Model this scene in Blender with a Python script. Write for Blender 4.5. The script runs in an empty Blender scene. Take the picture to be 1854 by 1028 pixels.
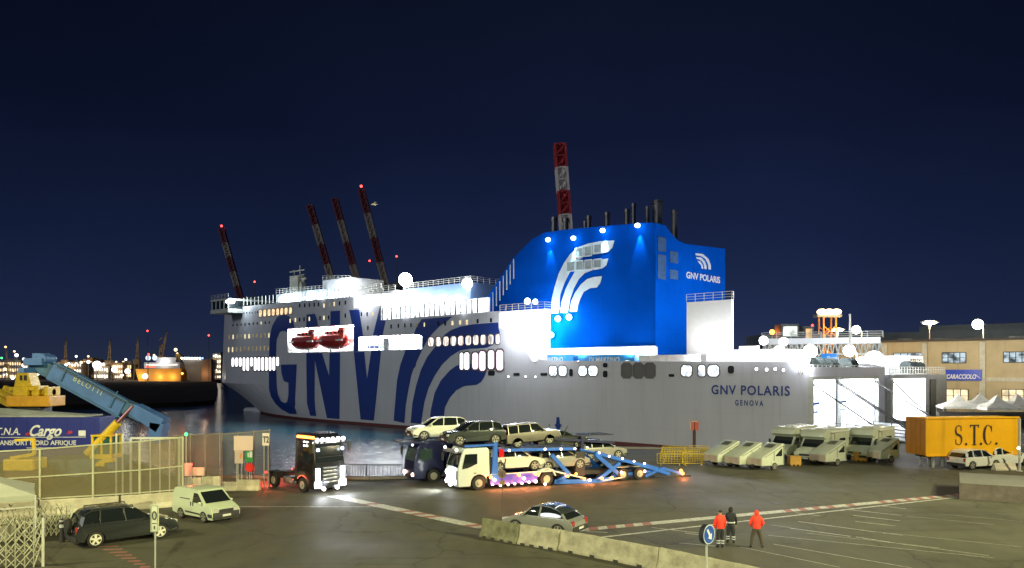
import bpy, bmesh, math, random
from mathutils import Vector, Matrix, Euler
RR = random.Random(11)
SC = bpy.context.scene
COL = SC.collection
PI = math.pi
# ---------------------------------------------------------------- camera
CAMH, F, CX, HY = 8.3, 1455.0, 927.0, 670.0      # metres above the quay, focal length and horizon of the photograph
cd = bpy.data.cameras.new("camera"); cam = bpy.data.objects.new("camera", cd); COL.objects.link(cam)
cam.location = (0, 0, CAMH); cam.rotation_euler = (PI/2, 0, 0)
cd.sensor_width = 36; cd.lens = 36*F/1854; cd.shift_y = (HY-514)/1854; cd.clip_end = 5000; cd.clip_start = .5
SC.camera = cam
# ---------------------------------------------------------------- sky
w = bpy.data.worlds.new("World"); SC.world = w; w.use_nodes = True
nt = w.node_tree; nt.nodes.clear()
out = nt.nodes.new("ShaderNodeOutputWorld"); bg = nt.nodes.new("ShaderNodeBackground")
tc = nt.nodes.new("ShaderNodeTexCoord"); sx = nt.nodes.new("ShaderNodeSeparateXYZ"); cr = nt.nodes.new("ShaderNodeValToRGB")
cr.color_ramp.elements[0].position = 0.0; cr.color_ramp.elements[0].color = (.023, .033, .068, 1)
cr.color_ramp.elements[1].position = 0.5; cr.color_ramp.elements[1].color = (.0025, .0043, .0102, 1)
for p, c in ((.06, (.014, .023, .066, 1)), (.15, (.008, .0145, .047, 1)), (.28, (.0042, .0071, .0245, 1))):
    e = cr.color_ramp.elements.new(p); e.color = c
nt.links.new(tc.outputs["Generated"], sx.inputs[0]); nt.links.new(sx.outputs["Z"], cr.inputs[0])
cn = nt.nodes.new("ShaderNodeTexNoise"); cn.inputs["Scale"].default_value = 2.2; cn.inputs["Detail"].default_value = 5; nt.links.new(tc.outputs["Generated"], cn.inputs["Vector"])
cm_ = nt.nodes.new("ShaderNodeMapRange"); cm_.inputs[1].default_value = .3; cm_.inputs[2].default_value = .7; cm_.inputs[3].default_value = .72; cm_.inputs[4].default_value = 1.0; nt.links.new(cn.outputs[0], cm_.inputs[0])
nt.links.new(cr.outputs[0], bg.inputs[0]); 
ax_ = nt.nodes.new("ShaderNodeMath"); ax_.operation = 'SUBTRACT'; ax_.inputs[1].default_value = .1; nt.links.new(sx.outputs["X"], ax_.inputs[0])
ab_ = nt.nodes.new("ShaderNodeMath"); ab_.operation = 'ABSOLUTE'; nt.links.new(ax_.outputs[0], ab_.inputs[0])
mg_ = nt.nodes.new("ShaderNodeMapRange"); mg_.interpolation_type = 'SMOOTHSTEP'; mg_.inputs[1].default_value = 0; mg_.inputs[2].default_value = .5; mg_.inputs[3].default_value = 1.5; mg_.inputs[4].default_value = .92; nt.links.new(ab_.outputs[0], mg_.inputs[0])
mm_ = nt.nodes.new("ShaderNodeMath"); mm_.operation = 'MULTIPLY'; nt.links.new(cm_.outputs[0], mm_.inputs[0]); nt.links.new(mg_.outputs[0], mm_.inputs[1]); nt.links.new(mm_.outputs[0], bg.inputs[1])
nt.links.new(bg.outputs[0], out.inputs[0])
SC.view_settings.view_transform = 'Standard'; SC.view_settings.look = 'None'
SC.view_settings.exposure = 0; SC.view_settings.gamma = 1
SC.cycles.use_denoising = True
try: SC.cycles.denoiser = 'OPENIMAGEDENOISE'
except Exception: pass
SC.cycles.sample_clamp_indirect = 40; SC.cycles.sample_clamp_direct = 0
SC.cycles.max_bounces = 5; SC.cycles.diffuse_bounces = 3; SC.cycles.glossy_bounces = 3; SC.cycles.transparent_max_bounces = 16
SC.cycles.caustics_reflective = False; SC.cycles.caustics_refractive = False
# dim wide light that reaches the ship's side (added fill from behind the viewer, no such source at night)
sd = bpy.data.lights.new("fill_sun", 'SUN'); sd.energy = .60; sd.angle = math.radians(12); sd.color = (.93, .97, 1)
so = bpy.data.objects.new("fill_sun", sd); COL.objects.link(so)
so.rotation_euler = Vector((.82, .52, -.33)).to_track_quat('-Z', 'Y').to_euler()
# flood light masts of the quay, outside the frame; the last one is added
def flood(loc, tgt, power, col, ang, blend=.6, rad=.6):
    d = bpy.data.lights.new("unseen_floodlight", 'SPOT'); d.energy = power; d.color = col
    d.spot_size = math.radians(ang); d.spot_blend = blend; d.shadow_soft_size = rad
    o = bpy.data.objects.new("unseen_floodlight", d); COL.objects.link(o); o.location = loc
    o.rotation_euler = (Vector(tgt)-Vector(loc)).to_track_quat('-Z', 'Y').to_euler()
OLV = (1, .95, .50); WRM = (1, .86, .55)
flood((58, 14, 28), (17, 34, 0), 250000, OLV, 70)
flood((-4, -14, 24), (-8, 30, 0), 98000, (1, .97, .50), 76)
flood((62, 48, 24), (36, 62, 0), 60000, (1, .90, .55), 80)
flood((-44, 24, 22), (-22, 46, 0), 46000, (1, .90, .48), 95)
flood((84, 58, 22), (50, 110, 3), 60000, (1, .97, .9), 46)  # added to brighten the stern, no mast known there

# ---------------------------------------------------------------- helpers
def link(o, parent=None):
    COL.objects.link(o)
    if parent is not None: o.parent = parent
    return o
def tag(o, label=None, cat=None, group=None, kind=None):
    if label: o['label'] = label
    if cat: o['category'] = cat
    if group: o['group'] = group
    if kind: o['kind'] = kind
    return o
def empty(name, loc=(0, 0, 0), rz=0, label=None, cat=None, group=None, parent=None):
    o = bpy.data.objects.new(name, None); link(o, parent); o.location = loc; o.rotation_euler = (0, 0, rz)
    o.empty_display_size = .3
    return tag(o, label, cat, group)
def copy_tree(o, parent=None):
    c = o.copy(); COL.objects.link(c)
    if parent is not None: c.parent = parent
    for ch in list(o.children): copy_tree(ch, c)
    return c
def copy_at(o, loc, rz=0, label=None, sc=None):
    c = copy_tree(o); c.location = loc; c.rotation_euler = (0, 0, rz)
    if label: c['label'] = label
    if sc: c.scale = (sc, sc, sc)
    return c
class MB:
    def __init__(s): s.v = []; s.f = []
    def add(s, vs, fs, M=None):
        n = len(s.v)
        s.v += [tuple(M @ Vector(p)) for p in vs] if M is not None else [tuple(p) for p in vs]
        s.f += [tuple(i+n for i in f) for f in fs]; return s
    def box(s, c, d, M=None, tx=1, ty=1):
        x, y, z = d[0]/2, d[1]/2, d[2]/2
        vs = [(c[0]-x, c[1]-y, c[2]-z), (c[0]+x, c[1]-y, c[2]-z), (c[0]+x, c[1]+y, c[2]-z), (c[0]-x, c[1]+y, c[2]-z),
              (c[0]-x*tx, c[1]-y*ty, c[2]+z), (c[0]+x*tx, c[1]-y*ty, c[2]+z), (c[0]+x*tx, c[1]+y*ty, c[2]+z), (c[0]-x*tx, c[1]+y*ty, c[2]+z)]
        return s.add(vs, [(3, 2, 1, 0), (4, 5, 6, 7), (0, 1, 5, 4), (1, 2, 6, 5), (2, 3, 7, 6), (3, 0, 4, 7)], M)
    def bx(s, x0, x1, y0, y1, z0, z1): return s.box(((x0+x1)/2, (y0+y1)/2, (z0+z1)/2), (abs(x1-x0), abs(y1-y0), abs(z1-z0)))
    def cyl(s, p0, p1, r0, r1=None, n=10, caps=True):
        r1 = r0 if r1 is None else r1
        p0, p1 = Vector(p0), Vector(p1); d = (p1-p0)
        if d.length < 1e-6: return s
        q = d.to_track_quat('Z', 'Y'); a = q @ Vector((1, 0, 0)); b = q @ Vector((0, 1, 0)); vs = []
        for p, r in ((p0, r0), (p1, r1)):
            for i in range(n):
                t = 2*PI*i/n; vs.append(p+a*(r*math.cos(t))+b*(r*math.sin(t)))
        fs = [(i, (i+1) % n, n+(i+1) % n, n+i) for i in range(n)]
        if caps: fs += [tuple(reversed(range(n))), tuple(range(n, 2*n))]
        return s.add(vs, fs)
    def bar(s, p0, p1, w, h=None):
        h = w if h is None else h
        p0, p1 = Vector(p0), Vector(p1); d = p1-p0
        if d.length < 1e-6: return s
        t = d.normalized(); up = Vector((0, 0, 1)) if abs(t.z) < .95 else Vector((1, 0, 0))
        a = t.cross(up).normalized()*(w/2); b = a.cross(t).normalized()*(h/2); vs = []
        for p in (p0, p1): vs += [p-a-b, p+a-b, p+a+b, p-a+b]
        return s.add(vs, [(3, 2, 1, 0), (4, 5, 6, 7), (0, 1, 5, 4), (1, 2, 6, 5), (2, 3, 7, 6), (3, 0, 4, 7)])
    def ball(s, c, r, n=12, m=8, sz=1):
        vs = [(c[0], c[1], c[2]+r*sz)]
        for j in range(1, m):
            ph = PI*j/m
            for i in range(n):
                t = 2*PI*i/n; vs.append((c[0]+r*math.sin(ph)*math.cos(t), c[1]+r*math.sin(ph)*math.sin(t), c[2]+r*sz*math.cos(ph)))
        vs.append((c[0], c[1], c[2]-r*sz)); fs = [(0, 1+i, 1+(i+1) % n) for i in range(n)]
        for j in range(m-2):
            for i in range(n):
                a = 1+j*n+i; b = 1+j*n+(i+1) % n; fs.append((a, a+n, b+n, b))
        k = 1+(m-2)*n; fs += [(k+(i+1) % n, k+i, len(vs)-1) for i in range(n)]
        return s.add(vs, fs)
    def prism(s, pts, h0, h1=None, fn=None, M=None):
        """pts: (x,z) outline; extruded along y between -h and +h; fn(z)->half width for a tapered body"""
        n = len(pts); vs = []
        for sg in (-1, 1):
            for x, z in pts:
                hh = fn(z) if fn else (h1 if (h1 is not None and sg > 0) else h0)
                if fn: vs.append((x, sg*hh, z))
                else: vs.append((x, (h0 if sg < 0 else h1), z))
        fs = [tuple(range(n)), tuple(reversed(range(n, 2*n)))]+[(i+n, (i+1) % n+n, (i+1) % n, i) for i in range(n)]
        return s.add(vs, fs, M)
    def build(s, name, mat, parent=None, bevel=0, smooth=False, seg=2):
        me = bpy.data.meshes.new(name); me.from_pydata(s.v, [], s.f)
        bm = bmesh.new(); bm.from_mesh(me)
        bmesh.ops.recalc_face_normals(bm, faces=bm.faces)
        if bevel:
            ed = [e for e in bm.edges if len(e.link_faces) == 2 and e.calc_face_angle(0) > .35]
            try: bmesh.ops.bevel(bm, geom=ed, offset=bevel, segments=seg, profile=.6, affect='EDGES', clamp_overlap=True)
            except Exception: pass
        bm.to_mesh(me); bm.free()
        if smooth:
            for p in me.polygons: p.use_smooth = True
            try: me.set_sharp_from_angle(angle=math.radians(35))
            except Exception: pass
        me.materials.append(mat)
        o = bpy.data.objects.new(name, me); link(o, parent); return o
def rail(mb, p0, p1, h=1.1, step=1.5, r=.035, bars=3):
    p0, p1 = Vector(p0), Vector(p1); L = (p1-p0).length; n = max(1, int(L/step))
    for i in range(n+1):
        p = p0.lerp(p1, i/n); mb.bar(p, p+Vector((0, 0, h)), r*2)
    for k in range(bars):
        z = Vector((0, 0, h*(k+1)/bars)); mb.bar(p0+z, p1+z, r*1.6)
# ---------------------------------------------------------------- materials
MATS = {}
def pm(name, col, rough=.6, metal=0, var=.18, scale=1.5, bump=0, bscale=20, coat=0, stretch=None, spec=.5, alpha=None, seam=None, streak=0):
    if name in MATS: return MATS[name]
    m = bpy.data.materials.new(name); m.use_nodes = True; t = m.node_tree; b = t.nodes["Principled BSDF"]
    b.inputs["Roughness"].default_value = rough; b.inputs["Metallic"].default_value = metal
    b.inputs["Coat Weight"].default_value = coat; b.inputs["Specular IOR Level"].default_value = spec
    tcn = t.nodes.new("ShaderNodeTexCoord"); mp = t.nodes.new("ShaderNodeMapping")
    if stretch: mp.inputs["Scale"].default_value = stretch
    t.links.new(tcn.outputs["Object"], mp.inputs[0])
    nz = t.nodes.new("ShaderNodeTexNoise"); nz.inputs["Scale"].default_value = scale; nz.inputs["Detail"].default_value = 6; nz.inputs["Roughness"].default_value = .65
    t.links.new(mp.outputs[0], nz.inputs["Vector"])
    mr = t.nodes.new("ShaderNodeMapRange"); mr.inputs[1].default_value = .3; mr.inputs[2].default_value = .7
    mr.inputs[3].default_value = 1-var; mr.inputs[4].default_value = 1+var; t.links.new(nz.outputs[0], mr.inputs[0])
    mx = t.nodes.new("ShaderNodeVectorMath"); mx.operation = 'SCALE'; mx.inputs[0].default_value = col[:3]
    t.links.new(mx.outputs[0], b.inputs["Base Color"]); fac = mr.outputs[0]
    def mth(op, a, c=None):
        n_ = t.nodes.new("ShaderNodeMath"); n_.operation = op
        for i_, q_ in enumerate((a, c)):
            if q_ is None: continue
            if isinstance(q_, (int, float)): n_.inputs[i_].default_value = q_
            else: t.links.new(q_, n_.inputs[i_])
        return n_.outputs[0]
    if seam:
        sp_ = t.nodes.new("ShaderNodeSeparateXYZ"); t.links.new(tcn.outputs["Object"], sp_.inputs[0])
        for ax_, d_, w_ in ((1, seam[0], .012), (2, seam[1], .03)):
            fr_ = mth('FRACT', mth('DIVIDE', sp_.outputs[ax_], d_)); ln_ = mth('LESS_THAN', fr_, w_); fac = mth('MULTIPLY', fac, mth('SUBTRACT', 1.0, mth('MULTIPLY', ln_, seam[2])))
    if streak:
        m3 = t.nodes.new("ShaderNodeMapping"); m3.inputs["Scale"].default_value = (1, 1.3, .09); t.links.new(tcn.outputs["Object"], m3.inputs[0])
        n3 = t.nodes.new("ShaderNodeTexNoise"); n3.inputs["Scale"].default_value = 1; n3.inputs["Detail"].default_value = 5; t.links.new(m3.outputs[0], n3.inputs["Vector"])
        r3_ = t.nodes.new("ShaderNodeMapRange"); r3_.inputs[1].default_value = .56; r3_.inputs[2].default_value = .75; r3_.inputs[3].default_value = 1; r3_.inputs[4].default_value = 1-streak; t.links.new(n3.outputs[0], r3_.inputs[0])
        fac = mth('MULTIPLY', fac, r3_.outputs[0])
    t.links.new(fac, mx.inputs["Scale"])
    if bump:
        n2 = t.nodes.new("ShaderNodeTexNoise"); n2.inputs["Scale"].default_value = bscale; n2.inputs["Detail"].default_value = 4
        t.links.new(tcn.outputs["Object"], n2.inputs["Vector"])
        bp = t.nodes.new("ShaderNodeBump"); bp.inputs["Strength"].default_value = bump; bp.inputs["Distance"].default_value = .02
        t.links.new(n2.outputs[0], bp.inputs["Height"]); t.links.new(bp.outputs[0], b.inputs["Normal"])
    if alpha is not None: b.inputs["Alpha"].default_value = alpha
    MATS[name] = m; return m
def em(name, col, s, var=0, scale=2, sample=False, dark=None, stretch=None):
    if name in MATS: return MATS[name]
    m = bpy.data.materials.new(name); m.use_nodes = True; t = m.node_tree; t.nodes.clear()
    o = t.nodes.new("ShaderNodeOutputMaterial"); e = t.nodes.new("ShaderNodeEmission"); e.inputs[0].default_value = (*col, 1); e.inputs[1].default_value = s
    t.links.new(e.outputs[0], o.inputs[0])
    if var:
        tcn = t.nodes.new("ShaderNodeTexCoord"); mp = t.nodes.new("ShaderNodeMapping")
        if stretch: mp.inputs["Scale"].default_value = stretch
        t.links.new(tcn.outputs["Object"], mp.inputs[0])
        nz = t.nodes.new("ShaderNodeTexNoise"); nz.inputs["Scale"].default_value = scale; nz.inputs["Detail"].default_value = 3
        t.links.new(mp.outputs[0], nz.inputs["Vector"])
        mr = t.nodes.new("ShaderNodeMapRange"); mr.inputs[1].default_value = .38; mr.inputs[2].default_value = .58
        mr.inputs[3].default_value = s*(1-var); mr.inputs[4].default_value = s; t.links.new(nz.outputs[0], mr.inputs[0]); t.links.new(mr.outputs[0], e.inputs[1])
    m.cycles.emission_sampling = 'AUTO' if sample else 'NONE'
    MATS[name] = m; return m
def meshmat(name, col, cell=.12, thick=.16, alpha_fill=.25):
    """wire netting: thin wires with openings between them"""
    if name in MATS: return MATS[name]
    m = bpy.data.materials.new(name); m.use_nodes = True; t = m.node_tree; b = t.nodes["Principled BSDF"]
    b.inputs["Base Color"].default_value = (*col, 1); b.inputs["Roughness"].default_value = .6; b.inputs["Alpha"].default_value = alpha_fill
    MATS[name] = m; return m
white = pm("white_paint", (.72, .73, .72), .35, var=.05, coat=.3)
wcar = pm("white_car_paint", (.66, .68, .6), .28, var=.03, coat=.6)
vanw = pm("pale_van_paint", (.52, .60, .42), .35, var=.04, coat=.5)
blackp = pm("black_paint", (.012, .012, .014), .2, var=.1, coat=.8)
darkcar = pm("dark_grey_car_paint", (.05, .06, .06), .25, metal=.3, var=.05, coat=.7)
navy = pm("navy_truck_paint", (.012, .016, .07), .35, var=.1, coat=.4)
silver = pm("silver_car_paint", (.34, .35, .32), .3, metal=.4, var=.04, coat=.6)
bronze = pm("taupe_car_paint", (.20, .185, .15), .3, metal=.3, var=.04, coat=.6)
glass = pm("dark_glass", (.012, .016, .018), .03, var=.05, spec=.8)
rubber = pm("rubber", (.018, .018, .018), .8, var=.2)
plastic = pm("black_plastic", (.025, .025, .026), .6, var=.15)
rimm = pm("alloy_rim", (.45, .44, .38), .35, metal=.6, var=.1)
steel = pm("galvanised_steel", (.42, .44, .40), .5, metal=.3, var=.15)
pipew = pm("pale_rail_paint", (.55, .56, .5), .5, var=.12)
blues = pm("blue_steel", (.02, .13, .60), .4, var=.15, coat=.3)
yel = pm("yellow_machine_paint", (.62, .42, .02), .45, var=.22, scale=3)
chrome = pm("chrome", (.55, .56, .58), .2, metal=.9, var=.05)
conc = pm("concrete", (.36, .34, .24), .85, var=.35, scale=2.2, bump=.6, bscale=14)
concp = pm("pale_concrete", (.50, .46, .34), .85, var=.2, scale=1.8, bump=.4)
redp = pm("red_paint", (.55, .03, .02), .5, var=.1)
skin_m = pm("skin", (.45, .26, .18), .6, var=.05)
E_white = em("lamp_white", (.92, .96, 1), 14)
E_cool = em("lamp_cool", (.75, .88, 1), 12)
E_flood = em("lamp_floodlight", (.93, .97, 1), 120, sample=True)
E_globe = em("lamp_globe", (.95, .97, 1), 22)
E_farw = em("far_lamp_white", (.95, .97, 1), 3.5)
E_farwarm = em("far_lamp_warm", (1, .72, .38), 2.6)
E_warm = em("lamp_warm", (1, .72, .38), 9)
E_or = em("marker_orange", (1, .22, .03), 14)
E_red = em("marker_red", (1, .04, .03), 10)
E_pinkw = em("lamp_pink_white", (1, .62, .5), 12)
def point(parent, loc, power, col=(1, 1, 1), rad=.25, name="lamp_light"):
    d = bpy.data.lights.new(name, 'POINT'); d.energy = power; d.color = col; d.shadow_soft_size = rad
    o = bpy.data.objects.new(name, d); link(o, parent); o.location = loc; return o
def spot(parent, loc, dr, power, ang, col=(1, 1, 1), rad=.1, blend=.5, name="lamp_light"):
    d = bpy.data.lights.new(name, 'SPOT'); d.energy = power; d.color = col; d.shadow_soft_size = rad
    d.spot_size = math.radians(ang); d.spot_blend = blend
    o = bpy.data.objects.new(name, d); link(o, parent); o.location = loc
    o.rotation_euler = Vector(dr).to_track_quat('-Z', 'Y').to_euler(); return o
def text(body, name, mat, parent, M, size=1, shear=0, extr=.01, off=0, space=1, align='LEFT', sx=1, fn=None):
    c = bpy.data.curves.new(name, 'FONT'); c.body = body; c.size = size; c.shear = shear; c.extrude = extr; c.offset = off
    c.space_character = space; c.align_x = align; c.resolution_u = 4
    o = bpy.data.objects.new(name, c); COL.objects.link(o)
    dg = bpy.context.evaluated_depsgraph_get(); me = bpy.data.meshes.new_from_object(o.evaluated_get(dg))
    bpy.data.objects.remove(o); bpy.data.curves.remove(c)
    for v in me.vertices:
        p = M @ Vector((v.co.x*sx, v.co.y, v.co.z)); v.co = fn(p) if fn else p
    me.materials.clear(); me.materials.append(mat)
    ob = bpy.data.objects.new(name, me); link(ob, parent); return ob
# picture measurements -> places
def W(px, py, Y, z0=0): return Vector(((px-CX)/F*Y, Y, CAMH-(py-HY)/F*Y))
def G(px, py, z=0):
    Y = F*(CAMH-z)/(py-HY); return Vector(((px-CX)/F*Y, Y, z))
def on_plane(px, py, o, n):
    d = Vector(((px-CX)/F, 1, -(py-HY)/F)); c = Vector((0, 0, CAMH)); t = (Vector(o)-c).dot(n)/d.dot(n); return c+d*t
WATER = -2.7
# ================================================================ setting
def asphalt():
    m = bpy.data.materials.new("asphalt"); m.use_nodes = True; t = m.node_tree; b = t.nodes["Principled BSDF"]
    tcn = t.nodes.new("ShaderNodeTexCoord")
    def nz(scale, det=5, st=None):
        mp = t.nodes.new("ShaderNodeMapping"); t.links.new(tcn.outputs["Object"], mp.inputs[0])
        if st: mp.inputs["Scale"].default_value = st
        n = t.nodes.new("ShaderNodeTexNoise"); n.inputs["Scale"].default_value = scale; n.inputs["Detail"].default_value = det; t.links.new(mp.outputs[0], n.inputs["Vector"]); return n
    a = nz(.12, 4); c = nz(1.1, 8, (1, .35, 1)); f = nz(35, 3)
    r = t.nodes.new("ShaderNodeValToRGB"); r.color_ramp.elements[0].color = (.060, .061, .047, 1); r.color_ramp.elements[1].color = (.108, .104, .076, 1)
    r.color_ramp.elements[0].position = .3; r.color_ramp.elements[1].position = .7
    ad = t.nodes.new("ShaderNodeMath"); ad.operation = 'MULTIPLY_ADD'; ad.inputs[1].default_value = .45; t.links.new(c.outputs[0], ad.inputs[0])
    m2 = t.nodes.new("ShaderNodeMath"); m2.operation = 'MULTIPLY'; m2.inputs[1].default_value = .6; t.links.new(a.outputs[0], m2.inputs[0]); t.links.new(m2.outputs[0], ad.inputs[2])
    t.links.new(ad.outputs[0], r.inputs[0])
    mx = t.nodes.new("ShaderNodeMix"); mx.data_type = 'RGBA'; mx.blend_type = 'MULTIPLY'; mx.inputs[0].default_value = .8
    def ml(a_, lo, hi, v0, v1):
        q = t.nodes.new("ShaderNodeMapRange"); q.inputs[1].default_value = lo; q.inputs[2].default_value = hi; q.inputs[3].default_value = v0; q.inputs[4].default_value = v1; t.links.new(a_, q.inputs[0]); return q.outputs[0]
    def mul(a_, b_): q = t.nodes.new("ShaderNodeMath"); q.operation = 'MULTIPLY'; t.links.new(a_, q.inputs[0]); t.links.new(b_, q.inputs[1]); return q.outputs[0]
    st1 = ml(nz(.55, 3).outputs[0], .62, .72, 1, .62); st2 = ml(nz(2.3, 2).outputs[0], .68, .74, 1, .6)
    ty = nz(1.4, 3, (.05, 1.0, 1)); ty1 = ml(ty.outputs[0], .57, .68, 1, .78)
    vo = t.nodes.new("ShaderNodeTexVoronoi"); vo.feature = 'DISTANCE_TO_EDGE'; vo.inputs["Scale"].default_value = .11
    dn = nz(.5, 4); va = t.nodes.new("ShaderNodeVectorMath"); va.operation = 'ADD'; vs_n = t.nodes.new("ShaderNodeVectorMath"); vs_n.operation = 'SCALE'; vs_n.inputs["Scale"].default_value = 1.8
    t.links.new(dn.outputs["Color"], vs_n.inputs[0]); t.links.new(tcn.outputs["Object"], va.inputs[0]); t.links.new(vs_n.outputs[0], va.inputs[1]); t.links.new(va.outputs[0], vo.inputs["Vector"])
    ck = ml(vo.outputs["Distance"], .004, .010, .62, 1)
    wear = mul(mul(st1, st2), mul(ty1, ck))
    r2 = t.nodes.new("ShaderNodeMapRange"); r2.inputs[1].default_value = .3; r2.inputs[2].default_value = .7; r2.inputs[3].default_value = .75; r2.inputs[4].default_value = 1.28
    t.links.new(f.outputs[0], r2.inputs[0]); t.links.new(r.outputs[0], mx.inputs[6]); t.links.new(r2.outputs[0], mx.inputs[7]) if False else t.links.new(mul(r2.outputs[0], wear), mx.inputs[7]); t.links.new(mx.outputs[2], b.inputs["Base Color"])
    r3 = t.nodes.new("ShaderNodeMapRange"); r3.inputs[1].default_value = .35; r3.inputs[2].default_value = .65; r3.inputs[3].default_value = .55; r3.inputs[4].default_value = .82; b.inputs['Specular IOR Level'].default_value = .22
    t.links.new(a.outputs[0], r3.inputs[0]); t.links.new(r3.outputs[0], b.inputs["Roughness"])
    bp = t.nodes.new("ShaderNodeBump"); bp.inputs["Strength"].default_value = .5; bp.inputs["Distance"].default_value = .02
    t.links.new(f.outputs[0], bp.inputs["Height"]); t.links.new(bp.outputs[0], b.inputs["Normal"]); return m
ASPH = asphalt()
def watermat():
    m = bpy.data.materials.new("sea_water"); m.use_nodes = True; t = m.node_tree; b = t.nodes["Principled BSDF"]
    b.inputs["Base Color"].default_value = (.012, .045, .06, 1); b.inputs["Roughness"].default_value = .05; b.inputs["IOR"].default_value = 1.33
    tcn = t.nodes.new("ShaderNodeTexCoord"); mp = t.nodes.new("ShaderNodeMapping"); t.links.new(tcn.outputs["Object"], mp.inputs[0])
    n1 = t.nodes.new("ShaderNodeTexNoise"); n1.inputs["Scale"].default_value = 1.5; n1.inputs["Detail"].default_value = 5; n1.inputs["Roughness"].default_value = .6
    n2 = t.nodes.new("ShaderNodeTexNoise"); n2.inputs["Scale"].default_value = .22; n2.inputs["Detail"].default_value = 2
    t.links.new(mp.outputs[0], n1.inputs["Vector"]); t.links.new(mp.outputs[0], n2.inputs["Vector"])
    b1 = t.nodes.new("ShaderNodeBump"); b1.inputs["Strength"].default_value = 1; b1.inputs["Distance"].default_value = .10; t.links.new(n1.outputs[0], b1.inputs["Height"])
    b2 = t.nodes.new("ShaderNodeBump"); b2.inputs["Strength"].default_value = 1; b2.inputs["Distance"].default_value = .2; t.links.new(n2.outputs[0], b2.inputs["Height"])
    t.links.new(b1.outputs[0], b2.inputs["Normal"]); t.links.new(b2.outputs[0], b.inputs["Normal"]); return m
mb = MB(); mb.add([(-1500, -60, WATER), (1500, -60, WATER), (1500, 2600, WATER), (-1500, 2600, WATER)], [(0, 1, 2, 3)])
tag(mb.build("water", watermat()), kind="structure")
EDGE = [(-200, 130), (-62, 92), (-34, 72), (-26, 62.5), (-10.8, 61.2), (-4, 62.5), (4, 74), (10.5, 85.5), (24.9, 82.6), (38.7, 95.9), (75.5, 134.8), (150, 130), (200, 220), (400, 220), (400, -60), (-200, -60)]
mb = MB(); n = len(EDGE)
mb.add([(x, y, 0) for x, y in EDGE]+[(x, y, WATER-1) for x, y in EDGE], [tuple(range(n))]+[(i, (i+1) % n, n+(i+1) % n, n+i) for i in range(n)])
tag(mb.build("quay", ASPH), kind="structure")
# quay edge kerb
mb = MB()
for i in range(1, 9):
    a = Vector((*EDGE[i], .06)); c = Vector((*EDGE[i+1], .06)); mb.bar(a, c, .55, .24)
tag(mb.build("kerb", pm("kerb_stone", (.22, .21, .18), .8, bump=.3)), kind="structure")
# painted markings
wl = pm("road_marking_white", (.44, .44, .39), .6, var=.55, scale=4); rl = pm("road_marking_red", (.30, .12, .10), .65, var=.3, scale=4)
def strip(mb, a, b, w, z=.004):
    a, b = Vector(a[:2]), Vector(b[:2]); t = (b-a).normalized(); nn = Vector((-t.y, t.x))*w/2
    mb.add([(*(a-nn), z), (*(b-nn), z), (*(b+nn), z), (*(a+nn), z)], [(0, 1, 2, 3)])
mbw, mbr = MB(), MB()
def hatched(p, q, w, seg, pat, z=.004):
    a, b = Vector(p[:2]), Vector(q[:2]); L = (b-a).length; t = (b-a)/L; nn = Vector((-t.y, t.x))*w/2; s = 0; i = 0
    while s < L-.01:
        e = min(L, s+seg); sk = t*.35; pa, pb = a+t*s, a+t*e; (mbw if pat(i, s/L) else mbr).add([(*(pa-nn), z), (*(pb-nn), z), (*(pb+nn+sk), z), (*(pa+nn+sk), z)], [(0, 1, 2, 3)]); s = e; i += 1
hatched(G(1010, 963), G(1735, 896), .72, .55, lambda i, f: (i % 2 == 0) if (f < .18 or .62 > f > .5 or f > .72) else (i % 9 != 0))
hatched(G(600, 897), G(885, 957), .85, .6, lambda i, f: (f < .5 and i % 8 != 7) or (.66 < f < .82) or i % 2 == 0)
strip(mbw, G(1040, 978), G(1737, 899.5), .2); strip(mbw, G(424, 917), G(705, 917.5), .11)
for a, c, wd in [((1060, 962), (1100, 964), .1), ((1440, 928), (1485, 934), .08), ((1180, 955), (1290, 968), .08), ((1240, 965), (1295, 972), .08), ((1230, 983), (1300, 989), .07), ((1445, 944), (1585, 963), .1), ((1430, 956), (1540, 971), .1),
    ((1545, 933), (1630, 943), .1), ((1530, 922), (1632, 933), .1), ((1548, 944), (1620, 952), .08), ((1596, 916), (1640, 921), .1), ((1550, 972), (1620, 983), .1), ((1598, 965), (1635, 969), .07), ((1395, 950), (1430, 955), .05),
    ((1390, 969), (1800, 1010), .05), ((1400, 985), (1650, 1028), .06), ((1340, 990), (1520, 1027), .05), ((1620, 983), (1790, 1006), .06), ((1640, 934), (1800, 950), .04), ((1460, 965), (1700, 992), .05), ((1700, 930), (1850, 944), .04), ((1560, 960), (1850, 990), .04),
    ((1500, 915), (1560, 922), .06)]:
    strip(mbw, G(*a), G(*c), wd)
for i in range(9):
    y = 990+i*5.2; strip(mbr, G(176+i*11, y), G(214+i*8.2, y-1.5+i*.2), .24)
tag(mbw.build("road_markings", wl), kind="structure"); tag(mbr.build("red_road_markings", rl), kind="structure")

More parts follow.
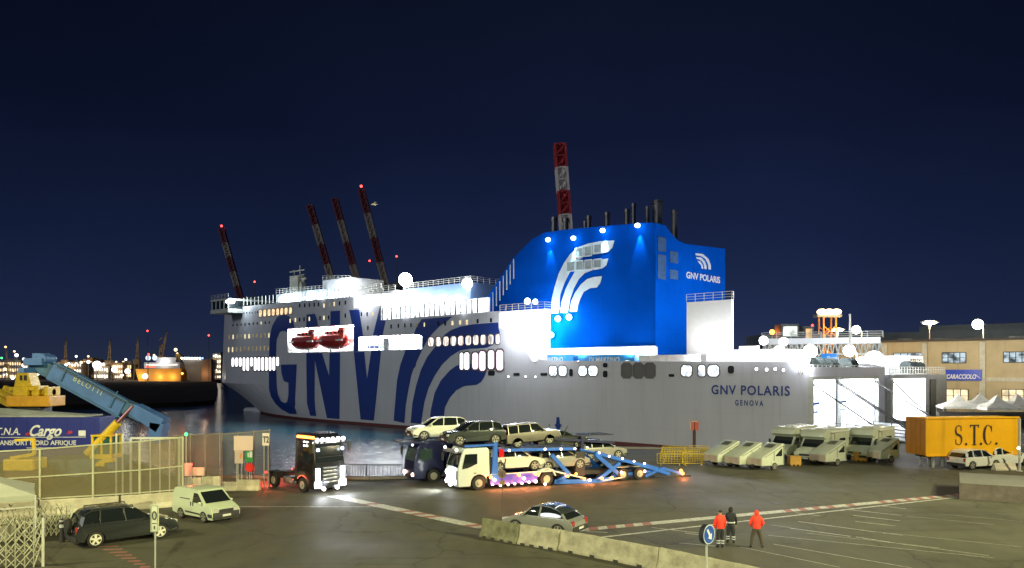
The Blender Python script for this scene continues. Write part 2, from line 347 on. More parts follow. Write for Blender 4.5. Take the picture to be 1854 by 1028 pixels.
# ================================================================ the ferry
DV = Vector((.690, .724, 0)).normalized(); DU = Vector((-DV.y, DV.x, 0)); S0 = Vector((36.4, 98.4, 0)); TH = math.atan2(DV.y, DV.x)
def uvz(p): q = Vector(p)-S0; return q.dot(DU), q.dot(DV), p[2]
def Lz(z): return 176-(z-5)*.09 if z >= 5 else 176-20*((5-z)/7.7)**.85
def surf(u, z):
    L = Lz(z); U0 = L-44 if z >= 5 else L-44-14*((5-z)/7.7)
    if u <= U0: return 0.0
    t = min(1, (u-U0)/(L-U0)); return 13*t**2.3
def pv(px, py, v=0):
    p = on_plane(px, py, S0+DV*v, DV); u, _, z = uvz(p); return u, z
def pu(px, py, u=0):
    p = on_plane(px, py, S0+DU*u, DU); _, v, z = uvz(p); return v, z
def hp(px, py):
    v = 0
    for _ in range(40):
        u, z = pv(px, py, v); v = v*.6+.4*surf(u, z)
    return u, z
def X(u, v, z): return (v, u, z)
ship = empty("ferry", S0, TH, "huge white passenger ferry with giant blue letters and stripes on its side, blue funnel casing", "ferry")
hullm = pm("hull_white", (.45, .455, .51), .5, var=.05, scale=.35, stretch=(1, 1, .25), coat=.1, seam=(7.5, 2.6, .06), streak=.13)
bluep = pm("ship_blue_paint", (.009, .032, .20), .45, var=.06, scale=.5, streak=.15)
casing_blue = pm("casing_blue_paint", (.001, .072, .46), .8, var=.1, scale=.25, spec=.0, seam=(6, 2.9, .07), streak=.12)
deckm = pm("deck_paint", (.2, .24, .25), .6)
boot = pm("boot_topping_red", (.10, .02, .02), .6, var=.3)
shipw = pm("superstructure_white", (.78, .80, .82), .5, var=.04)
topp = [(1466, 664), (1455, 659), (1430, 655), (991, 653), (975, 650), (962, 645), (945, 633), (927, 613), (913, 597), (904, 592), (903.5, 563), (860, 566), (689, 579), (688.5, 553), (640, 558), (639, 536.5), (540, 545), (440, 555), (414, 557)]
TOP = sorted(hp(*p) for p in topp)
def top(u):
    if u <= TOP[0][0]: return TOP[0][1]
    for (a, za), (b, zb) in zip(TOP, TOP[1:]):
        if a <= u <= b: return za+(zb-za)*(u-a)/max(1e-6, b-a)
    return TOP[-1][1]
ra, rb = hp(640, 636)[0], hp(521, 600)[0]; r2a, r2b = hp(764, 610)[0], hp(649.5, 620)[0]
REC = [(ra, rb, 12.25, 17.55), (r2a, r2b, 12.25, 15.0)]
us = {0, 176.5, 175, 173, 170}
us |= {u for u, _ in TOP}; us |= {x for r in REC for x in r[:2]}
us |= {i*4 for i in range(0, 44)}; us = sorted(us); u2 = [us[0]]
for u in us[1:]:
    if u-u2[-1] > .004: u2.append(u)
us = u2
zl = [-3.7, -2.2, -.5, 1.2, 3, 5, 7, 9, 10.6, 12.25, 15, 17.55, 19, 21, 23, 25, 27, 30]
def hv(u, z, side=0, off=0):
    L = Lz(z); v = surf(u, z)-off
    if u >= L: return X(L+off, 13, z)
    return X(u, v if side == 0 else 26-v, z)
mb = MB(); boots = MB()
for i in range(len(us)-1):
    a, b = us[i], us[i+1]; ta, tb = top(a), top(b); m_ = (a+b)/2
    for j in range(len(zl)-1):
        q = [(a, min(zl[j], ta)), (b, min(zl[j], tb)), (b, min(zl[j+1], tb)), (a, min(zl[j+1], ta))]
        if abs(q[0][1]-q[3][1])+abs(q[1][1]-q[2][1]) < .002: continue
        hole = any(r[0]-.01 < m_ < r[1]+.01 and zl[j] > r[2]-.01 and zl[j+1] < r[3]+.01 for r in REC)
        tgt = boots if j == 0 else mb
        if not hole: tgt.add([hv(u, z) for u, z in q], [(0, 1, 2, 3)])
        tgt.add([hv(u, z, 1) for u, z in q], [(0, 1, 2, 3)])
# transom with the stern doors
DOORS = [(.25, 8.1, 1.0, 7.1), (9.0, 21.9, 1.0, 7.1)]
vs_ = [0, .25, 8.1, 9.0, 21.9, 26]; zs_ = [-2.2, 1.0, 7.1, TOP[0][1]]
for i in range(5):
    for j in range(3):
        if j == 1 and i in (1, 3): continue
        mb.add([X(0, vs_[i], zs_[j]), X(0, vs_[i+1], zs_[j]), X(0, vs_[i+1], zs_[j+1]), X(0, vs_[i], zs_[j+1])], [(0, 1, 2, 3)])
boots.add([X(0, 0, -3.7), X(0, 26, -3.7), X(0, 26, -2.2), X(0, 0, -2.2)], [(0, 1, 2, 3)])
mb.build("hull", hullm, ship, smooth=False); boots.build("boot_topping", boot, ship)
# decks: main weather deck aft, upper decks forward
mb = MB()
uc = hp(903.5, 570)[0]; ud = hp(689, 570)[0]; ue = hp(640, 550)[0]
zA = 6.9; zB = hp(860, 566)[1]-.05
mb.bx(.1, 25.9, 9.5, uc+6, zA-.2, zA); mb.bx(.1, 25.9, .1, 9.5, 7.55, 7.75)
mb.bx(.15, 25.85, uc+.2, ud, zB-.3, zB-.1); zC = hp(660, 556)[1]; mb.bx(.15, 25.85, ud+.1, ue, zC-.3, zC-.1)
zD = min(top(ue+1), top(150))-.1
for a, b in zip(us, us[1:]):
    if a > ue:
        q = [hv(a, top(a)), hv(b, top(b)), hv(b, top(b), 1), hv(a, top(a), 1)]
        q = [(p[0], p[1], p[2]-.25) for p in q]; mb.add(q, [(0, 1, 2, 3)])
mb.build("deck", deckm, ship)
mb = MB(); mb.bx(.1, 25.9, uc+.05, uc+.35, zA, zB-.3); mb.bx(.15, 25.85, ud+.05, ud+.3, zB-.1, top(ud+1)-.1); mb.bx(.15, 25.85, ue+.05, ue+.35, zC-.1, top(ue+1)-.3); mb.build("aft_bulkhead", shipw, ship)
# the openings in the side: lined niches with bright lamps
for k, (a, b, z0, z1) in enumerate(REC):
    m = MB(); D = 3.4 if k == 0 else 3
    m.add([X(a, 0, z0), X(b, 0, z0), X(b, 0, z1), X(a, 0, z1), X(a, D, z0), X(b, D, z0), X(b, D, z1), X(a, D, z1)], [(0, 1, 5, 4), (3, 7, 6, 2), (4, 5, 6, 7), (0, 4, 7, 3), (1, 2, 6, 5)])
    m.build("boat_recess", shipw, ship)
    nl = 5 if k == 0 else 5
    for i in range(nl):
        u = a+(b-a)*(i+.5)/nl
        l = MB(); l.box(X(u, 1.7, z1-.12), (1.1, 2.4, .12)); l.build("ceiling_lamp", E_flood, ship); point(ship, X(u, 1.7, z1-.5), 700, (.95, .97, 1), .3)
m = MB()
for a, b, z0, z1 in REC:
    rail(m, X(a+.2, .12, z0), X(b-.2, .12, z0), 1.05, 1.6, .03, 3)
    for i in range(1, 3): u = a+(b-a)*i/3; m.bar(X(u, .12, z0), X(u, .12, z1), .28)
m.build("side_railing", pipew, ship)
E_back = em("lit_lounge", (1, .98, .95), 3.2, .35, .8)
a, b, z0, z1 = REC[1]
m = MB(); m.bx(.25, 1.0, a+10.2, a+12, z0, z1-.4); m.build("recess_pillar", hullm, ship)
m = MB(); m.bx(.5, 1.2, b-6.5, b-3.4, z0+.3, z0+.9); m.bx(.5, 1.2, b-3.2, b-2.2, z0+.3, z0+1.1); m.build("deck_bench", bluep, ship)
m = MB(); m.bx(2.9, 2.97, a+.6, a+8, z0+.5, z1-.5); m.bx(2.9, 2.97, a+11, b-.6, z0+.5, z1-.5); m.build("lounge_windows", E_back, ship)
# lifeboats
lbm = pm("lifeboat_orange", (.62, .05, .03), .4, var=.15, coat=.3); lbl = pm("lifeboat_hull_red", (.30, .015, .012), .4, coat=.4)
def lifeboat(u, first=None):
    if first: c = copy_tree(first); c.location = X(u, .9, 14.7); return c
    e = empty("lifeboat", X(u, .9, 14.7), 0, "orange lifeboat with bulging helm cupola in the brightly lit side recess", "lifeboat", "lifeboats hung in the ship's side recess")
    m = MB(); N = 14; K = 10
    vs = []
    for i in range(N+1):
        s = i/N*2-1; r = (1-abs(s)**3.2)**.5; y = s*4.6
        for k in range(K):
            t = 2*PI*k/K; vs.append((1.45*r*math.cos(t), y, 1.25*r*math.sin(t)-.15+.25*s*s))
    fs = [(i*K+k, i*K+(k+1) % K, (i+1)*K+(k+1) % K, (i+1)*K+k) for i in range(N) for k in range(K)]
    m.add(vs, fs); m.build("hull", lbl, e, smooth=True)
    m = MB(); m.box((0, -2.9, .95), (2.1, 2.2, 1.7), tx=.7, ty=.75); m.box((0, .3, 1.0), (1.6, 4.5, .7), tx=.7, ty=.9); m.build("cupola", lbm, e, bevel=.2, smooth=True)
    m = MB(); m.bar((-1.3, -4.0, -.1), (-1.3, 4.0, -.1), .12, .22); m.build("fender_strip", pm("fender_white", (.6, .6, .6)), e)
    for y in (-3.5, -2.6, -1.2, 0, 1.2): mm = MB(); mm.box((-.98 if y < -2 else -.78, y, 1.15 if y < -2 else 1.02), (.06, .5, .3)); mm.build("window", pm("dark_port", (.02, .022, .028), .2), e)
    return e
ulb = [rb-6.2, rb-17.2, rb-27.0+4]
L0 = lifeboat(ulb[0]); L1 = lifeboat(ulb[1], L0)
for o in (L0, L1): o.location = ship.matrix_basis @ Vector(o.location) if False else o.location
SHM = Matrix.Translation(S0) @ Matrix.Rotation(TH, 4, 'Z')
def to_world(o, ex=0):
    p = SHM @ Vector(o.location); o.location = p; o.rotation_euler = (o.rotation_euler[0], o.rotation_euler[1], TH+ex)
L0['label'] = "foremost orange lifeboat with bulging cupola in the brightly lit ship side recess"
L1['label'] = "middle orange lifeboat between its fellow and the red rescue boat in the lit recess"
to_world(L0); to_world(L1)
for o in (L0, L1): o.scale = (1.15, 1.2, 1.45)
e = empty("rescue_boat", X(ra+5.2, 1.2, 13.9), 0, "small open red and white rescue boat on its davit in the lit recess", "rescue boat")
m = MB(); m.prism([(-3, .9), (-2.4, .2), (-1, -.4), (2.2, -.4), (3, .3), (3, .7), (1.5, .45), (-1.5, .5)], -.9, .9, M=Matrix.Rotation(PI/2, 4, 'Z')); m.build("hull", lbm, e, bevel=.12, smooth=True)
m = MB(); m.bar((-.6, -2.4, 0), (-.6, -2.6, 3), .22); m.bar((-.6, -2.6, 3), (-.6, -.2, 3.1), .2); m.bar((-.6, -.2, 3.1), (0, 0, .5), .06); m.build("davit", shipw, e)
m = MB(); m.box((0, .8, .9), (1, .8, .9)); m.build("console", white, e, bevel=.08); to_world(e)

# blue letters and stripes painted on the side
def tess(pts):
    from mathutils.geometry import tessellate_polygon
    return tessellate_polygon([[Vector((a, b, 0)) for a, b in pts]])
def decal(name, pts, mat, off=.05, conv=True, cuts=True, z_floor=-2.2):
    uz = [hp(*p) for p in pts] if conv else pts
    uz = [(u, max(z, z_floor)) for u, z in uz]
    bm = bmesh.new(); vs = [bm.verts.new((u, z, 0)) for u, z in uz]
    for t_ in tess(uz):
        try: bm.faces.new([vs[i] for i in t_])
        except ValueError: pass
    for it in range(6):
        ed = [e for e in bm.edges if e.calc_length() > 3.0 and max(v.co.x for v in e.verts) > 96]
        if not ed: break
        bmesh.ops.subdivide_edges(bm, edges=ed, cuts=1); bmesh.ops.triangulate(bm, faces=bm.faces)
    for v in bm.verts: v.co = Vector(hv(v.co.x, v.co.y, 0, off))
    me = bpy.data.meshes.new(name); bm.to_mesh(me); bm.free(); me.materials.append(mat)
    o = bpy.data.objects.new(name, me); link(o, ship); return o
def z4(L): return [(380+.2626*x, 440+.2626*y) for x, y in L]
def z5(L): return [(380+.2589*x, 600+.2589*y) for x, y in L]
def z6(L): return [(680+.2237*x, 550+.2237*y) for x, y in L]
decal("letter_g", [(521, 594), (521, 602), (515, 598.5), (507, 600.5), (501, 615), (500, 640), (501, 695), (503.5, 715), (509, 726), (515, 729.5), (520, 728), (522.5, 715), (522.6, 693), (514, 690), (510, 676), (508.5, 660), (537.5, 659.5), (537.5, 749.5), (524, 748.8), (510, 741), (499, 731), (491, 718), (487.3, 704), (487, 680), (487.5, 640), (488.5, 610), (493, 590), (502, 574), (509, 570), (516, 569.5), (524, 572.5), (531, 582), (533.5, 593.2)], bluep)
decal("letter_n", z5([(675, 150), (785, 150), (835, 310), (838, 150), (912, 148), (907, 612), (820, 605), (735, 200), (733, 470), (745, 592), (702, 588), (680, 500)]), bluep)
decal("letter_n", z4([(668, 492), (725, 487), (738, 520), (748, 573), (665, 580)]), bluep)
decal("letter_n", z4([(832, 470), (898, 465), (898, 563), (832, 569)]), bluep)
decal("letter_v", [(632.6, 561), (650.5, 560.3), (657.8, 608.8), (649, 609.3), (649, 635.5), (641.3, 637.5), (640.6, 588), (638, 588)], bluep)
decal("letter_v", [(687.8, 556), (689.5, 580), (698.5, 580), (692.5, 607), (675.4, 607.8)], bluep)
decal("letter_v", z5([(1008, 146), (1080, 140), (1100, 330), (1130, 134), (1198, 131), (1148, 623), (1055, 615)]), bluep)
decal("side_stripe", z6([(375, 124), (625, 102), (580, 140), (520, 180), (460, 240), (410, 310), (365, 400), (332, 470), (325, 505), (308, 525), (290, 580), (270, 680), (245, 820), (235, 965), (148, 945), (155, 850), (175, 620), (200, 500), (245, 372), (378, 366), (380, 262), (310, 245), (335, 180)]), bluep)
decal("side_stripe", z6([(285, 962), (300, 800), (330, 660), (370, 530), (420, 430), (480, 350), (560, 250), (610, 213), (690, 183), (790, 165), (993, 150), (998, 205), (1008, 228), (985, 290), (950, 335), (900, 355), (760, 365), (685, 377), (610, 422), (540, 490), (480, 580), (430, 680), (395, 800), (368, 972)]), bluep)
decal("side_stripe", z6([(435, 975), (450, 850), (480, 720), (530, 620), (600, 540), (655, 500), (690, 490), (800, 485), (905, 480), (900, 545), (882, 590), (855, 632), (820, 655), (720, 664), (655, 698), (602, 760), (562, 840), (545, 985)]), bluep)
decal("hull_arrow_mark", [(1008, 755), (1013, 755), (1014, 768), (1018, 768), (1011, 781), (1004, 768), (1007, 768)], bluep)
# windows
def window(px0, py0, px1, py1, mat, name="window", off=.06, fr=True, sl=0):
    """rounded pane on the side; its frame is a sub-part"""
    u0, z1 = hp(px1, py0); u1, z0 = hp(px0, py1); z0 = hp((px0+px1)/2, py1)[1]; z1 = hp((px0+px1)/2, py0)[1]
    c = min((u1-u0), (z1-z0))*.22
    pts = [(u0+c, z0), (u1-c, z0), (u1, z0+c), (u1, z1-c), (u1-c, z1), (u0+c, z1), (u0, z1-c), (u0, z0+c)]
    m = MB(); a = [hv(u, z, 0, off) for u, z in pts]; b = [hv(u, z, 0, -.02) for u, z in pts]; n = 8
    m.add(a+b, [tuple(range(n))]+[(i, (i+1) % n, n+(i+1) % n, n+i) for i in range(n)]); o = m.build(name, mat, ship)
    if fr:
        g = (z1-z0)*.07+.05; um, zm = (u0+u1)/2, (z0+z1)/2
        pf = [(um+(u-um)*(1+2*g/(u1-u0)), zm+(z-zm)*(1+2*g/(z1-z0))) for u, z in pts]
        m = MB(); m.add([hv(u, z, 0, off+.03) for u, z in pf]+[hv(u, z, 0, off+.03) for u, z in pts], [(i, (i+1) % n, n+(i+1) % n, n+i) for i in range(n)]); m.build("frame", pm("window_frame", (.10, .09, .10), .5), o)
    return o
EW = em("window_white", (1, .97, 1), 3.0, .25, .9); EWm = em("window_warm", (1, .70, .40), 1.5, .45, 1.1); EWp = em("window_pinkish", (1, .72, .86), 2.2, .3, .8)
EY = em("porthole_yellow", (1, .86, .5), 1.1, .2, 1); EYd = em("porthole_dim", (.8, .66, .4), .32, .5, 1); DK = pm("dark_port", (.02, .022, .028), .2)
EC = em("curtain_lit", (1, .86, .78), 1.7, .72, 1.6, stretch=(1, 1.6, .3))
def z6w(x0, y0, x1, y1, m): a, b = z6([(x0, y0), (x1, y1)]); return window(a[0], a[1], b[0], b[1], m)
for i in range(10):
    x0 = 428+60.6*i; z6w(x0, 272-2.9*i, x0+(44 if i < 9 else 34), 344-2.2*i, EC)
for i, (x0, x1, y0, y1) in enumerate([(685, 712, 397, 530), (720, 760, 395, 530), (785, 833, 396, 528), (842, 892, 384, 540), (912, 962, 377, 526), (980, 1035, 374, 536)]):
    z6w(x0, y0, x1, y1, EW if i < 2 else EWp)
for i in range(8):
    x0 = 469.3+7.75*i; window(x0, 561.2-.72*i, x0+5.3, 573.4-.72*i, EWm)
for i in range(13):
    x0 = 419.7+6.75*i; lg = i in (3, 4, 6, 7, 8, 9, 10, 11); window(x0, 647.6-.1*i, x0+4.6, (671.5 if lg else 663.5)-.1*i, EW)
def port(x, y, w, h, m): window(x-w/2, y-h/2, x+w/2, y+h/2, m, name="porthole", fr=False)
for i in range(11):
    x = 415+7.2*i; port(x, 610-.3*i, 2, 8, EY if i in (1, 4, 5, 10) else EYd); port(x-1, 633-.3*i, 2, 9, EY if i in (0, 1) else EYd)
for i in range(10): x = 422+7.3*i; port(x, 588.5-.55*i, 1.7, 4.5, EY if i == 7 else DK)
for i in range(7): port(442+7*i*.7, 566.5-.3*i, 1.4, 3.5, DK)
for x, y, m in [(620, 430, DK), (654, 428, DK), (687, 425, DK), (720, 424, DK), (750, 422, DK), (787, 430, EY), (825, 425, EYd), (858, 420, EY), (895, 415, DK), (935, 410, DK), (555, 535, EY), (590, 530, EY), (620, 528, DK), (650, 525, DK), (687, 522, EY), (760, 518, DK), (787, 515, EY), (820, 513, DK), (935, 500, DK),
    (1045, 490, DK), (1085, 490, DK), (1125, 487, EY), (1090, 585, DK), (1250, 575, DK), (1300, 570, DK), (1345, 567, DK), (1387, 565, DK), (1430, 565, EYd), (1480, 562, EY)]:
    a = z4([(x, y)])[0]; port(a[0], a[1], 2.2, 7.5, m)
for x, y, m in [(623, 155, EY), (685, 150, EY), (740, 148, EWm), (827, 140, DK), (935, 132, DK), (510, 160, DK), (565, 158, DK)]:
    a = z6([(x, y)])[0]; port(a[0], a[1], 3.4, 8, m)
# openings along the aft bulwark
def z7(x, y): return (880+.19957*x, 640+.19957*y)
EBL = em("deck_view_lit", (.82, .92, 1), 2.6, .7, 1.3)
for x0, x1 in [(575, 645), (662, 732), (843, 915), (933, 1012)]:
    a = z7(x0, 112); b = z7(x1, 200); window(a[0], a[1], b[0], b[1], EBL)
for x0, x1, y0, y1 in [(1158, 1178, 661, 680)][:0]: pass
for x0, x1 in [(1234, 1253), (1265, 1277), (1282, 1302)]: window(x0, 661, x1, 681, EBL)
for x0, x1 in [(1235, 1318), (1342, 1425), (1446, 1530)]:
    a = z7(x0, 92); b = z7(x1, 215); window(a[0], a[1], b[0], b[1], pm("louvre_dark", (.10, .10, .10), .6, stretch=(1, 1, 14), var=.5, scale=3), name="louvre")
for x0, y0, x1, y1 in [(1318, 662, 1329, 676), (1031, 668, 1037, 681), (1092, 657, 1100, 665), (1092, 671, 1100, 683), (1211, 677, 1221, 682), (930, 675, 941, 680), (979, 675, 991, 680), (884, 671, 896, 680)]:
    window(x0, y0, x1, y1, DK, name="vent", fr=False)
for x, y in [(1370, 668), (1388.5, 669), (1404, 668), (1419, 670), (1450, 672)]: window(x-3, y-3.2, x+3, y+3.2, EW, name="porthole")
for x, y in [(921, 681.5), (952, 681.5), (970, 682)]: window(x-1.8, y-2, x+1.8, y+2, EW, name="porthole")
# name on the quarter
def hulltext(s, px0, px1, pybase, pytop, name, mat, shear=0, off=.03, sp=1.15):
    u0, z0 = pv(px0, pybase, -off); u1, z1 = pv(px1, pybase, -off); zt = pv(px0, pytop, -off)[1]; size = (zt-z0)/.72
    t = text(s, name, mat, ship, Matrix.Identity(4), size=size, shear=shear, extr=.01, off=.02*size, space=sp)
    xs = [v.co.x for v in t.data.vertices]; w_ = max(xs)-min(xs); x0 = min(xs)
    for v in t.data.vertices:
        f = (v.co.x-x0)/w_; v.co = Vector(X(u0+(u1-u0)*f, -off-v.co.z, z0+(z1-z0)*f*.0+v.co.y))
    return t
hulltext("GNV POLARIS", 1288, 1430, 713, 696.5, "ship_name", bluep); hulltext("GENOVA", 1331, 1382, 733.5, 723.5, "home_port", bluep, sp=1.5)

# ---- white house at the break of the deck, and its railing
def sb(name, px0, py0, px1, py1, v, dv, mat, bev=.05, parent=None, z0=None):
    """box whose near face lies in the plane v, measured in the picture"""
    ua, zt = pv(px0, py0, v); ub, zb = pv(px1, py1, v); zt = min(zt, pv(px1, py0, v)[1]) if False else zt
    m = MB(); m.bx(v, v+dv, ub, ua, zb if z0 is None else z0, zt); return m.build(name, mat, parent or ship, bevel=bev), (ua, ub, zt, zb)
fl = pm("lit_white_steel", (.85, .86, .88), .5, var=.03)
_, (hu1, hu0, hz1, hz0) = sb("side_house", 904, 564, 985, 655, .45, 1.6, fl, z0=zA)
m = MB(); rail(m, X(hu0, .6, hz1), X(hu1, .6, hz1), 1.1, 1.4); rail(m, X(hu0, .6, hz1), X(hu0, 6, hz1), 1.1, 1.4); m.build("house_railing", pipew, ship)
point(ship, X((hu0+hu1)/2, -3.2, zA+8), 2600, (.95, .98, 1), .4); point(ship, X(hu0-3, -2.0, 12.5), 900, (.95, .98, 1), .4)
# ---- blue casing: side wall, aft wall, forward slope
cu = pv(1187, 500, 4.5)[0]
CASV = 4.5
cpts = [(1187, 403), (1160, 403.5), (1120, 407), (1060, 412), (1020, 416), (985, 421), (962, 434), (930, 466), (905, 503), (875, 549)]
side = [pv(*p, CASV) for p in cpts]
w_aft = pu(1313, 450, cu)[0]; aft = [pu(*p, cu) for p in [(1187, 403), (1205, 408), (1216, 424), (1228, 435), (1240, 441), (1262, 444), (1313, 450)]]
m = MB(); n = len(side)
prof = [(side[0][0], zA)]+side+[(side[-1][0], zA)]
nn = len(prof)
m.add([X(u, CASV, z) for u, z in prof], [tuple(range(nn))])
m.add([X(cu, v, z) for v, z in aft]+[X(cu, w_aft, zA), X(cu, CASV, zA)], [tuple(range(len(aft)+2))])
# roof strips between side profile and a far profile that is lower aft
FARV = w_aft; zf = aft[-1][1]; kA = len(aft)
k = len(side); nr = [X(u, CASV, z) for u, z in side]; far = [X(u, FARV, z+aft[-1][1]-aft[0][1]) for u, z in side]
for i in range(k-1):
    for j in range(kA-1):
        q = [X(side[a_][0], aft[b_][0], side[a_][1]+aft[b_][1]-aft[0][1]) for a_, b_ in ((i, j), (i+1, j), (i+1, j+1), (i, j+1))]; m.add(q, [(0, 1, 2, 3)])
m.add(far+[X(side[-1][0], FARV, zA), X(side[0][0], FARV, zA)], [tuple(range(k+2))]); m.add([nr[-1], far[-1], X(side[-1][0], FARV, zA), X(side[-1][0], CASV, zA)], [(0, 1, 2, 3)])
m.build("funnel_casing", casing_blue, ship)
# white band at the foot of the casing
ub0, zb0 = pv(1243, 626, CASV-.12); ub1, zb1 = pv(985, 627, CASV-.12)
m = MB(); m.bx(CASV-.12, CASV+.3, cu-.15, ub1+8, zA, zb0); m.build("casing_plinth", fl, ship)
m = MB(); m.bx(CASV-.9, CASV-.1, cu-.15, ub1+8, zb0+.003, zb0+.12); m.build("light_stop_ledge", fl, ship)  # ledge added to keep the plinth lamps' light off the casing
for i in range(7):
    u = cu+1+i*3.4; e_ = MB(); e_.ball(X(u, CASV-.6, zb0-.5), .42, 10, 6); e_.build("deck_lamp", E_white, ship); point(ship, X(u, CASV-1.1, zb0-1.2), 260, (.95, .98, 1), .3)
for u in (cu+2, cu+11, cu+20):      # uplights added on the bulwark to even out the casing's brightness
    spot(ship, X(u, -.3, 9.8), (CASV+.5, 1.5, 11), 1700, 120, (.85, .93, 1), .3, 1); mm = MB(); mm.box(X(u, .15, 9.6), (.4, .5, .3)); mm.build("added_uplight", steel, ship)
for u in (62, 78, 92, 106):         # lamps added on the side to brighten the water and its glitter
    z = top(u)+.6; spot(ship, X(u, -.5, z), (-1, 0, -.62), 95000, 92, (.85, .95, 1), .4, .8); mm = MB(); mm.box(X(u, -.2, z), (.5, .7, .4)); mm.build("added_water_flood", E_globe, ship)
for v in (CASV+3, CASV+13): spot(ship, X(cu-9, v, 12.2), (0, 9, 9), 900, 110, (.85, .93, 1), .3, 1)  # spots added to brighten the casing's aft wall, without lamp bodies
# swoosh on the casing
sil = pm("swoosh_silver", (.62, .66, .70), .5, var=.05)
def cd_(name, pts, mat, off=.06, conv=lambda p: pv(p[0], p[1], CASV)):
    uz = [conv(p) for p in pts]; m = MB(); m.add([X(u, CASV-off, z) for u, z in uz], [tuple(t_) for t_ in tess(uz)]); return m.build(name, mat, ship)
def z8(L): return [(840+.2919*x, 340+.2919*y) for x, y in L]
cd_("swoosh_band", z8([(540, 780), (545, 690), (562, 620), (590, 530), (625, 460), (660, 410), (705, 370), (770, 345), (850, 330), (935, 326), (922, 370), (895, 398), (850, 408), (790, 415), (740, 430), (700, 460), (660, 520), (625, 590), (600, 660), (585, 780)]), sil)
cd_("swoosh_band", z8([(598, 775), (608, 700), (630, 630), (660, 570), (700, 500), (740, 465), (800, 448), (897, 438), (885, 480), (858, 500), (800, 510), (750, 530), (715, 565), (685, 620), (660, 690), (645, 775)]), sil)
cd_("swoosh_band", z8([(657, 768), (668, 700), (690, 650), (725, 600), (765, 565), (810, 552), (858, 547), (848, 590), (825, 618), (785, 622), (745, 645), (722, 690), (708, 730), (702, 768)]), sil)
# grilles on the casing, thin white bars
gm = pm("casing_grille", (.30, .33, .34), .6, stretch=(1, 1, 10), var=.4, scale=2)
for x0, x1, y0, y1 in [(695, 740, 375, 430), (750, 795, 362, 425), (808, 855, 352, 405), (640, 690, 460, 520), (697, 740, 455, 512), (752, 796, 450, 508), (808, 855, 445, 498)]:
    a, b = z8([(x0, y0), (x1, y1)]); ua, zt = pv(a[0], a[1], CASV-.1); ub, zb = pv(b[0], b[1], CASV-.1); zb = pv(a[0], b[1], CASV-.1)[1]
    m = MB(); m.bx(CASV-.16, CASV-.08, ub, ua, zb, zt); g = m.build("grille", gm, ship)
    m = MB()
    for (p, q) in (((ub, zb), (ua, zb)), ((ua, zb), (ua, zt)), ((ua, zt), (ub, zt)), ((ub, zt), (ub, zb))): m.bar(X(p[0], CASV-.2, p[1]), X(q[0], CASV-.2, q[1]), .14)
    m.build("frame", sil, g)
gd = pm("casing_grille_dark", (.03, .09, .22), .6, var=.3)
for x0, x1, y0, y1 in [(1200, 1250, 300, 400), (1200, 1250, 410, 570), (1275, 1325, 390, 470), (1275, 1325, 505, 570)]:
    a, b = z8([(x0, y0), (x1, y1)]); va, zt = pu(a[0], a[1], cu); vb, zb = pu(b[0], b[1], cu); m = MB(); m.bx(va, vb, cu-.1, cu+.05, zb, zt); m.build("aft_grille", gd, ship)
# emblem and name on the aft wall of the casing
def z8a(L): return [pu(840+.2919*x, 340+.2919*y, cu) for x, y in L]
for pts in ([(1433, 405), (1480, 410), (1515, 440), (1530, 480), (1530, 507), (1515, 505), (1512, 475), (1495, 440), (1470, 424), (1436, 418)], [(1438, 428), (1470, 432), (1492, 455), (1503, 485), (1503, 505), (1490, 503), (1487, 480), (1475, 455), (1455, 443), (1442, 441)], [(1446, 452), (1465, 456), (1480, 480), (1483, 503), (1472, 500), (1468, 480), (1455, 466)]):
    vz = z8a(pts); m = MB(); m.add([X(cu-.06, v, z) for v, z in vz], [tuple(t_) for t_ in tess(vz)]); m.build("emblem", sil, ship)
v0, z0 = pu(1242, 503, cu); v1, z1 = pu(1303, 507, cu); zt = pu(1242, 491, cu)[1]
t = text("GNV POLARIS", "aft_name", sil, ship, Matrix.Identity(4), size=(zt-z0)/.72, off=.03, extr=.01)
xs = [v.co.x for v in t.data.vertices]
for v in t.data.vertices:
    f = (v.co.x-min(xs))/(max(xs)-min(xs)) ; v.co = Vector(X(cu-.07-v.co.z, v0+(v1-v0)*f, z0+v.co.y))
# lamps along the casing top and uptakes
for px, py in [(992, 434), (1038, 431), (1091, 417), (1154, 408)]:
    u, z = pv(px, py, CASV-.7)
    m = MB(); m.ball(X(u, CASV-.7, z), .42, 10, 6, .8); o = m.build("casing_lamp", E_cool, ship)
    m = MB(); m.bar(X(u, CASV-.7, z+.3), X(u, CASV+1, z+.7), .12); m.build("lamp_arm", steel, o)
    spot(ship, X(u, CASV-.55, z-.55), (.16, 0, -1), 2600, 46, (.55, .85, 1), .12, .8)
    point(ship, X(u, CASV-2.2, z-.6), 160, (.6, .85, 1), .3)
m = MB()
for px, py0, py1, v, r in [(1003, 392, 425, 8, .5), (1066, 390, 420, 8, .4), (1099, 383, 418, 9, .45), (1135, 378, 410, 9, .45), (1147, 365, 408, 13, .4), (1172, 372, 410, 13, .4), (1190, 358, 412, 15, .8), (1221, 375, 430, 17, .5), (1059, 402, 420, 8, .3), (1024, 395, 420, 8, .5)]:
    py0 = py1-(py1-py0)*.8; u, z1 = pv(px, py0, v); z0 = pv(px, py1, v)[1]; o = MB(); o.cyl(X(u, v, z0-7), X(u, v, z1), r, n=10); o.cyl(X(u, v, z1-.1), X(u, v, z1+.5), r*1.25, r*1.1, n=10); o.build("exhaust_pipe", pm("uptake_steel", (.12, .12, .13), .4, metal=.7), ship, smooth=True)
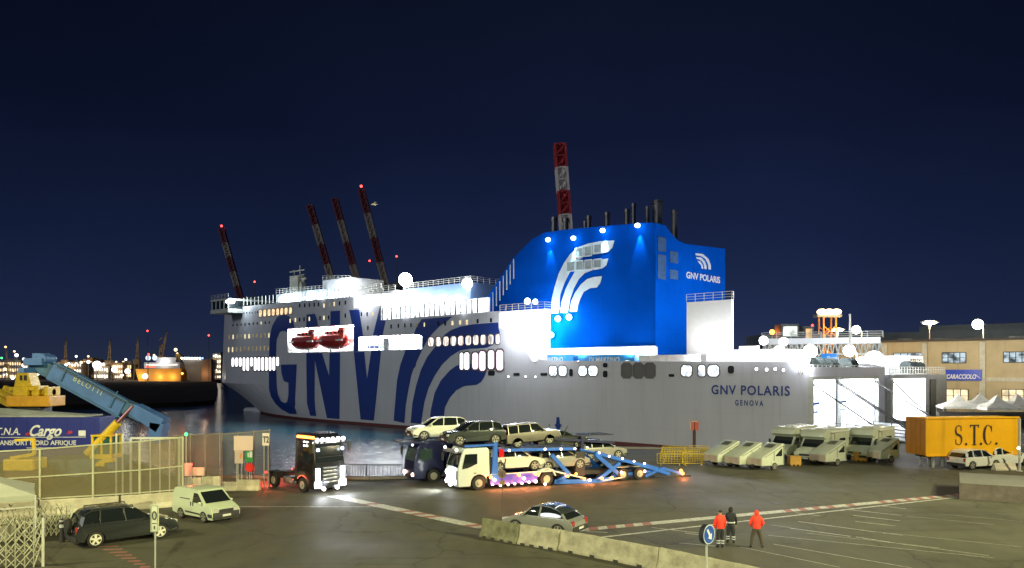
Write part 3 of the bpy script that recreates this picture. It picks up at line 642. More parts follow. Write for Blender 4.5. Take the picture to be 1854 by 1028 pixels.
# forward slope rails and small lights
for i in range(9):
    f = i/8; px = 880+f*50; py = 549-f*80; u, z = pv(px, py, 4.2); m = MB(); m.bar(X(u, 4.2, z-3.4), X(u, 4.2, z), .14); m.build("slope_post", pipew, ship)
m = MB(); m.ball(X(*pv(955, 545, .7)[:1], .7, pv(955, 545, .7)[1]), .5); m.ball(X(pv(969, 546, .7)[0], .7, pv(969, 546, .7)[1]), .42); m.build("twin_floodlight", em("lamp_blue_white", (.6, .8, 1), 14), ship)
for px, py, c in [(1010, 577, (.7, .95, 1)), (1030, 574, (.7, .95, 1)), (998, 606, (.3, 1, .9))]:
    u, z = pv(px, py, CASV-.6); m = MB(); m.ball(X(u, CASV-.6, z), .5, 10, 6); m.build("casing_lamp", em("lamp_cyan" if c[0] < .5 else "lamp_ice", c, 9), ship); point(ship, X(u, CASV-1.5, z), 900, c, .3)
# ---- aft white house
hv4 = 3.2
_, (au1, au0, az1, az0) = sb("aft_house", 1243, 547, 1275, 655, hv4, 16, fl, z0=zA)
au0 = au1-7
m = MB(); vR = pu(1328, 560, au0)[0]; 
ship_aft = [o for o in ship.children if o.name.startswith("aft_house")][0]; bpy.data.objects.remove(ship_aft)
m.bx(hv4, vR, au0, au1, zA, az1); m.build("aft_house", fl, ship, bevel=.05)
m = MB(); rail(m, X(au0, hv4, az1), X(au0, vR, az1), 1.1, 1.2); rail(m, X(au0, hv4, az1), X(au1, hv4, az1), 1.1, 1.2); m.build("aft_house_railing", pipew, ship)
m = MB(); m.bx(hv4+2, vR+1.5, au0-3, au0-.02, zA, 11.6); m.bx(hv4+5, vR+4, au0-6.5, au0-3, zA, 9.6); m.build("lower_aft_house", fl, ship, bevel=.05)
for v in (hv4+2, hv4+8):
    point(ship, X(au0-4.5, v, 12.6), 6000, (.97, .98, 1), .4); mm = MB(); mm.ball(X(au0-3.4, v+.5, 12.3), .6, 10, 6); mm.build("house_floodlight", E_white, ship)
point(ship, X(au1-3, 1.2, 10.2), 2600, (1, 1, 1), .3); point(ship, X(8, 3, 10.3), 900, (1, 1, 1), .3)
ld, ldq = sb("low_deck_house", 1278, 634, 1425, 655, .6, 8, fl, z0=7.76)
for f in (.15, .5, .85): point(ship, X(ldq[1]+(ldq[0]-ldq[1])*f, -.6, ldq[2]+.6), 420, (.97, .98, 1), .3)  # points added to whiten the low house, no lamps stand here
# ---- aft mooring deck: rail, winches, lamps
m = MB(); zt = top(0)-.9
rail(m, X(.2, .3, 7.75), X(.2, 25.7, 7.75), 1.2, 1.3, .04); m.build("stern_railing", pipew, ship)
def winch(v, u, par, s=1):
    m = MB(); m.cyl(X(u, v-1.1*s, 8.9), X(u, v+1.1*s, 8.9), .75*s, n=14); o = m.build("winch", pm("winch_grey", (.05, .06, .065), .6), par, smooth=True)
    m = MB()
    for q in (-1.15, 0, 1.15): m.cyl(X(u, v+q*s-.08, 8.9), X(u, v+q*s+.08, 8.9), 1.15*s, n=18)
    m.box(X(u, v, 8.0), (2.6*s, 1.6, .5)); m.build("winch_flange", pm("winch_green", (.06, .085, .085), .6), o)
winch(3.5, 2.5, ship); winch(8, 2.7, ship); winch(12.5, 2.6, ship, .9); winch(20, 3, ship)
def floodball(px, py, u, r, par, power, nm="stern_floodlight", col=(1, 1, 1), mt=None):
    v, z = pu(px, py, u); m = MB(); m.ball(X(u, v, z), r, 14, 8); o = m.build(nm, mt or E_white, par, smooth=True)  # ball oversized, the lamp's bloom is put into its size
    m = MB(); m.bar(X(u, v, 7.7), X(u, v, z-r*.8), .14); m.build("lamp_post", steel, o)
    if power: point(par, X(u-r-.4, v, z+.2), power, col, .3)
floodball(1449, 651, 1.0, 1.15, ship, 1500); floodball(1411, 636, 6, .75, ship, 500); floodball(1467, 636, 3, .9, ship, 400)
# stern doors' bright garages and ramps
m = MB()
for a, b, z0, z1 in DOORS:
    m.add([X(.02, a, z0), X(.02, b, z0), X(.02, b, z1), X(.02, a, z1), X(24, a, z0), X(24, b, z0), X(24, b, z1), X(24, a, z1)], [(0, 1, 5, 4), (3, 7, 6, 2), (4, 5, 6, 7), (0, 4, 7, 3), (1, 2, 6, 5)])
m.build("garage_interior", fl, ship)
for a, b, z0, z1 in DOORS:
    k = max(2, int((b-a)/3))
    for i in range(k):
        for u in (3, 10): point(ship, X(u, a+(b-a)*(i+.5)/k, z1-.7), 1300, (.95, .98, 1), .35)
m = MB(); m.bx(-.35, .2, -.25, .2, .5, 7.6) if False else None
m = MB()
for v in (.1, 8.55, 22.2): m.bx(v-.12, v+.12, -.5, .15, .2, 7.4)
m.bx(0, 22.4, -.4, .1, 7.12, 7.5); m.build("door_frame", steel, ship)
for a, b, z0, z1 in DOORS:
    m = MB(); m.add([X(0, a, 1.02), X(0, b, 1.02), X(-13, b, .12), X(-13, a, .12), X(0, a, .72), X(0, b, .72), X(-13, b, .03), X(-13, a, .03)], [(0, 1, 2, 3), (4, 7, 6, 5), (0, 3, 7, 4), (1, 5, 6, 2), (0, 4, 5, 1), (3, 2, 6, 7)])
    o = m.build("stern_ramp", pm("ramp_steel", (.22, .25, .27), .5, metal=.3), ship)
    m = MB(); m.bar(X(0, a, 6.8), X(-9, a, .9), .16); m.bar(X(0, b, 6.8), X(-9, b, .9), .16); rail(m, X(0, a+.1, 1.02), X(-11, a+.1, .3), 1.1, 2); m.build("ramp_chain", plastic, o)
    m = MB(); m.bx(a+1, a+2.6, -.1, 2.5, 4, 4.3); m.bx(a+.3, a+2.2, -.1, 2.5, 3, 3.2); m.build("door_flap", blues, o)
# trucks on the weather deck
def deck_trailer(px0, px1, col, lab, txt=None, ztop=None):
    u1 = pv(px0, 650, 1.2)[0]; u0 = pv(px1, 650, 1.2)[0]
    zt = ztop or pv((px0+px1)/2, 642, 1.2)[1]
    e = empty("box_trailer", SHM @ Vector(X((u0+u1)/2, 2.5, zA)), TH, lab, "trailer")
    Lh = (u1-u0)/2; m = MB(); m.bx(-1.25, 1.25, -Lh, Lh, 1.1, zt-zA); m.build("box_body", col, e, bevel=.05)
    m = MB(); m.bx(-1, 1, -Lh+.3, Lh-.3, .8, 1.08); m.build("chassis", plastic, e)
    for y in (-Lh+1.5, -Lh+2.8, Lh-2):
        for s in (-1, 1): m = MB(); m.cyl((s*.95, y, .5), (s*1.22, y, .5), .5, n=16); m.build("wheel", rubber, e)
    if txt:
        t = text(txt, "lettering", white, e, Matrix.Identity(4), size=1.0, shear=.2, off=.02, extr=.005)
        xs = [v.co.x for v in t.data.vertices]; mx = max(xs)
        for v in t.data.vertices: f = v.co.x/mx; v.co = Vector((-1.27-v.co.z, Lh*.6-f*Lh*1.1, zt-zA-1.1+v.co.y*1.0))
    return e
skyb = pm("sky_blue_tarp", (.03, .30, .75), .5)
deck_trailer(964, 1038, skyb, "sky blue lettered box trailer on the ferry's open deck beside the curved bulwark", "DI MARTINO")
deck_trailer(1046, 1148, skyb, "longer sky blue box trailer on the ferry deck between the blue and white trailers", "DI MARTINO")
deck_trailer(1156, 1268, pm("white_tarp", (.7, .7, .72), .5), "white box trailer with faint red mark on the ferry's aft deck", None)
# ---- upper decks forward
# promenade columns
cu0 = pv(866, 560, .5)[0]; cu1 = ud-.3
m = MB(); colz0 = zB-.1; zc1 = lambda u: colz0+2.6
cols = int((cu1-cu0)/1.35)
for i in range(cols+1):
    u = cu0+(cu1-cu0)*i/cols; o = MB(); o.bx(.22, .4, u-.13, u+.13, colz0, colz0+2.5); o.build("promenade_post", plastic, ship)
m.bx(.2, 1.6, cu0, cu1, colz0+2.5, colz0+2.65); m.build("promenade_roof", fl, ship)
m = MB(); m.bx(2.2, 2.4, cu0-1, cu1, colz0, colz0+2.9); m.build("promenade_wall", fl, ship)
for i in range(8):
    u = cu0+(cu1-cu0)*(i+.5)/8; point(ship, X(u, 1.1, colz0+2.1), 520, (.95, .98, 1), .3)
# raised white lounge above
_, q = sb("upper_house", 640, 536, 692, 558, .3, 12, fl, z0=zC-.3); 
m = MB(); rail(m, X(q[1], .5, q[2]), X(q[0], .5, q[2]), 1.1, 1.5); m.build("upper_house_railing", pipew, ship)
point(ship, X((q[0]+q[1])/2, -2.5, q[2]-1), 1500, (.95, .98, 1), .4)
uhA, zt_ = pv(730, 516, 5); uhB, _ = pv(852, 520, 5)
m = MB(); hh = pv(790, 517, 5)[1]
m.bx(5, 21, uhB, uhA, zB-.1, hh); m.build("sun_deck_house", pm("house_blue_grey", (.16, .26, .46), .5, var=.05), ship, bevel=.05)
m = MB(); rail(m, X(uhB, 5.1, hh), X(uhA, 5.1, hh), 1.1, 1.5); rail(m, X(uhB, 5.1, hh), X(uhB, 18, hh), 1.1, 1.5)
u_, z_ = pv(692, 523, 3); rail(m, X(uhA, 3, hh-.3), X(u_, 3, hh-.3), 1.1, 1.5); m.build("sun_deck_railing", pipew, ship)
m = MB(); m.bx(3, 19, uhA, u_, hh-1.2, hh-.3); m.bx(3.3, 18, uhA, u_, zC, hh-1.2); m.build("sun_deck_platform", fl, ship)
for px, py, v, r in [(734, 506, 4.5, 1.35), (846, 513, 4.5, .95), (761, 545, 3.6, 1.15), (791, 547, 3.6, 1.15), (819, 547, 3.6, 1.15), (852, 549, 3, .8), (728, 541, 3.4, 1.6), (634, 521, 4, 1.5), (622, 519, 4, .9)]:
    u, z = pv(px, py, v); m = MB(); m.ball(X(u, v, z), r, 16, 10); o = m.build("globe_floodlight", E_globe, ship, smooth=True)  # globe enlarged so that its size stands for bloom
    m = MB(); m.bar(X(u, v, z-r*.7), X(u, v, z-r-1.5), .16); m.build("lamp_post", steel, o); point(ship, X(u, v-r-.8, z), 45, (.75, .88, 1), .5)
# forward upper works: mast house, radar mast, row of posts
def at(px, py, v): u, z = pv(px, py, v); return X(u, v, z)
m = MB(); a = at(584, 508, 5); b = at(634, 545, 5); m.bx(5, 14, b[1], a[1], top(110)-.3, a[2]); m.build("mast_house", shipw, ship, bevel=.05)
m = MB(); a = at(502, 533, 4); b = at(585, 545, 4); m.bx(4, 18, b[1], a[1], top(120)-.3, a[2]); m.build("wheelhouse_top", pm("wheelhouse_grey", (.45, .52, .58), .5), ship, bevel=.05)  # wheelhouse top is a duller blue-grey than the mast house
m = MB(); rail(m, at(500, 533, 3.8), at(585, 527, 3.8), 1.3, 1.5); m.build("top_railing", pipew, ship); m = MB(); rail(m, at(584, 508, 4.8), at(634, 508, 4.8), 1.1, 1.5); m.build("top_railing", pipew, ship); m = MB(); rail(m, at(640, 530, 1), at(690, 522, 1), 1.1, 1.5); m.build("top_railing", pipew, ship)
for i, (px, r) in enumerate([(510, .7), (516, .75), (522, .75), (528, .75), (534, .75), (540, .7), (560, .95), (580, .95), (603, .9), (611, .9)]):
    p = at(px, 542-(px-510)*.07, 3.4); m = MB(); m.ball(p, r, 12, 8); m.build("deck_floodlight", E_cool, ship, smooth=True)
    if i % 3 == 0: point(ship, (p[0]-1.2, p[1], p[2]+.3), 500, (.8, .9, 1), .4)
m = MB(); p = at(537, 530, 12); q = at(537, 492, 12)
m.bx(p[0]-1, p[0]+1, p[1]-2.2, p[1]+1.6, p[2]-2, q[2]-1.2); m.bx(p[0]-.6, p[0]+.6, p[1]-3.2, p[1]-1.4, p[2]-2, q[2]-3); m.bar((p[0], p[1]-1.6, q[2]-1), (p[0], p[1]-1.6, q[2]+1.4), .2); m.bar((p[0], p[1]+1, q[2]-1), (p[0], p[1]+1, q[2]+.5), .2)
for z in (-2.5, -1, .2): m.bar((p[0], p[1]-3.6, q[2]+z), (p[0], p[1]+3, q[2]+z), .25)
m.box((p[0], p[1]-3, q[2]-2), (.4, 2.6, .5)); m.build("radar_mast", pm("mast_grey", (.6, .6, .52), .5), ship)
m = MB()
for i in range(30):
    px = 440+i*6.6 ; 
    if px > 635: break
    u, z = hp(px, 553-(px-440)*.083); m = MB(); m.bar(hv(u, z, 0, -.2), (hv(u, z, 0, -.2)[0], u, z+1.9), .16); m.build("roof_post", pipew, ship)
# bridge wing
bw = pv(440, 560, -1); m = MB()
u0, z0 = pv(434, 575, -2.4); u1, z1 = pv(398, 553, -2.4)
p0 = pv(437, 583, -2.2); zb_ = hp(425, 578)[1]; zt_ = hp(425, 556)[1]
wu0 = hp(440, 570)[0]; wu1 = wu0+9
m = MB(); m.bx(-3.4, 12, wu0, wu1, zb_+1.2, zb_+2.2); m.bx(-3.4, 12, wu0, wu1, zb_+4.2, zb_+4.7); m.build("bridge_wing", pm("wing_grey", (.45, .46, .42), .5), ship, bevel=.1)
m = MB(); m.bx(-3.1, 11, wu0+.3, wu1-.3, zb_+2.2, zb_+4.2); m.build("wing_windows", glass, ship)
for i in range(5): m = MB(); m.bx(-3.2, -3.05, wu0+.2+i*2.05, wu0+.45+i*2.05, zb_+2.2, zb_+4.2); m.build("wing_mullion", shipw, ship)
m = MB(); rail(m, X(wu0, -3.2, zb_+4.7), X(wu1, -3.2, zb_+4.7), 1.1, 1.6); m.build("wing_railing", pipew, ship)
m = MB(); m.ball(X(wu0+1.0, -2.2, zb_+3.9), 1.1, 12, 8, .6); m.build("wing_floodlight", E_white, ship); point(ship, X(wu0-1.8, -1.8, zb_+3.9), 1300, (.8, .95, 1), .4)
# bulbous bow
m = MB(); p = hp(458, 738); m.ball(X(163, 13, -2.9), 1.0, 14, 8); m.cyl(X(150, 13, -3.2), X(163, 13, -2.9), 1.9, 1.0, 14); m.build("bulbous_bow", hullm, ship, smooth=True)

# ================================================================ second ferry moored beside it
f2 = empty("ferry", SHM @ Vector(X(0, 28.5, 0)), TH, "low stern of the neighbouring ferry with its bright open door, behind the yellow trailer", "ferry")
m = MB(); vv = [0, .9, 16.4, 28]; zz = [-2.8, .9, 7.0, 7.6]
for i in range(3):
    for j in range(3):
        if j == 1 and i == 1: continue
        m.add([X(0, vv[i], zz[j]), X(0, vv[i+1], zz[j]), X(0, vv[i+1], zz[j+1]), X(0, vv[i], zz[j+1])], [(0, 1, 2, 3)])
m.add([X(0, 0, -2.8), X(0, 28, -2.8), X(0, 28, 7.6), X(0, 0, 7.6), X(70, 0, -2.8), X(70, 28, -2.8), X(70, 28, 7.6), X(70, 0, 7.6)], [(4, 5, 6, 7), (0, 4, 7, 3), (1, 2, 6, 5), (3, 7, 6, 2)]); m.build("hull", pm("grey_hull", (.30, .31, .30), .6), f2)
m = MB(); a, b, z0, z1 = .9, 16.4, .9, 7.0
m.add([X(.02, a, z0), X(.02, b, z0), X(.02, b, z1), X(.02, a, z1), X(20, a, z0), X(20, b, z0), X(20, b, z1), X(20, a, z1)], [(0, 1, 5, 4), (3, 7, 6, 2), (4, 5, 6, 7), (0, 4, 7, 3), (1, 2, 6, 5)]); m.build("garage_interior", fl, f2)
for v in (3, 8.5, 14): point(f2, X(4, v, 6.2), 2200, (1, 1, 1), .35); point(f2, X(12, v, 6.2), 1500, (1, 1, 1), .35)
m = MB(); m.bx(18.5, 21.5, -.15, .2, 0, 6.8); m.build("side_door", pm("dark_steel_door", (.05, .055, .055), .5), f2)
m = MB(); m.bx(6, 18, 14, 22, 7.6, 9.6); m.bx(19.5, 27, 3.5, 9, 7.6, 10.8); m.build("deck_house", fl, f2, bevel=.05)
for i in range(6):
    m = MB(); m.bx(20.3+i*1.05, 21.0+i*1.05, 3.42, 3.5, 9.4, 10.2); m.build("window", DK, f2)
m = MB(); rail(m, X(.2, .3, 7.6), X(.2, 27.7, 7.6), 1.2, 1.3, .04); rail(m, X(14.1, 6.2, 9.6), X(14.1, 18, 9.6), 1.1, 1.5); m.build("railing", pipew, f2)
winch(17, 3, f2, .8); winch(23, 3, f2, .7)
m = MB(); m.ball(X(3, 2.2, 9.7), 1.3, 14, 8); m.build("stern_floodlight", E_white, f2, smooth=True); point(f2, X(1.0, 3.5, 10.6), 1200, (1, 1, 1), .4)
for v in (10, 19, 25): point(f2, X(-1.5, v, 11), 700, (1, 1, 1), .4)
m = MB(); m.add([X(0, 1.2, .95), X(0, 16, .95), X(-12, 16, .1), X(-12, 1.2, .1), X(0, 1.2, .6), X(0, 16, .6), X(-12, 16, .02), X(-12, 1.2, .02)], [(0, 1, 2, 3), (4, 7, 6, 5), (0, 3, 7, 4), (1, 5, 6, 2), (0, 4, 5, 1), (3, 2, 6, 7)]); m.build("stern_ramp", pm("ramp_steel", (.22, .25, .27)), f2)
m = MB(); m.bar(X(-.2, -.7, 7), X(-6.5, -.9, .8), .22); m.bx(-2.0, -1.2, -.8, -.2, .1, 7); m.build("ramp_post", steel, f2)
# ================================================================ vehicles
def wheel(par, x, y, r, wd, side, name="wheel", rim=None, spokes=5, dark=False):
    m = MB(); s = side
    m.cyl((x, y-wd/2, r), (x, y+wd/2, r), r, n=26); o = m.build(name, rubber, par, bevel=.03, smooth=True)
    yo = y+s*(wd/2+.012); m = MB()
    m.cyl((x, yo-s*.03, r), (x, yo, r), r*.22, n=12)
    for k in range(spokes):
        a = 2*PI*k/spokes+.3; d = Vector((math.cos(a), 0, math.sin(a))); q = Vector((-math.sin(a), 0, math.cos(a)))
        c = Vector((x, yo, r)); w0, w1 = r*.11, r*.17
        m.add([c+q*w0, c-q*w0, c+d*r*.66-q*w1, c+d*r*.66+q*w1], [(0, 1, 2, 3)])
    n = 24; a_, b_ = [], []
    for k in range(n):
        t = 2*PI*k/n; a_.append((x+r*.62*math.cos(t), yo, r+r*.62*math.sin(t))); b_.append((x+r*.7*math.cos(t), yo, r+r*.7*math.sin(t)))
    m.add(a_+b_, [(k, (k+1) % n, n+(k+1) % n, n+k) for k in range(n)])
    m.build("rim", rim or rimm, o); return o
def arch(cx, r, z0, n=9):
    """points of a wheel arch going from +x to -x, opening downward"""
    pts = []
    for k in range(n+1):
        t = PI*k/n; pts.append((cx+r*math.cos(t), max(z0, 0)+0 if False else z0+(r*math.sin(t))))
    return pts
def car(name, L, Wd, H, paint, label, cat="car", group=None, kind="suv", rails=False, lights=False, rim=None, glassm=None):
    """x forward, wheels on z=0"""
    e = empty(name, (0, 0, 0), 0, label, cat, group)
    hx = L/2; r = {'suv': .37, 'van': .31, 'beetle': .34, 'jeep': .36}.get(kind, .34); zb = .26 if kind != 'jeep' else .32
    wf, wr = hx-.86, -hx+.82
    belt = H*.63; hood = H*.60
    if kind == 'suv':
        low = [(-hx+.04, .35), (-hx, .62), (-hx+.02, .82), (-hx+.12, belt), (.2*L, belt+.0), (.25*L, belt-.0), (hx-.75, hood+.0), (hx-.35, hood-.06), (hx-.12, hood-.18), (hx, hood-.36), (hx+.02, .5), (hx-.06, zb)]
        gh = [(-hx+.10, belt-.03), (-hx+.30, H-.26), (-hx+.46, H-.10), (-hx+.75, H-.02), (-.12*L, H+.01), (.0*L, H-.015), (.07*L, H-.09), (.255*L, belt-.03)]
    elif kind == 'jeep':
        low = [(-hx+.02, .4), (-hx, .7), (-hx+.05, belt), (.22*L, belt+.02), (.25*L, belt), (hx-.2, hood+.03), (hx-.03, hood-.1), (hx, .55), (hx-.06, zb)]
        gh = [(-hx+.06, belt-.03), (-hx+.14, H-.08), (-hx+.28, H-.01), (.02*L, H), (.10*L, H-.03), (.235*L, belt-.03)]
    elif kind == 'beetle':
        low = [(-hx+.06, .34), (-hx, .55), (-hx+.05, .75), (-hx+.35, belt+.0), (.12*L, belt+.02), (.2*L, belt-.02), (hx-.55, hood-.04), (hx-.2, hood-.2), (hx-.02, .55), (hx-.06, zb)]
        gh = [(-hx+.30, belt-.03), (-hx+.62, H-.32), (-hx+.95, H-.14), (-hx+1.35, H-.03), (-.06*L, H+.01), (.04*L, H-.04), (.10*L, H-.14), (.22*L, belt-.03)]
    elif kind == 'van':
        belt = H*.56; hood = H*.54
        low = [(-hx+.03, .35), (-hx, .6), (-hx+.02, H*.8), (-hx+.16, H-.06), (-hx+.4, H), (.04*L, H), (.11*L, H-.06), (.13*L, H-.12), (.315*L, belt+.04), (hx-.5, hood), (hx-.12, hood-.18), (hx, .62), (hx+.01, .4), (hx-.06, .2)]
        gh = None
    else: raise ValueError
    ar = r*1.17
    pts = list(low)+[(wf+ar, zb if kind != 'van' else .2)]+[(wf+ar*math.cos(PI*k/10), max(.2, r*.85)+ar*.98*math.sin(PI*k/10)) for k in range(11)]+[(wf-ar, zb), (wr+ar, zb)]
    pts += [(wr+ar*math.cos(PI*k/10), max(.2, r*.85)+ar*.98*math.sin(PI*k/10)) for k in range(11)]+[(wr-ar, zb)]
    hw = Wd/2
    def bw(z):
        if z < .35: return hw-.06
        if kind == 'van': return hw-max(0, z-1.0)*.10
        return hw-max(0, z-.75)*.10
    m = MB()
    # body: cross sections along the outline with a rounded shoulder
    m.prism(pts, 0, 0, fn=bw); body = m.build("body", paint, e, bevel=.09, smooth=True, seg=3)
    gl = glassm or glass
    if gh:
        def gw(z): t = (z-belt)/(H-belt); return (hw-.07)-.17*max(0, t)
        m = MB(); m.prism(gh, 0, 0, fn=gw); m.build("windows", gl, e, bevel=.04, smooth=True)
        # roof skin and pillars
        top_ = [p for p in gh if p[1] > belt+.1]; m = MB(); rp = [(x, z+.025) for x, z in top_]; rp2 = [(x, z-.03) for x, z in reversed(top_)]
        m.prism(rp+rp2, 0, 0, fn=lambda z: gw(min(z, H))+.012); m.build("roof", paint if kind != 'beetle' else darkcar, e, bevel=.02, smooth=True)
        for s in (-1, 1):
            m = MB()
            def P(x, z, o=.012): return (x, s*(gw(z)+o), z)
            fa, fb = gh[-1], gh[-2]; m.bar(P(fa[0]-.02, fa[1]), P(fb[0], fb[1]), .09, .06)
            ra_, rb_ = gh[0], gh[1]; m.bar(P(ra_[0]+.1, ra_[1]), P(rb_[0]+.03, rb_[1]), .2 if kind == 'suv' else .14, .06)
            if kind != 'beetle': m.bar(P(-.30*L+.1, belt), P(-.27*L, H-.05), .12, .05)
            m.bar(P(-.03*L, belt), P(-.045*L, H-.04), .08, .05); m.bar(P(ra_[0]+.05, belt+.01), P(fa[0], belt+.01), .04, .05)
            m.build("pillar", paint, e)
    else:
        m = MB(); a, b = (.137*L, H-.14), (.31*L, belt+.05); yy = .08
        m.add([(a[0]+.012, -(bw(a[1])-.13), a[1]), (a[0]+.012, bw(a[1])-.13, a[1]), (b[0]+.03, bw(b[1])-.10, b[1]+.03), (b[0]+.03, -(bw(b[1])-.10), b[1]+.03)], [(0, 1, 2, 3)])
        m.build("windshield", gl, e)
        for s in (-1, 1):
            m = MB(); q = [(.28*L, belt+.03), (.135*L, H-.2), (.04*L, H-.2), (.02*L, belt+.06)]
            m.add([(x, s*(bw(z)+.012), z) for x, z in q], [(0, 1, 2, 3)]); m.build("side_window", gl, e)
            m = MB(); m.bar((-.3*L, s*(bw(1.1)+.01), 1.18), (-.05*L, s*(bw(1.1)+.01), 1.18), .02, .03); m.bar((-.16*L, s*(hw+.01), .48), (.2*L, s*(hw+.01), .44), .02, .07); m.build("side_trim", plastic, e)
            for x in (-.02*L, .035*L): m = MB(); m.box((x, s*(bw(1)+.015), .93), (.05, .03, .2)); m.build("door_handle", plastic, e)
    # bumpers, lights, plate, mirrors
    m = MB(); m.box((hx+.0, 0, .42), (.14, Wd*.93, .26 if kind != 'van' else .36)); m.box((hx-.28, hw-.06, .42), (.5, .1, .2)); m.box((hx-.28, -hw+.06, .42), (.5, .1, .2)); m.build("front_bumper", plastic, e, bevel=.04, smooth=True)
    m = MB(); m.box((-hx+.0, 0, .42), (.12, Wd*.92, .26)); m.build("rear_bumper", plastic, e, bevel=.04, smooth=True)
    m = MB(); m.box((hx+.035, 0, hood-.37 if kind != 'van' else .68), (.05, Wd*.5, .16)); m.build("grille", plastic, e, bevel=.02)
    lm = em("head_glass_lit", (1, .97, .85), 6) if lights else pm("headlight_glass", (.5, .5, .45), .15, coat=.5)
    for s in (-1, 1):
        m = MB(); m.box((hx-.13, s*(hw-.24), hood-.25), (.26, .34, .17)); m.build("headlight", lm, e, bevel=.05, smooth=True)
        m = MB(); m.box((-hx+.05, s*(hw-.14), belt-.2), (.12, .2, .28 if kind != 'van' else .4)); m.build("taillight", pm("taillight_red", (.35, .03, .03), .25, coat=.5), e, bevel=.03, smooth=True)
        m = MB(); m.box((.19*L if kind != 'van' else .24*L, s*(hw+.1), belt+.08), (.12, .2, .14)); m.build("mirror", paint, e, bevel=.04, smooth=True)
    m = MB(); m.box((hx+.075, 0, .42), (.01, .5, .11)); m.build("number_plate", pm("plate_white", (.6, .6, .56)), e)
    m = MB(); m.box((-hx-.065 if kind != 'suv' else -hx-.03, 0, .78 if kind == 'suv' else .45), (.012, .5, .11)); m.build("number_plate", pm("plate_white", (.6, .6, .56)), e)
    if rails:
        for s in (-1, 1): m = MB(); m.bar((-hx+.7, s*(hw-.3), H+.06), (.05*L, s*(hw-.3), H+.06), .04, .05); m.bar((-hx+.7, s*(hw-.3), H), (-hx+.7, s*(hw-.3), H+.06), .05); m.bar((.05*L, s*(hw-.3), H-.02), (.05*L, s*(hw-.3), H+.06), .05); m.build("roof_rail", plastic, e)
    for x in (wf, wr):
        for s in (-1, 1): wheel(e, x, s*(hw-.13), r, .22, s, rim=rim)
    return e
def heading(dx, dy): return math.atan2(dy, dx)
def put(e, x, y, z=0, rz=0, ry=0): e.location = (x, y, z); e.rotation_euler = (0, ry, rz); return e
# parked vehicles of the foreground
van = car("delivery_van", 3.9, 1.72, 1.74, vanw, "small pale green-white delivery van standing on the asphalt near the white barriers", "van", kind='van')
put(van, -17.15, 45.0, 0, heading(.80, -.60))
suv = car("parked_car", 4.6, 1.85, 1.72, pm("dark_blue_grey_paint", (.022, .026, .028), .22, metal=.2, coat=.8, var=.05), "dark grey SUV with roof rails parked beside the folding gates at lower left", kind='suv', rails=True, rim=pm("bright_rim", (.7, .68, .55), .4))
put(suv, -18.98, 39.25, 0, heading(.74, .67))
m = MB(); m.cyl((-2.3, .1, .95), (-2.52, .1, .95), .36, n=24); o = m.build("spare_wheel", rubber, suv, bevel=.03, smooth=True); o.location = (0, 0, 0)
bt = car("parked_car", 4.1, 1.75, 1.46, silver, "rounded silver-white small car with black roof parked behind the concrete barriers", kind='beetle'); put(bt, 1.65, 41.2, 0, heading(-.86, .51))
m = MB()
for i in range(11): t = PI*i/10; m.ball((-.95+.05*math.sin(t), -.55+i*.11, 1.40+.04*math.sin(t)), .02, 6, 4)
m.build("roof_glint_dots", em("roof_glint", (.9, .95, 1), 2.5), bt)  # glowing dots put in as a glint along the roof
wc = car("parked_car", 4.4, 1.84, 1.62, wcar, "white SUV parked just in front of the yellow trailer's legs", group="white cars by the yellow trailer"); p = G(1774, 849); put(wc, p.x, p.y+.7, 0, heading(.93, .36))
wc2 = copy_at(wc, (0, 0, 0), label="second white SUV half hidden at the right end of the yellow trailer"); p = G(1828, 846); put(wc2, p.x+.6, p.y+1.6, 0, heading(.96, .28))

# ---------------------------------------------------------------- lorry cab
def cab(e, L, Wd, H, paint, zf=.35, wx=-1.4, glassm=None, lip=0, mirr=plastic):
    """x forward, front face at x=0; side view outline with a raked windscreen"""
    hw = Wd/2; r = .5; wz = H*.53
    ar = [(wx+r*1.2*math.cos(PI*k/10), .5+r*1.2*math.sin(PI*k/10)) for k in range(11)]
    pts = [(0, zf), (.03, .9), (0, wz), (-.32, H-.28), (-.5, H-.02), (-L+.15, H), (-L, H-.2), (-L, .95), (wx-r*1.2, .95), (wx-r*1.2, .5)]+list(reversed(ar))+[(wx+r*1.25, zf)]
    m = MB(); m.prism(pts, 0, 0, fn=lambda z: hw-max(0, z-1.4)*.045); o = m.build("cab", paint, e, bevel=.07, smooth=True, seg=3)
    gm_ = glassm or glass
    m = MB(); x0, z0, x1, z1 = -.02, wz+.06, -.33, H-.36; m.add([(x0+.03, -hw+.16, z0), (x0+.03, hw-.16, z0), (x1+.035, hw-.24, z1), (x1+.035, -hw+.24, z1)], [(0, 1, 2, 3)]); m.build("windshield", gm_, e)
    for s in (-1, 1):
        m = MB(); q = [(-.25, wz-.05), (-.5, H-.42), (-1.38, H-.42), (-1.38, wz+.3), (-.7, wz+.02)]
        m.add([(x, s*(hw-max(0, z-1.4)*.045+.014), z) for x, z in q], [(0, 1, 2, 3, 4)]); m.build("side_window", gm_, e)
        m = MB(); m.bar((-.1, s*hw, H-.5), (.22, s*(hw+.22), H-.45), .05); m.box((.2, s*(hw+.2), H-.75), (.12, .24, .6)); m.build("mirror", mirr, e, bevel=.03)
        m = MB(); m.box((-1.2, s*(hw+.01), wz-.35), (.2, .03, .05)); m.build("door_handle", plastic, e)
    return o
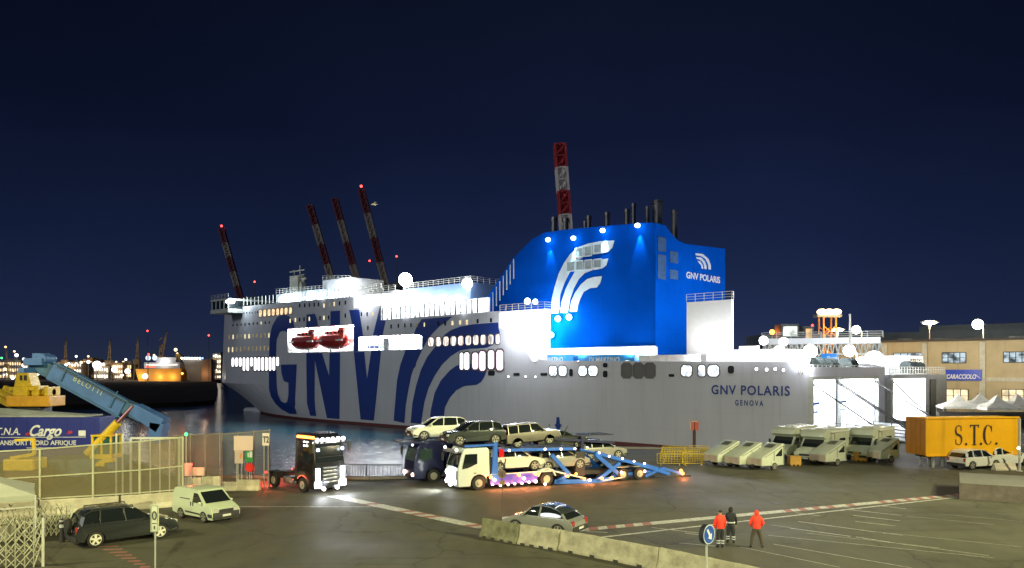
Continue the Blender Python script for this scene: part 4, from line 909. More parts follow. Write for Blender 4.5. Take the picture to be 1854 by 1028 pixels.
def lorry_wheel(e, x, y, s, r=.5, hub=None):
    m = MB(); m.cyl((x, y-.15, r), (x, y+.15, r), r, n=28); o = m.build("wheel", rubber, e, bevel=.04, smooth=True)
    m = MB(); m.cyl((x, y+s*.10, r), (x, y+s*.17, r), r*.6, r*.52, n=20); m.cyl((x, y+s*.16, r), (x, y+s*.24, r), r*.22, n=12); m.build("hub", hub or pm("hub_pale", (.42, .42, .34), .5, metal=.3), o, smooth=True)
def lampball(e, name, p, r, mat): m = MB(); m.ball(p, r, 10, 6); return m.build(name, mat, e, smooth=True)

# black tractor unit with many lamps
bt_h = heading(.74, -.67)
blk = empty("tractor_unit", (-12.35, 54.5, 0), bt_h, "tall black tractor unit with orange roof lights and blazing white headlights", "truck")
cab(blk, 2.35, 2.5, 3.85, blackp, .3, -1.45)
m = MB(); m.prism([(-.5, 3.78), (-.65, 3.95), (-1.6, 4.05), (-2.3, 4.0), (-2.3, 3.75)], 0, 0, fn=lambda z: 1.12); m.build("roof_fairing", blackp, blk, bevel=.05)
m = MB(); m.bx(.02, .3, -1.2, 1.2, 3.3, 3.42); m.build("sun_visor", blackp, blk, bevel=.02)
for i in range(6): lampball(blk, "roof_lamp", (.06, -1.05+.42*i, 3.62), .13, E_white)
for i in range(7): lampball(blk, "roof_marker", (-.15-.3*i, -1.22, 3.78), .095, E_or)
for z in (3.45, 3.2):
    for x in (-.9, -1.2): lampball(blk, "side_lamp", (x, -1.22, z), .05, E_white)
for y in (-1.0, 1.0):
    m = MB(); m.box((.06, y, 1.25), (.1, .3, .95)); m.box((.08, y, .62), (.14, .5, .42)); m.build("headlight", E_white, blk, bevel=.06)
    spot(blk, (.3, y, .95), (1, 0, -.10), 500, 100, (.9, .94, 1), .15, .8)
    lampball(blk, "fog_lamp", (.1, y*.55, .32), .13, E_white); lampball(blk, "cab_lamp", (.05, y*.98, 2.95), .1, E_cool)
point(blk, (.8, 0, .5), 20, (.9, .94, 1), .3)
m = MB()
for k in range(5): m.box((.06, 0, .75+.24*k), (.05, 1.1, .09))
m.build("grille", chrome, blk, bevel=.01)
m = MB(); m.box((.03, 0, 2.45), (.04, 2, .02)); m.build("wiper", plastic, blk)
m = MB(); m.bx(-6.2, -2.2, -.45, -.25, .55, .9); m.bx(-6.2, -2.2, .25, .45, .55, .9); m.box((-5, 0, 1.0), (1.0, 1.0, .12)); m.build("chassis", rubber, blk)
m = MB(); m.bx(-3.9, -2.6, -1.2, -.6, .4, .9); m.build("fuel_tank", chrome, blk, bevel=.1, smooth=True)
for s in (-1, 1):
    lorry_wheel(blk, -1.45, s*1.08, s); lorry_wheel(blk, -5.2, s*1.0, s)
    m = MB(); m.prism([(-5.9, .7), (-5.7, 1.1), (-5.2, 1.2), (-4.7, 1.1), (-4.5, .7), (-4.6, .7), (-4.8, 1.05), (-5.2, 1.13), (-5.6, 1.05), (-5.8, .7)], s*.75, s*1.25); m.build("mudguard", plastic, blk)
for y in (-1.1, 1.1): lampball(blk, "taillight", (-6.25, y, .95), .09, E_red)
point(blk, (-7.4, -.3, 1.0), 800, (1, .08, .04), .1); point(blk, (-3.0, -2.2, .7), 25, (1, .1, .05), .1)

# white car transporter
th = heading(-.911, -.412)
wt = empty("car_transporter", (-3.86, 55.35, 0), th, "white-cabbed car transporter with blue ramps and rows of glowing marker lights", "truck")
# local frame: x forward; near (viewer) side is y<0?  the left-hand side of the lorry faces the viewer
NS = 1 if (Matrix.Rotation(th, 3, 'Z') @ Vector((0, 1, 0))).y < 0 else -1
wt.location = Vector((-3.64, 54.8, 0))-Matrix.Rotation(th, 3, 'Z') @ Vector((0, NS*1.25, 0))
M_wt = Matrix.Translation(wt.location) @ Matrix.Rotation(th, 4, 'Z')
def tp(px, py, yy=1.26, M=M_wt):
    """point of the lorry's near side seen at a picture position, in lorry coordinates"""
    R3 = M.to_3x3(); n_ = R3 @ Vector((0, 1, 0)); o = M @ Vector((0, NS*yy, 0)); q = M.inverted() @ on_plane(px, py, o, n_); return q.x, q.z
cabm = pm("cab_white_green", (.60, .65, .62), .35, var=.03, coat=.5)
cab(wt, 2.3, 2.5, 2.95, cabm, .3, -1.5)
grey_f = pm("silver_front", (.35, .36, .38), .3, metal=.5, coat=.5)
m = MB(); m.box((.05, 0, .85), (.08, 2.3, 1.1)); m.build("grille", grey_f, wt, bevel=.05, smooth=True)
m = MB(); m.bx(.0, .28, -1.2, 1.2, 2.62, 2.82); m.build("sun_visor", grey_f, wt, bevel=.03)
for y, z, r in [(-.75, .55, .17), (.8, .6, .17), (-.1, .7, .16), (-.5, 1.2, .24), (0, 1.35, .24), (.45, 1.2, .22), (-.25, 1.0, .2), (.25, .95, .18), (-.1, .35, .12), (.2, .42, .1), (-.5, .8, .15), (.55, .85, .15), (.05, 1.1, .2)]:
    lampball(wt, "front_lamp", (.1, y, z), r, E_white)
for y in (-1.15, 1.15): lampball(wt, "cab_lamp", (.12, y, 2.85), .09, E_white)
spot(wt, (.4, 0, 1.0), (1, 0, -.3), 1100, 110, (.95, .97, 1), .3, .8)
m = MB(); m.bx(-2.9, -2.35, -1.15, 1.15, .5, 2.2); m.bx(-14, -2.4, -.5, .5, .55, .85); m.build("chassis", plastic, wt)
purple = pm("skirt_purple", (.05, .05, .50), .4, coat=.3)
for s in (-1, 1):
    x0, x1 = -2.35, -6.0; m = MB(); m.bx(x1, x0, s*1.15, s*1.25, .32, 1.02); m.build("side_skirt", purple, wt, bevel=.03)
    m = MB(); m.bar((x0, s*1.27, 1.06), (x1, s*1.27, 1.06), .06, .05); m.build("skirt_trim", white, wt)
    lorry_wheel(wt, -1.5, s*1.08, s); lorry_wheel(wt, -6.75, s*1.08, s)
    m = MB(); m.prism([(-7.5, .7), (-7.3, 1.15), (-6.75, 1.3), (-6.2, 1.15), (-6.0, .7), (-6.12, .7), (-6.3, 1.08), (-6.75, 1.2), (-7.2, 1.08), (-7.38, .7)], s*.8, s*1.27); m.build("mudguard", cabm, wt, bevel=.02)
def mk(px, py, mat=None, r=.09, yy=1.3, lp=True):
    x, z = tp(px, py, yy); lampball(wt, "marker_light", (x, NS*yy, z), r, mat or E_pinkw)
    if lp: point(wt, (x, NS*(yy+.3), z), 26, (1, .25, .06), .05)
for px, py, mt in [(888.5, 864, E_or), (895.5, 869, E_pinkw), (892, 877, E_pinkw), (906, 878.5, E_pinkw), (920, 877, E_pinkw), (932, 875.5, E_pinkw), (945, 875, E_pinkw), (958, 873, E_pinkw), (970, 871.5, E_pinkw), (940, 860, E_or), (949, 866, E_pinkw), (970, 858, E_or)]:
    mk(px, py, mt, .11 if py < 872 else .085)
for px, py in [(1028, 862), (1043, 858), (1058, 867), (1068, 869), (1090, 866), (1108, 864.5), (1125, 855), (1167, 853), (987, 876)]: mk(px, py, E_or if (px % 3) else E_pinkw, .1)
for px, py in [(1085, 819.5), (1103, 826), (1127, 830), (1148, 835), (1167, 839)]: mk(px, py, E_pinkw, .075, lp=False)
for px, py in [(922, 815.5), (987, 813), (1016, 813), (1041, 812)]: mk(px, py, E_pinkw, .08, lp=False)
for px, py in [(1233, 852), (1236, 857)]: mk(px, py, E_or, .12)
blk_ = blues
def beam(name, pts, wd=.16, hh=.22, yy=1.18, both=True, mat=None):
    """a beam along picture points on the near side, and its twin on the far side"""
    q = [tp(*p, yy) for p in pts]
    for s in ((NS, -NS) if both else (NS,)):
        m = MB()
        for (xa, za), (xb, zb) in zip(q, q[1:]): m.bar((xa, s*yy, za), (xb, s*yy, zb), wd, hh)
        m.build(name, mat or blk_, wt)
# deck over the cab, upright posts, upper deck, sloping decks, lifting arms
beam("cab_deck", [(842, 808), (900, 804.5)], .2, .14)
q = tp(843, 807); q2 = tp(905, 804)
m = MB(); m.bx(q2[0], q[0], -1.1, 1.1, 3.0, 3.05); m.build("deck_plate", plastic, wt)
x, z = tp(896, 870); xt, zt = tp(897, 800); 
for s in (-1, 1): m = MB(); m.add([(x+.28, s*1.14, z), (x-.28, s*1.14, z), (xt-.12, s*1.14, zt), (xt+.12, s*1.14, zt), (x+.28, s*1.3, z), (x-.28, s*1.3, z), (xt-.12, s*1.3, zt), (xt+.12, s*1.3, zt)], [(0, 1, 2, 3), (4, 7, 6, 5), (0, 4, 5, 1), (1, 5, 6, 2), (2, 6, 7, 3), (3, 7, 4, 0)]); m.build("lifting_post", blk_, wt, bevel=.02)
beam("upper_deck_beam", [(902, 815), (1042, 812)], .18, .2)
a = tp(903, 815); c = tp(1042, 813); m = MB(); m.bx(c[0], a[0], -1.05, 1.05, a[1]-.05, a[1]+.03); m.build("deck_plate", plastic, wt)
beam("lifting_arm", [(998, 823), (1030, 858), (1006, 874)], .2, .26); beam("lifting_arm", [(1078, 822), (1122, 860)], .22, .3); beam("lifting_arm", [(1122, 838), (1080, 870)], .2, .26)
beam("upper_ramp", [(1078, 819), (1166, 843), (1212, 858)], .2, .24); beam("lower_frame", [(1004, 872), (1075, 871), (1108, 866)], .2, .3); beam("lower_frame", [(1108, 862), (1178, 852), (1212, 858)], .16, .2, 1.0)
beam("rear_ramp", [(1168, 862), (1200, 847), (1236, 858)], .16, .18); beam("ramp_edge", [(1185, 863), (1250, 861)], .12, .1, mat=plastic)
beam("lower_deck_rail", [(940, 856), (1000, 852), (1060, 866)], .08, .1, mat=white); beam("frame_trim", [(1092, 870), (1128, 864)], .05, .08, yy=1.3, mat=white)
a = tp(1078, 820); c = tp(1205, 855); m = MB(); m.add([(a[0], -1.05, a[1]), (a[0], 1.05, a[1]), (c[0], 1.05, c[1]), (c[0], -1.05, c[1])], [(0, 1, 2, 3)]); m.build("deck_plate", plastic, wt)
for px in (1128, 1158):
    x, _ = tp(px, 866)
    for s in (-1, 1): lorry_wheel(wt, x, s*1.16, s, .48)
    m = MB(); m.bx(x-.5, x+.5, -1.25, 1.25, 1.0, 1.06); m.build("mudguard", pm("alu_guard", (.4, .4, .36), .4, metal=.4), wt)
x, z = tp(1055, 838); m = MB(); m.bx(x-.4, x+.4, -.9, .9, .5, 2.3); m.build("hoist_tower", plastic, wt, bevel=.03)
x, z = tp(908, 820, 1.32); m = MB(); m.box((x, NS*1.33, z), (.35, .04, .55)); m.build("red_board", em("red_board_lit", (1, .03, .02), .9), wt)
m = MB(); 
for k in range(9): t = PI*k/8; t2 = PI*(k+1)/8; x, z = tp(911, 833, 1.32); m.bar((x+.17*math.cos(t), NS*1.33, z-.3*math.sin(t)), (x+.17*math.cos(t2), NS*1.33, z-.3*math.sin(t2)), .06)
m.build("hose_loop", plastic, wt)
# cars carried on it
def on_truck(e, px, py, zdeck, flip=1, pitch=0, yy=0, M=M_wt):
    x, z = tp(px, py, yy, M); p = M @ Vector((x, yy*NS, zdeck)); e.location = p; e.rotation_euler = (0, pitch*flip, th+(0 if flip > 0 else PI)); return e
c1 = car("carried_car", 4.35, 1.85, 1.6, darkcar, "dark grey SUV riding on the deck above the white cab", group="cars carried on the transporters"); on_truck(c1, 856, 795, 3.1)
c2 = car("carried_car", 4.2, 1.82, 1.62, bronze, "taupe boxy off-roader on the upper deck behind the dark grey SUV", group="cars carried on the transporters", kind='jeep'); on_truck(c2, 958, 797, 2.86, -1, .07)
x, z = tp(958, 812)
c3 = car("carried_car", 4.4, 1.84, 1.6, wcar, "white SUV on the transporter's lower deck above the purple skirt", group="cars carried on the transporters"); on_truck(c3, 928, 842, 1.12, -1)
c4 = car("carried_car", 4.3, 1.82, 1.55, silver, "silver car on the transporter's lower deck behind the white SUV", group="cars carried on the transporters"); on_truck(c4, 1012, 842, 1.0, -1, .02)
# the second transporter behind
nv = Matrix.Rotation(th, 3, 'Z')
t2 = empty("car_transporter", wt.location+nv @ Vector((1.6, -NS*4.9, 0)), th, "navy blue car transporter standing behind the white-cabbed one", "truck")
M_t2 = Matrix.Translation(t2.location) @ Matrix.Rotation(th, 4, 'Z')
cab(t2, 2.3, 2.5, 2.95, navy, .3, -1.5, glassm=pm("greenish_glass", (.05, .09, .08), .1))
m = MB(); m.bx(-2.6, -5.6, -1.15, 1.15, 1.7, 2.75); m.build("tool_body", navy, t2, bevel=.05); m = MB(); m.bx(-15, -2.4, -.6, .6, .5, .9); m.build("chassis", plastic, t2)
m = MB(); m.bx(-5.8, -2.5, -1.2, 1.2, 1.0, 1.65); m.build("side_skirt", pm("dark_maroon", (.03, .012, .012), .5), t2, bevel=.04)
for s in (-1, 1): lorry_wheel(t2, -1.5, s*1.08, s); lorry_wheel(t2, -6.8, s*1.08, s); lorry_wheel(t2, -13.5, s*1.08, s)
lampball(t2, "headlight", (.05, -1.0, .65), .13, E_pinkw); lampball(t2, "headlight", (.05, 1.0, .65), .13, E_pinkw); lampball(t2, "cab_lamp", (.1, 1.1, 2.85), .08, E_white)
for s, x in ((1, -3.3), (1, -5.1)): lampball(t2, "marker_light", (x, NS*1.28, 1.62), .07, E_or)
lampball(t2, "marker_light", (-5.6, NS*1.28, 1.3), .1, E_or); lampball(t2, "marker_light", (-5.5, NS*1.28, 2.0), .09, E_or)
m = MB(); m.bx(-17, 1.0, -1.1, 1.1, 3.0, 3.06)
m.build("deck_plate", plastic, t2)
for s in (-1, 1):
    m = MB(); m.bar((.9, s*1.15, 3.0), (-10, s*1.15, 3.0), .16, .2); m.bar((-10, s*1.15, 3.0), (-17, s*1.15, 2.4), .16, .2); m.build("upper_deck_beam", navy, t2)
    for x in (-2.6, -9.5, -14): m = MB(); m.bar((x, s*1.15, .8), (x, s*1.15, 3), .22); m.build("lifting_post", navy, t2)
c5 = car("carried_car", 4.5, 1.88, 1.66, wcar, "white SUV on the deck over the navy cab, leftmost of the carried cars", group="cars carried on the transporters"); x, z = tp(793, 790, 0, M_t2); c5.location = M_t2 @ Vector((x, 0, 3.1)); c5.rotation_euler = (0, 0, th)
c6 = copy_at(c1, (0, 0, 0), label="dark car on the rear transporter's deck, directly behind the taupe off-roader"); x, z = tp(1012, 800, 0, M_t2); c6.location = M_t2 @ Vector((x, 0, 1.9)); c6.rotation_euler = (0, -.10, th+PI)
c6['category'] = 'car'
for px, h0 in [(985, 768), (1018, 770), (1058, 784)]:
    x, z0 = tp(px, 812, .9, M_t2); _, z1 = tp(px+6, h0, .9, M_t2); m = MB(); m.bar((x, NS*.9, 2.9), (x-.5, NS*.9, z1), .06); m.build("ramp_rod", plastic, t2)
c7 = copy_at(c4, (0, 0, 0), label="dim car low on the rear transporter seen between blue arms"); x, z = tp(1085, 840, 0, M_t2); c7.location = M_t2 @ Vector((x, 0, 1.0)); c7.rotation_euler = (0, 0, th+PI)
c7['category'] = 'car'

# ---------------------------------------------------------------- right side: campers, wedge trailers, yellow trailer
bodyw = pm("camper_white_paint", (.46, .50, .40), .5, var=.06, coat=.2)
def wedge(first=None):
    e = empty("wedge_trailer", (0, 0, 0), 0, "x", "trailer", "small white wedge-shaped trailers")
    # x forward = low nose; side outline
    m = MB(); m.prism([(-1.25, .4), (-1.25, 2.15), (-1.12, 2.17), (1.15, 1.12), (1.25, 1.0), (1.25, .4)], -.92, .92); m.build("body", bodyw, e, bevel=.05, smooth=True)
    m = MB(); m.add([(-.85, -.45, 2.07), (-.85, .45, 2.07), (-.3, .45, 1.815), (-.3, -.45, 1.815)], [(0, 1, 2, 3)]); m.build("skylight", pm("skylight_dark", (.10, .10, .08), .4), e)
    for s in (-1, 1):
        m = MB(); m.add([(-1.0, s*.932, 1.15), (-1.0, s*.932, 1.72), (-.92, s*.932, 1.75), (-.25, s*.932, 1.2), (-.3, s*.932, 1.15)], [(0, 1, 2, 3, 4)]); m.build("window", glass, e)
        m = MB()
        for a, b in [((-1.15, .5), (-1.15, 2.0)), ((-1.15, 2.0), (.95, 1.1)), ((-.1, .5), (-.1, 1.5))]: m.bar((a[0], s*.925, a[1]), (b[0], s*.925, b[1]), .03)
        m.build("side_seam", plastic, e); wheel(e, -.1, s*.9, .32, .2, s)
        m = MB(); m.prism([(-.55, .4), (-.4, .7), (-.1, .78), (.2, .7), (.35, .4)], s*.91, s*.99); m.build("wheel_arch", bodyw, e)
    m = MB(); m.bx(1.25, 1.28, -.82, .82, .45, .98); m.build("nose_panel", pm("nose_pinkish", (.44, .36, .28), .5), e, bevel=.01)
    m = MB(); m.bar((1.25, 0, .45), (2.0, 0, .45), .08); m.build("drawbar", plastic, e); return e
wd0 = wedge(); wh = math.radians(207)
def wplace(e, px, py, lab): p = G(px, py); e.location = (p.x, p.y+1.0, 0); e.rotation_euler = (0, 0, wh); e['label'] = lab; return e
wplace(wd0, 1392, 852, "white wedge trailer nearest the camera, third from the yellow barriers, with a triangular window")
wplace(copy_tree(wd0), 1352, 849, "white wedge trailer in the middle of the row of three beside the yellow barriers")
wplace(copy_tree(wd0), 1312, 845, "white wedge trailer right next to the stacked yellow barriers")
wplace(copy_tree(wd0), 1507, 844, "white wedge trailer standing between the two orange crates")
wplace(copy_tree(wd0), 1605, 838, "white wedge trailer closest to the yellow container trailer")
def camper():
    e = empty("camper_van", (0, 0, 0), 0, "x", "camper", "white motorhomes parked in a row")
    m = MB(); m.prism([(3.1, .45), (3.15, .95), (2.6, 1.25), (1.9, 1.38), (1.35, 2.1), (1.9, 2.35), (1.75, 2.75), (1.2, 2.98), (-3.2, 3.0), (-3.35, 2.8), (-3.35, .55)], -1.12, 1.12); m.build("body", bodyw, e, bevel=.1, smooth=True)
    m = MB(); m.add([(1.93, -.95, 1.42), (1.93, .95, 1.42), (1.40, .9, 2.08), (1.40, -.9, 2.08)], [(0, 1, 2, 3)]); m.build("windshield", glass, e)
    for s in (-1, 1):
        m = MB(); m.add([(1.75, s*1.13, 1.4), (1.3, s*1.13, 2.0), (.7, s*1.13, 2.0), (.7, s*1.13, 1.4)], [(0, 1, 2, 3)]); m.build("side_window", glass, e)
        m = MB(); m.bx(-2.4, -1.2, s*1.13, s*1.14, 1.5, 2.1); m.build("side_window", glass, e)
        wheel(e, 2.1, s*1.0, .36, .24, s); wheel(e, -1.9, s*1.0, .36, .24, s)
        m = MB(); m.box((2.95, s*.8, 1.0), (.25, .3, .2)); m.build("headlight", pm("headlight_glass", (.5, .5, .45)), e, bevel=.04)
        m = MB(); m.box((1.75, s*1.3, 1.65), (.1, .2, .35)); m.build("mirror", plastic, e, bevel=.03)
    m = MB(); m.box((3.12, 0, .8), (.06, 1.2, .18)); m.box((3.12, 0, .5), (.12, 2.1, .2)); m.build("grille", plastic, e, bevel=.02)
    for s in (-1, 1):
        m = MB()
        for a, b in [((-.2, .7), (-.2, 2.6)), ((.55, .7), (.55, 2.6)), ((-.2, 2.6), (.55, 2.6))]: m.bar((a[0], s*1.13, a[1]), (b[0], s*1.13, b[1]), .04)
        m.build("door_seam", pm("seam_grey", (.12, .12, .11)), e)
        m = MB(); m.box((-.9, s*1.13, 1.05), (4.2, .02, .12)); m.build("side_stripe", pm("camper_stripe_grey", (.16, .18, .20)), e)
    m = MB(); m.box((3.2, 0, .52), (.02, .5, .11)); m.build("number_plate", pm("plate_white", (.6, .6, .56)), e); m = MB(); m.bar((-3.0, -1.18, 2.75), (.6, -1.18, 2.75), .12); m.bar((-3.0, 1.18, 2.75), (.6, 1.18, 2.75), .12); m.bx(1.9, 1.95, -.9, .9, 2.42, 2.7) if False else None; m.build("awning_box", white, e)
    m = MB(); m.bx(-.3, .5, -.4, .4, 3.0, 3.1); m.bx(-2.2, -1.6, -.3, .3, 3.0, 3.12); m.build("roof_hatch", white, e, bevel=.03); return e
cm0 = camper(); ch_ = heading(-.72, -.69)
def cplace(e, px, py, dy, lab): p = G(px, py); e.location = (p.x+2.0, p.y+dy, 0); e.rotation_euler = (0, 0, ch_); e['label'] = lab; return e
cplace(cm0, 1470, 842, 3.0, "white motorhome with dark windscreen, middle one of the three behind the wedge trailers")
cplace(copy_tree(cm0), 1425, 838, 4.6, "white motorhome farthest left, partly hidden behind the row of wedge trailers")
cplace(copy_tree(cm0), 1563, 838, 3.4, "white motorhome nearest the yellow container trailer, behind the right orange crate")
orc = pm("orange_crate", (.55, .30, .06), .6, var=.2)
for px, py, w_, lab in [(1438, 834, 20, "orange-yellow crate between the left motorhome and middle motorhome"), (1556, 826, 23, "orange-yellow crate under the right motorhome's windscreen")]:
    p = G(px, py+9); s_ = w_/F*p.y; m = MB(); m.box((0, 0, .1+.4), (s_, .8, .72)); 
    for x in (-s_*.35, 0, s_*.35): m.box((x, 0, .08), (.12, .82, .12))
    o = m.build("crate", orc, None, bevel=.02); o.location = p; tag(o, lab, "crate", "orange crates by the motorhomes")
# S.T.C. trailer
yb = pm("yellow_container", (.82, .42, .001), .45, var=.08, scale=.6, streak=.2); ybe = pm("ochre_container_end", (.40, .16, .012), .55, var=.12)
pA = W(1677, 825, 68); pB = W(1845, 823, 69.5); yh = math.atan2(pB.y-pA.y, pB.x-pA.x); Ls = (Vector(pB[:2])-Vector(pA[:2])).length
st = empty("box_trailer", (pA.x, pA.y, 0), yh, "bright yellow box trailer with large black S.T.C. letters on its side", "trailer")
z0, z1 = pA.z, W(1677, 757, 68).z
m = MB(); m.bx(0, Ls, 0, 2.6, z0, z1); m.build("box_body", yb, st, bevel=.04)
m = MB(); m.bx(-.06, 0, .03, 2.57, z0+.03, z1-.03); 
for y in (.66, 1.3, 1.94): m.bx(-.09, -.06, y-.03, y+.03, z0+.1, z1-.1)
m.build("front_panel", ybe, st)
m = MB()
for a, b in [((0, z0), (Ls, z0)), ((0, z1), (Ls, z1))]: m.bar((a[0], -.02, a[1]), (b[0], -.02, b[1]), .1, .14)
for x in (0, Ls): m.bar((x, -.02, z0), (x, -.02, z1), .12)
m.build("frame_rail", yb, st)
m = MB(); m.bx(.5, Ls-.2, .5, 2.1, .85, z0-.01); m.build("chassis", plastic, st)
for x in (1.0, 1.9): m = MB(); m.bx(x-.08, x+.08, .4, .56, 0, .9); m.bx(x-.08, x+.08, 2.0, 2.16, 0, .9); m.build("landing_leg", steel, st)
for x in (Ls-1.2, Ls-2.4, Ls-3.6):
    for s, y in ((-1, .35), (1, 2.2)): lorry_wheel(st, x, y, s, .48)
m = MB(); m.bx(3.2, 5.2, .15, .5, .35, .95); m.build("pallet_box", plastic, st, bevel=.03)
letb = pm("black_letter", (.02, .015, .01), .5)
def serif(par, ch, x0, w_, zb, h, y=-.035):
    m = MB(); t = .17*w_+.03; th_ = .045
    def st_(pts, ws):
        for (a, b), (w0, w1) in zip(zip(pts, pts[1:]), zip(ws, ws[1:])):
            d = Vector((b[0]-a[0], b[1]-a[1])); nn = Vector((-d.y, d.x)).normalized()
            m.add([(a[0]-nn.x*w0, y, a[1]-nn.y*w0), (a[0]+nn.x*w0, y, a[1]+nn.y*w0), (b[0]+nn.x*w1, y, b[1]+nn.y*w1), (b[0]-nn.x*w1, y, b[1]-nn.y*w1)], [(0, 1, 2, 3)])
    if ch == 'T':
        m.box((x0+w_/2, y, zb+h/2), (t, .01, h)); m.box((x0+w_/2, y, zb+h-.04), (w_, .012, .08)); m.box((x0+w_/2, y, zb+.03), (w_*.5, .012, .05))
        for s in (-1, 1): m.add([(x0+w_/2+s*w_/2, y, zb+h-.08), (x0+w_/2+s*w_*.46, y, zb+h-.3), (x0+w_/2+s*w_*.36, y, zb+h-.08)], [(0, 1, 2)])
    elif ch == 'C':
        n = 18; pts = []; ws = []
        for k in range(n+1):
            a = math.radians(42+276*k/n); pts.append((x0+w_/2+w_*.46*math.cos(a), zb+h/2+h*.48*math.sin(a))); ws.append(.02+t*.55*abs(math.cos(a))**1.2*(1 if math.cos(a) < 0 else .3))
        st_(pts, ws); m.box((x0+w_*.88, y, zb+h*.8), (.05, .01, h*.28))
    elif ch == 'S':
        pts = []; ws = []; n = 24
        for k in range(n+1):
            f = k/n
            if f < .5: a = math.radians(45+225*f*2); c = (x0+w_/2, zb+h*.74); q = (c[0]+w_*.40*math.cos(a), c[1]+h*.235*math.sin(a))
            else: a = math.radians(90-225*(f-.5)*2); c = (x0+w_/2, zb+h*.265); q = (c[0]+w_*.42*math.cos(a), c[1]+h*.24*math.sin(a))
            pts.append(q); ws.append(.03+t*.5*math.exp(-((f-.5)/.22)**2))
        st_(pts, ws); m.box((x0+w_*.84, y, zb+h*.82), (.05, .01, h*.24)); m.box((x0+w_*.12, y, zb+h*.18), (.05, .01, h*.24))
    else: m.cyl((x0+.1, y-.006, zb+.1), (x0+.1, y+.006, zb+.1), .11, n=12)
    m.build("letter", letb, par)
sc = 168/Ls
for ch, px, pw in [('S', 1728, 13), ('.', 1746, 3), ('T', 1755, 16), ('.', 1773, 3), ('C', 1780, 16), ('.', 1801, 3)]:
    hgt = (806-769)/F*68.6; serif(st, ch, (px-1677)/sc, pw/sc, W(1700, 806, 68.6).z, hgt)
# ================================================================ concrete barriers, signs, people
def jersey(L, H=.9, mat=None, name="concrete_barrier", w0=.30, w1=.09):
    m = MB(); pr = [(-w0, 0), (-w0, .1), (-w0*.55, .33), (-w1, H-.03), (-w1+.03, H), (w1-.03, H), (w1, H-.03), (w0*.55, .33), (w0, .1), (w0, 0)]
    n = len(pr); N = 14; vs = []; rr = random.Random(int(L*100))
    for i in range(N+1):
        x = -L/2+L*i/N; j = rr.uniform(-.012, .012)
        for k, (y, z) in enumerate(pr): vs.append((x, y+(j if z > .3 else 0), z+(rr.uniform(-.02, .008) if z > H-.05 else 0)))
    fs = [(i*n+k, i*n+(k+1) % n, (i+1)*n+(k+1) % n, (i+1)*n+k) for i in range(N) for k in range(n)]+[tuple(range(n)), tuple(reversed(range(N*n, N*n+n)))]
    m.add(vs, fs); return m.build(name, mat or conc, None, bevel=.015)
shaded = pm("shaded_concrete", (.17, .17, .10), .9, var=.5, scale=2.5, bump=.6)  # darker concrete copy, shade on the first block put into its colour
bars_ = [((875, 937), (942, 949), .92, shaded, "dark shaded concrete barrier at the far end of the row, beside the silver car"), ((942.5, 948.5), (1014, 959), .92, conc, "streaked concrete barrier standing right in front of the silver car's rear"),
         ((1016, 959), (1194, 991), .9, conc, "long yellowish concrete barrier in the middle of the foreground row"), ((1196, 991), (1420, 1037), .9, conc, "concrete barrier nearest the camera behind the blue arrow sign")]
for a, b, h, mt, lab in bars_:
    p, q = G(*a, z=h), G(*b, z=h); o = jersey((q-p).length, h, mt); o.location = ((p.x+q.x)/2, (p.y+q.y)/2, 0); o.rotation_euler = (0, 0, math.atan2(q.y-p.y, q.x-p.x)); tag(o, lab, "barrier", "concrete barriers in the foreground")
    L = (q-p).length
    for x in (-L*.35, -L*.12, L*.12, L*.35): m = MB(); m.box((x, 0, .05), (.25, .64, .1)); m.build("drain_slot", pm("slot_dark", (.03, .03, .025)), o)
def pole(name, p, h, label, cat="sign", r=.035, mat=None, group=None):
    e = empty(name, (p[0], p[1], 0), 0, label, cat, group); m = MB(); m.cyl((0, 0, 0), (0, 0, h), r, n=10); m.cyl((0, 0, 0), (0, 0, .05), r*2.6, n=12); m.build("post", mat or steel, e, smooth=True); return e
# blue arrow sign
p = W(1279, 966, 24); e = pole("road_sign", (p.x, p.y), p.z+.1, "round blue road sign with white diagonal arrow on a thin post behind the barrier row")
def disc(m, r, y, n=32, cz=0): m.add([(r*math.cos(2*PI*k/n), y, cz+r*math.sin(2*PI*k/n)) for k in range(n)], [tuple(range(n))])
face = empty  # noqa
def roundsign(e, z, r, mats, rz, th_=.05):
    R_ = Matrix.Rotation(rz, 4, 'Z'); m = MB(); m.cyl((0, -th_/2, 0), (0, th_/2, 0), r, n=32); o = m.build("sign_back", mats[0], e, smooth=True); o.location = (0, -.05, z); o.rotation_euler = (0, 0, rz)
    m = MB(); disc(m, r*.97, -th_/2-.004); o1 = m.build("sign_rim", mats[1], o)
    m = MB(); disc(m, r*.88, -th_/2-.008); o2 = m.build("sign_face", mats[2], o); return o
bs = roundsign(e, p.z, .30, (pm("sign_back_dark", (.02, .02, .03), .5), pm("sign_white", (.6, .62, .6), .4), pm("sign_blue", (.01, .06, .36), .35)), math.radians(42), .16)
m = MB(); y = -.095
d = Vector((.55, 0, -.83)).normalized(); q = Vector((-d.z, 0, d.x)); c = Vector((0, y, 0))
m.add([c-d*.19+q*.04, c-d*.19-q*.04, c+d*.04-q*.04, c+d*.04+q*.04], [(0, 1, 2, 3)]); m.add([c+d*.04+q*.12, c+d*.04-q*.12, c+d*.2], [(0, 1, 2)]); m.build("arrow", pm("sign_white", (.6, .62, .6)), bs)
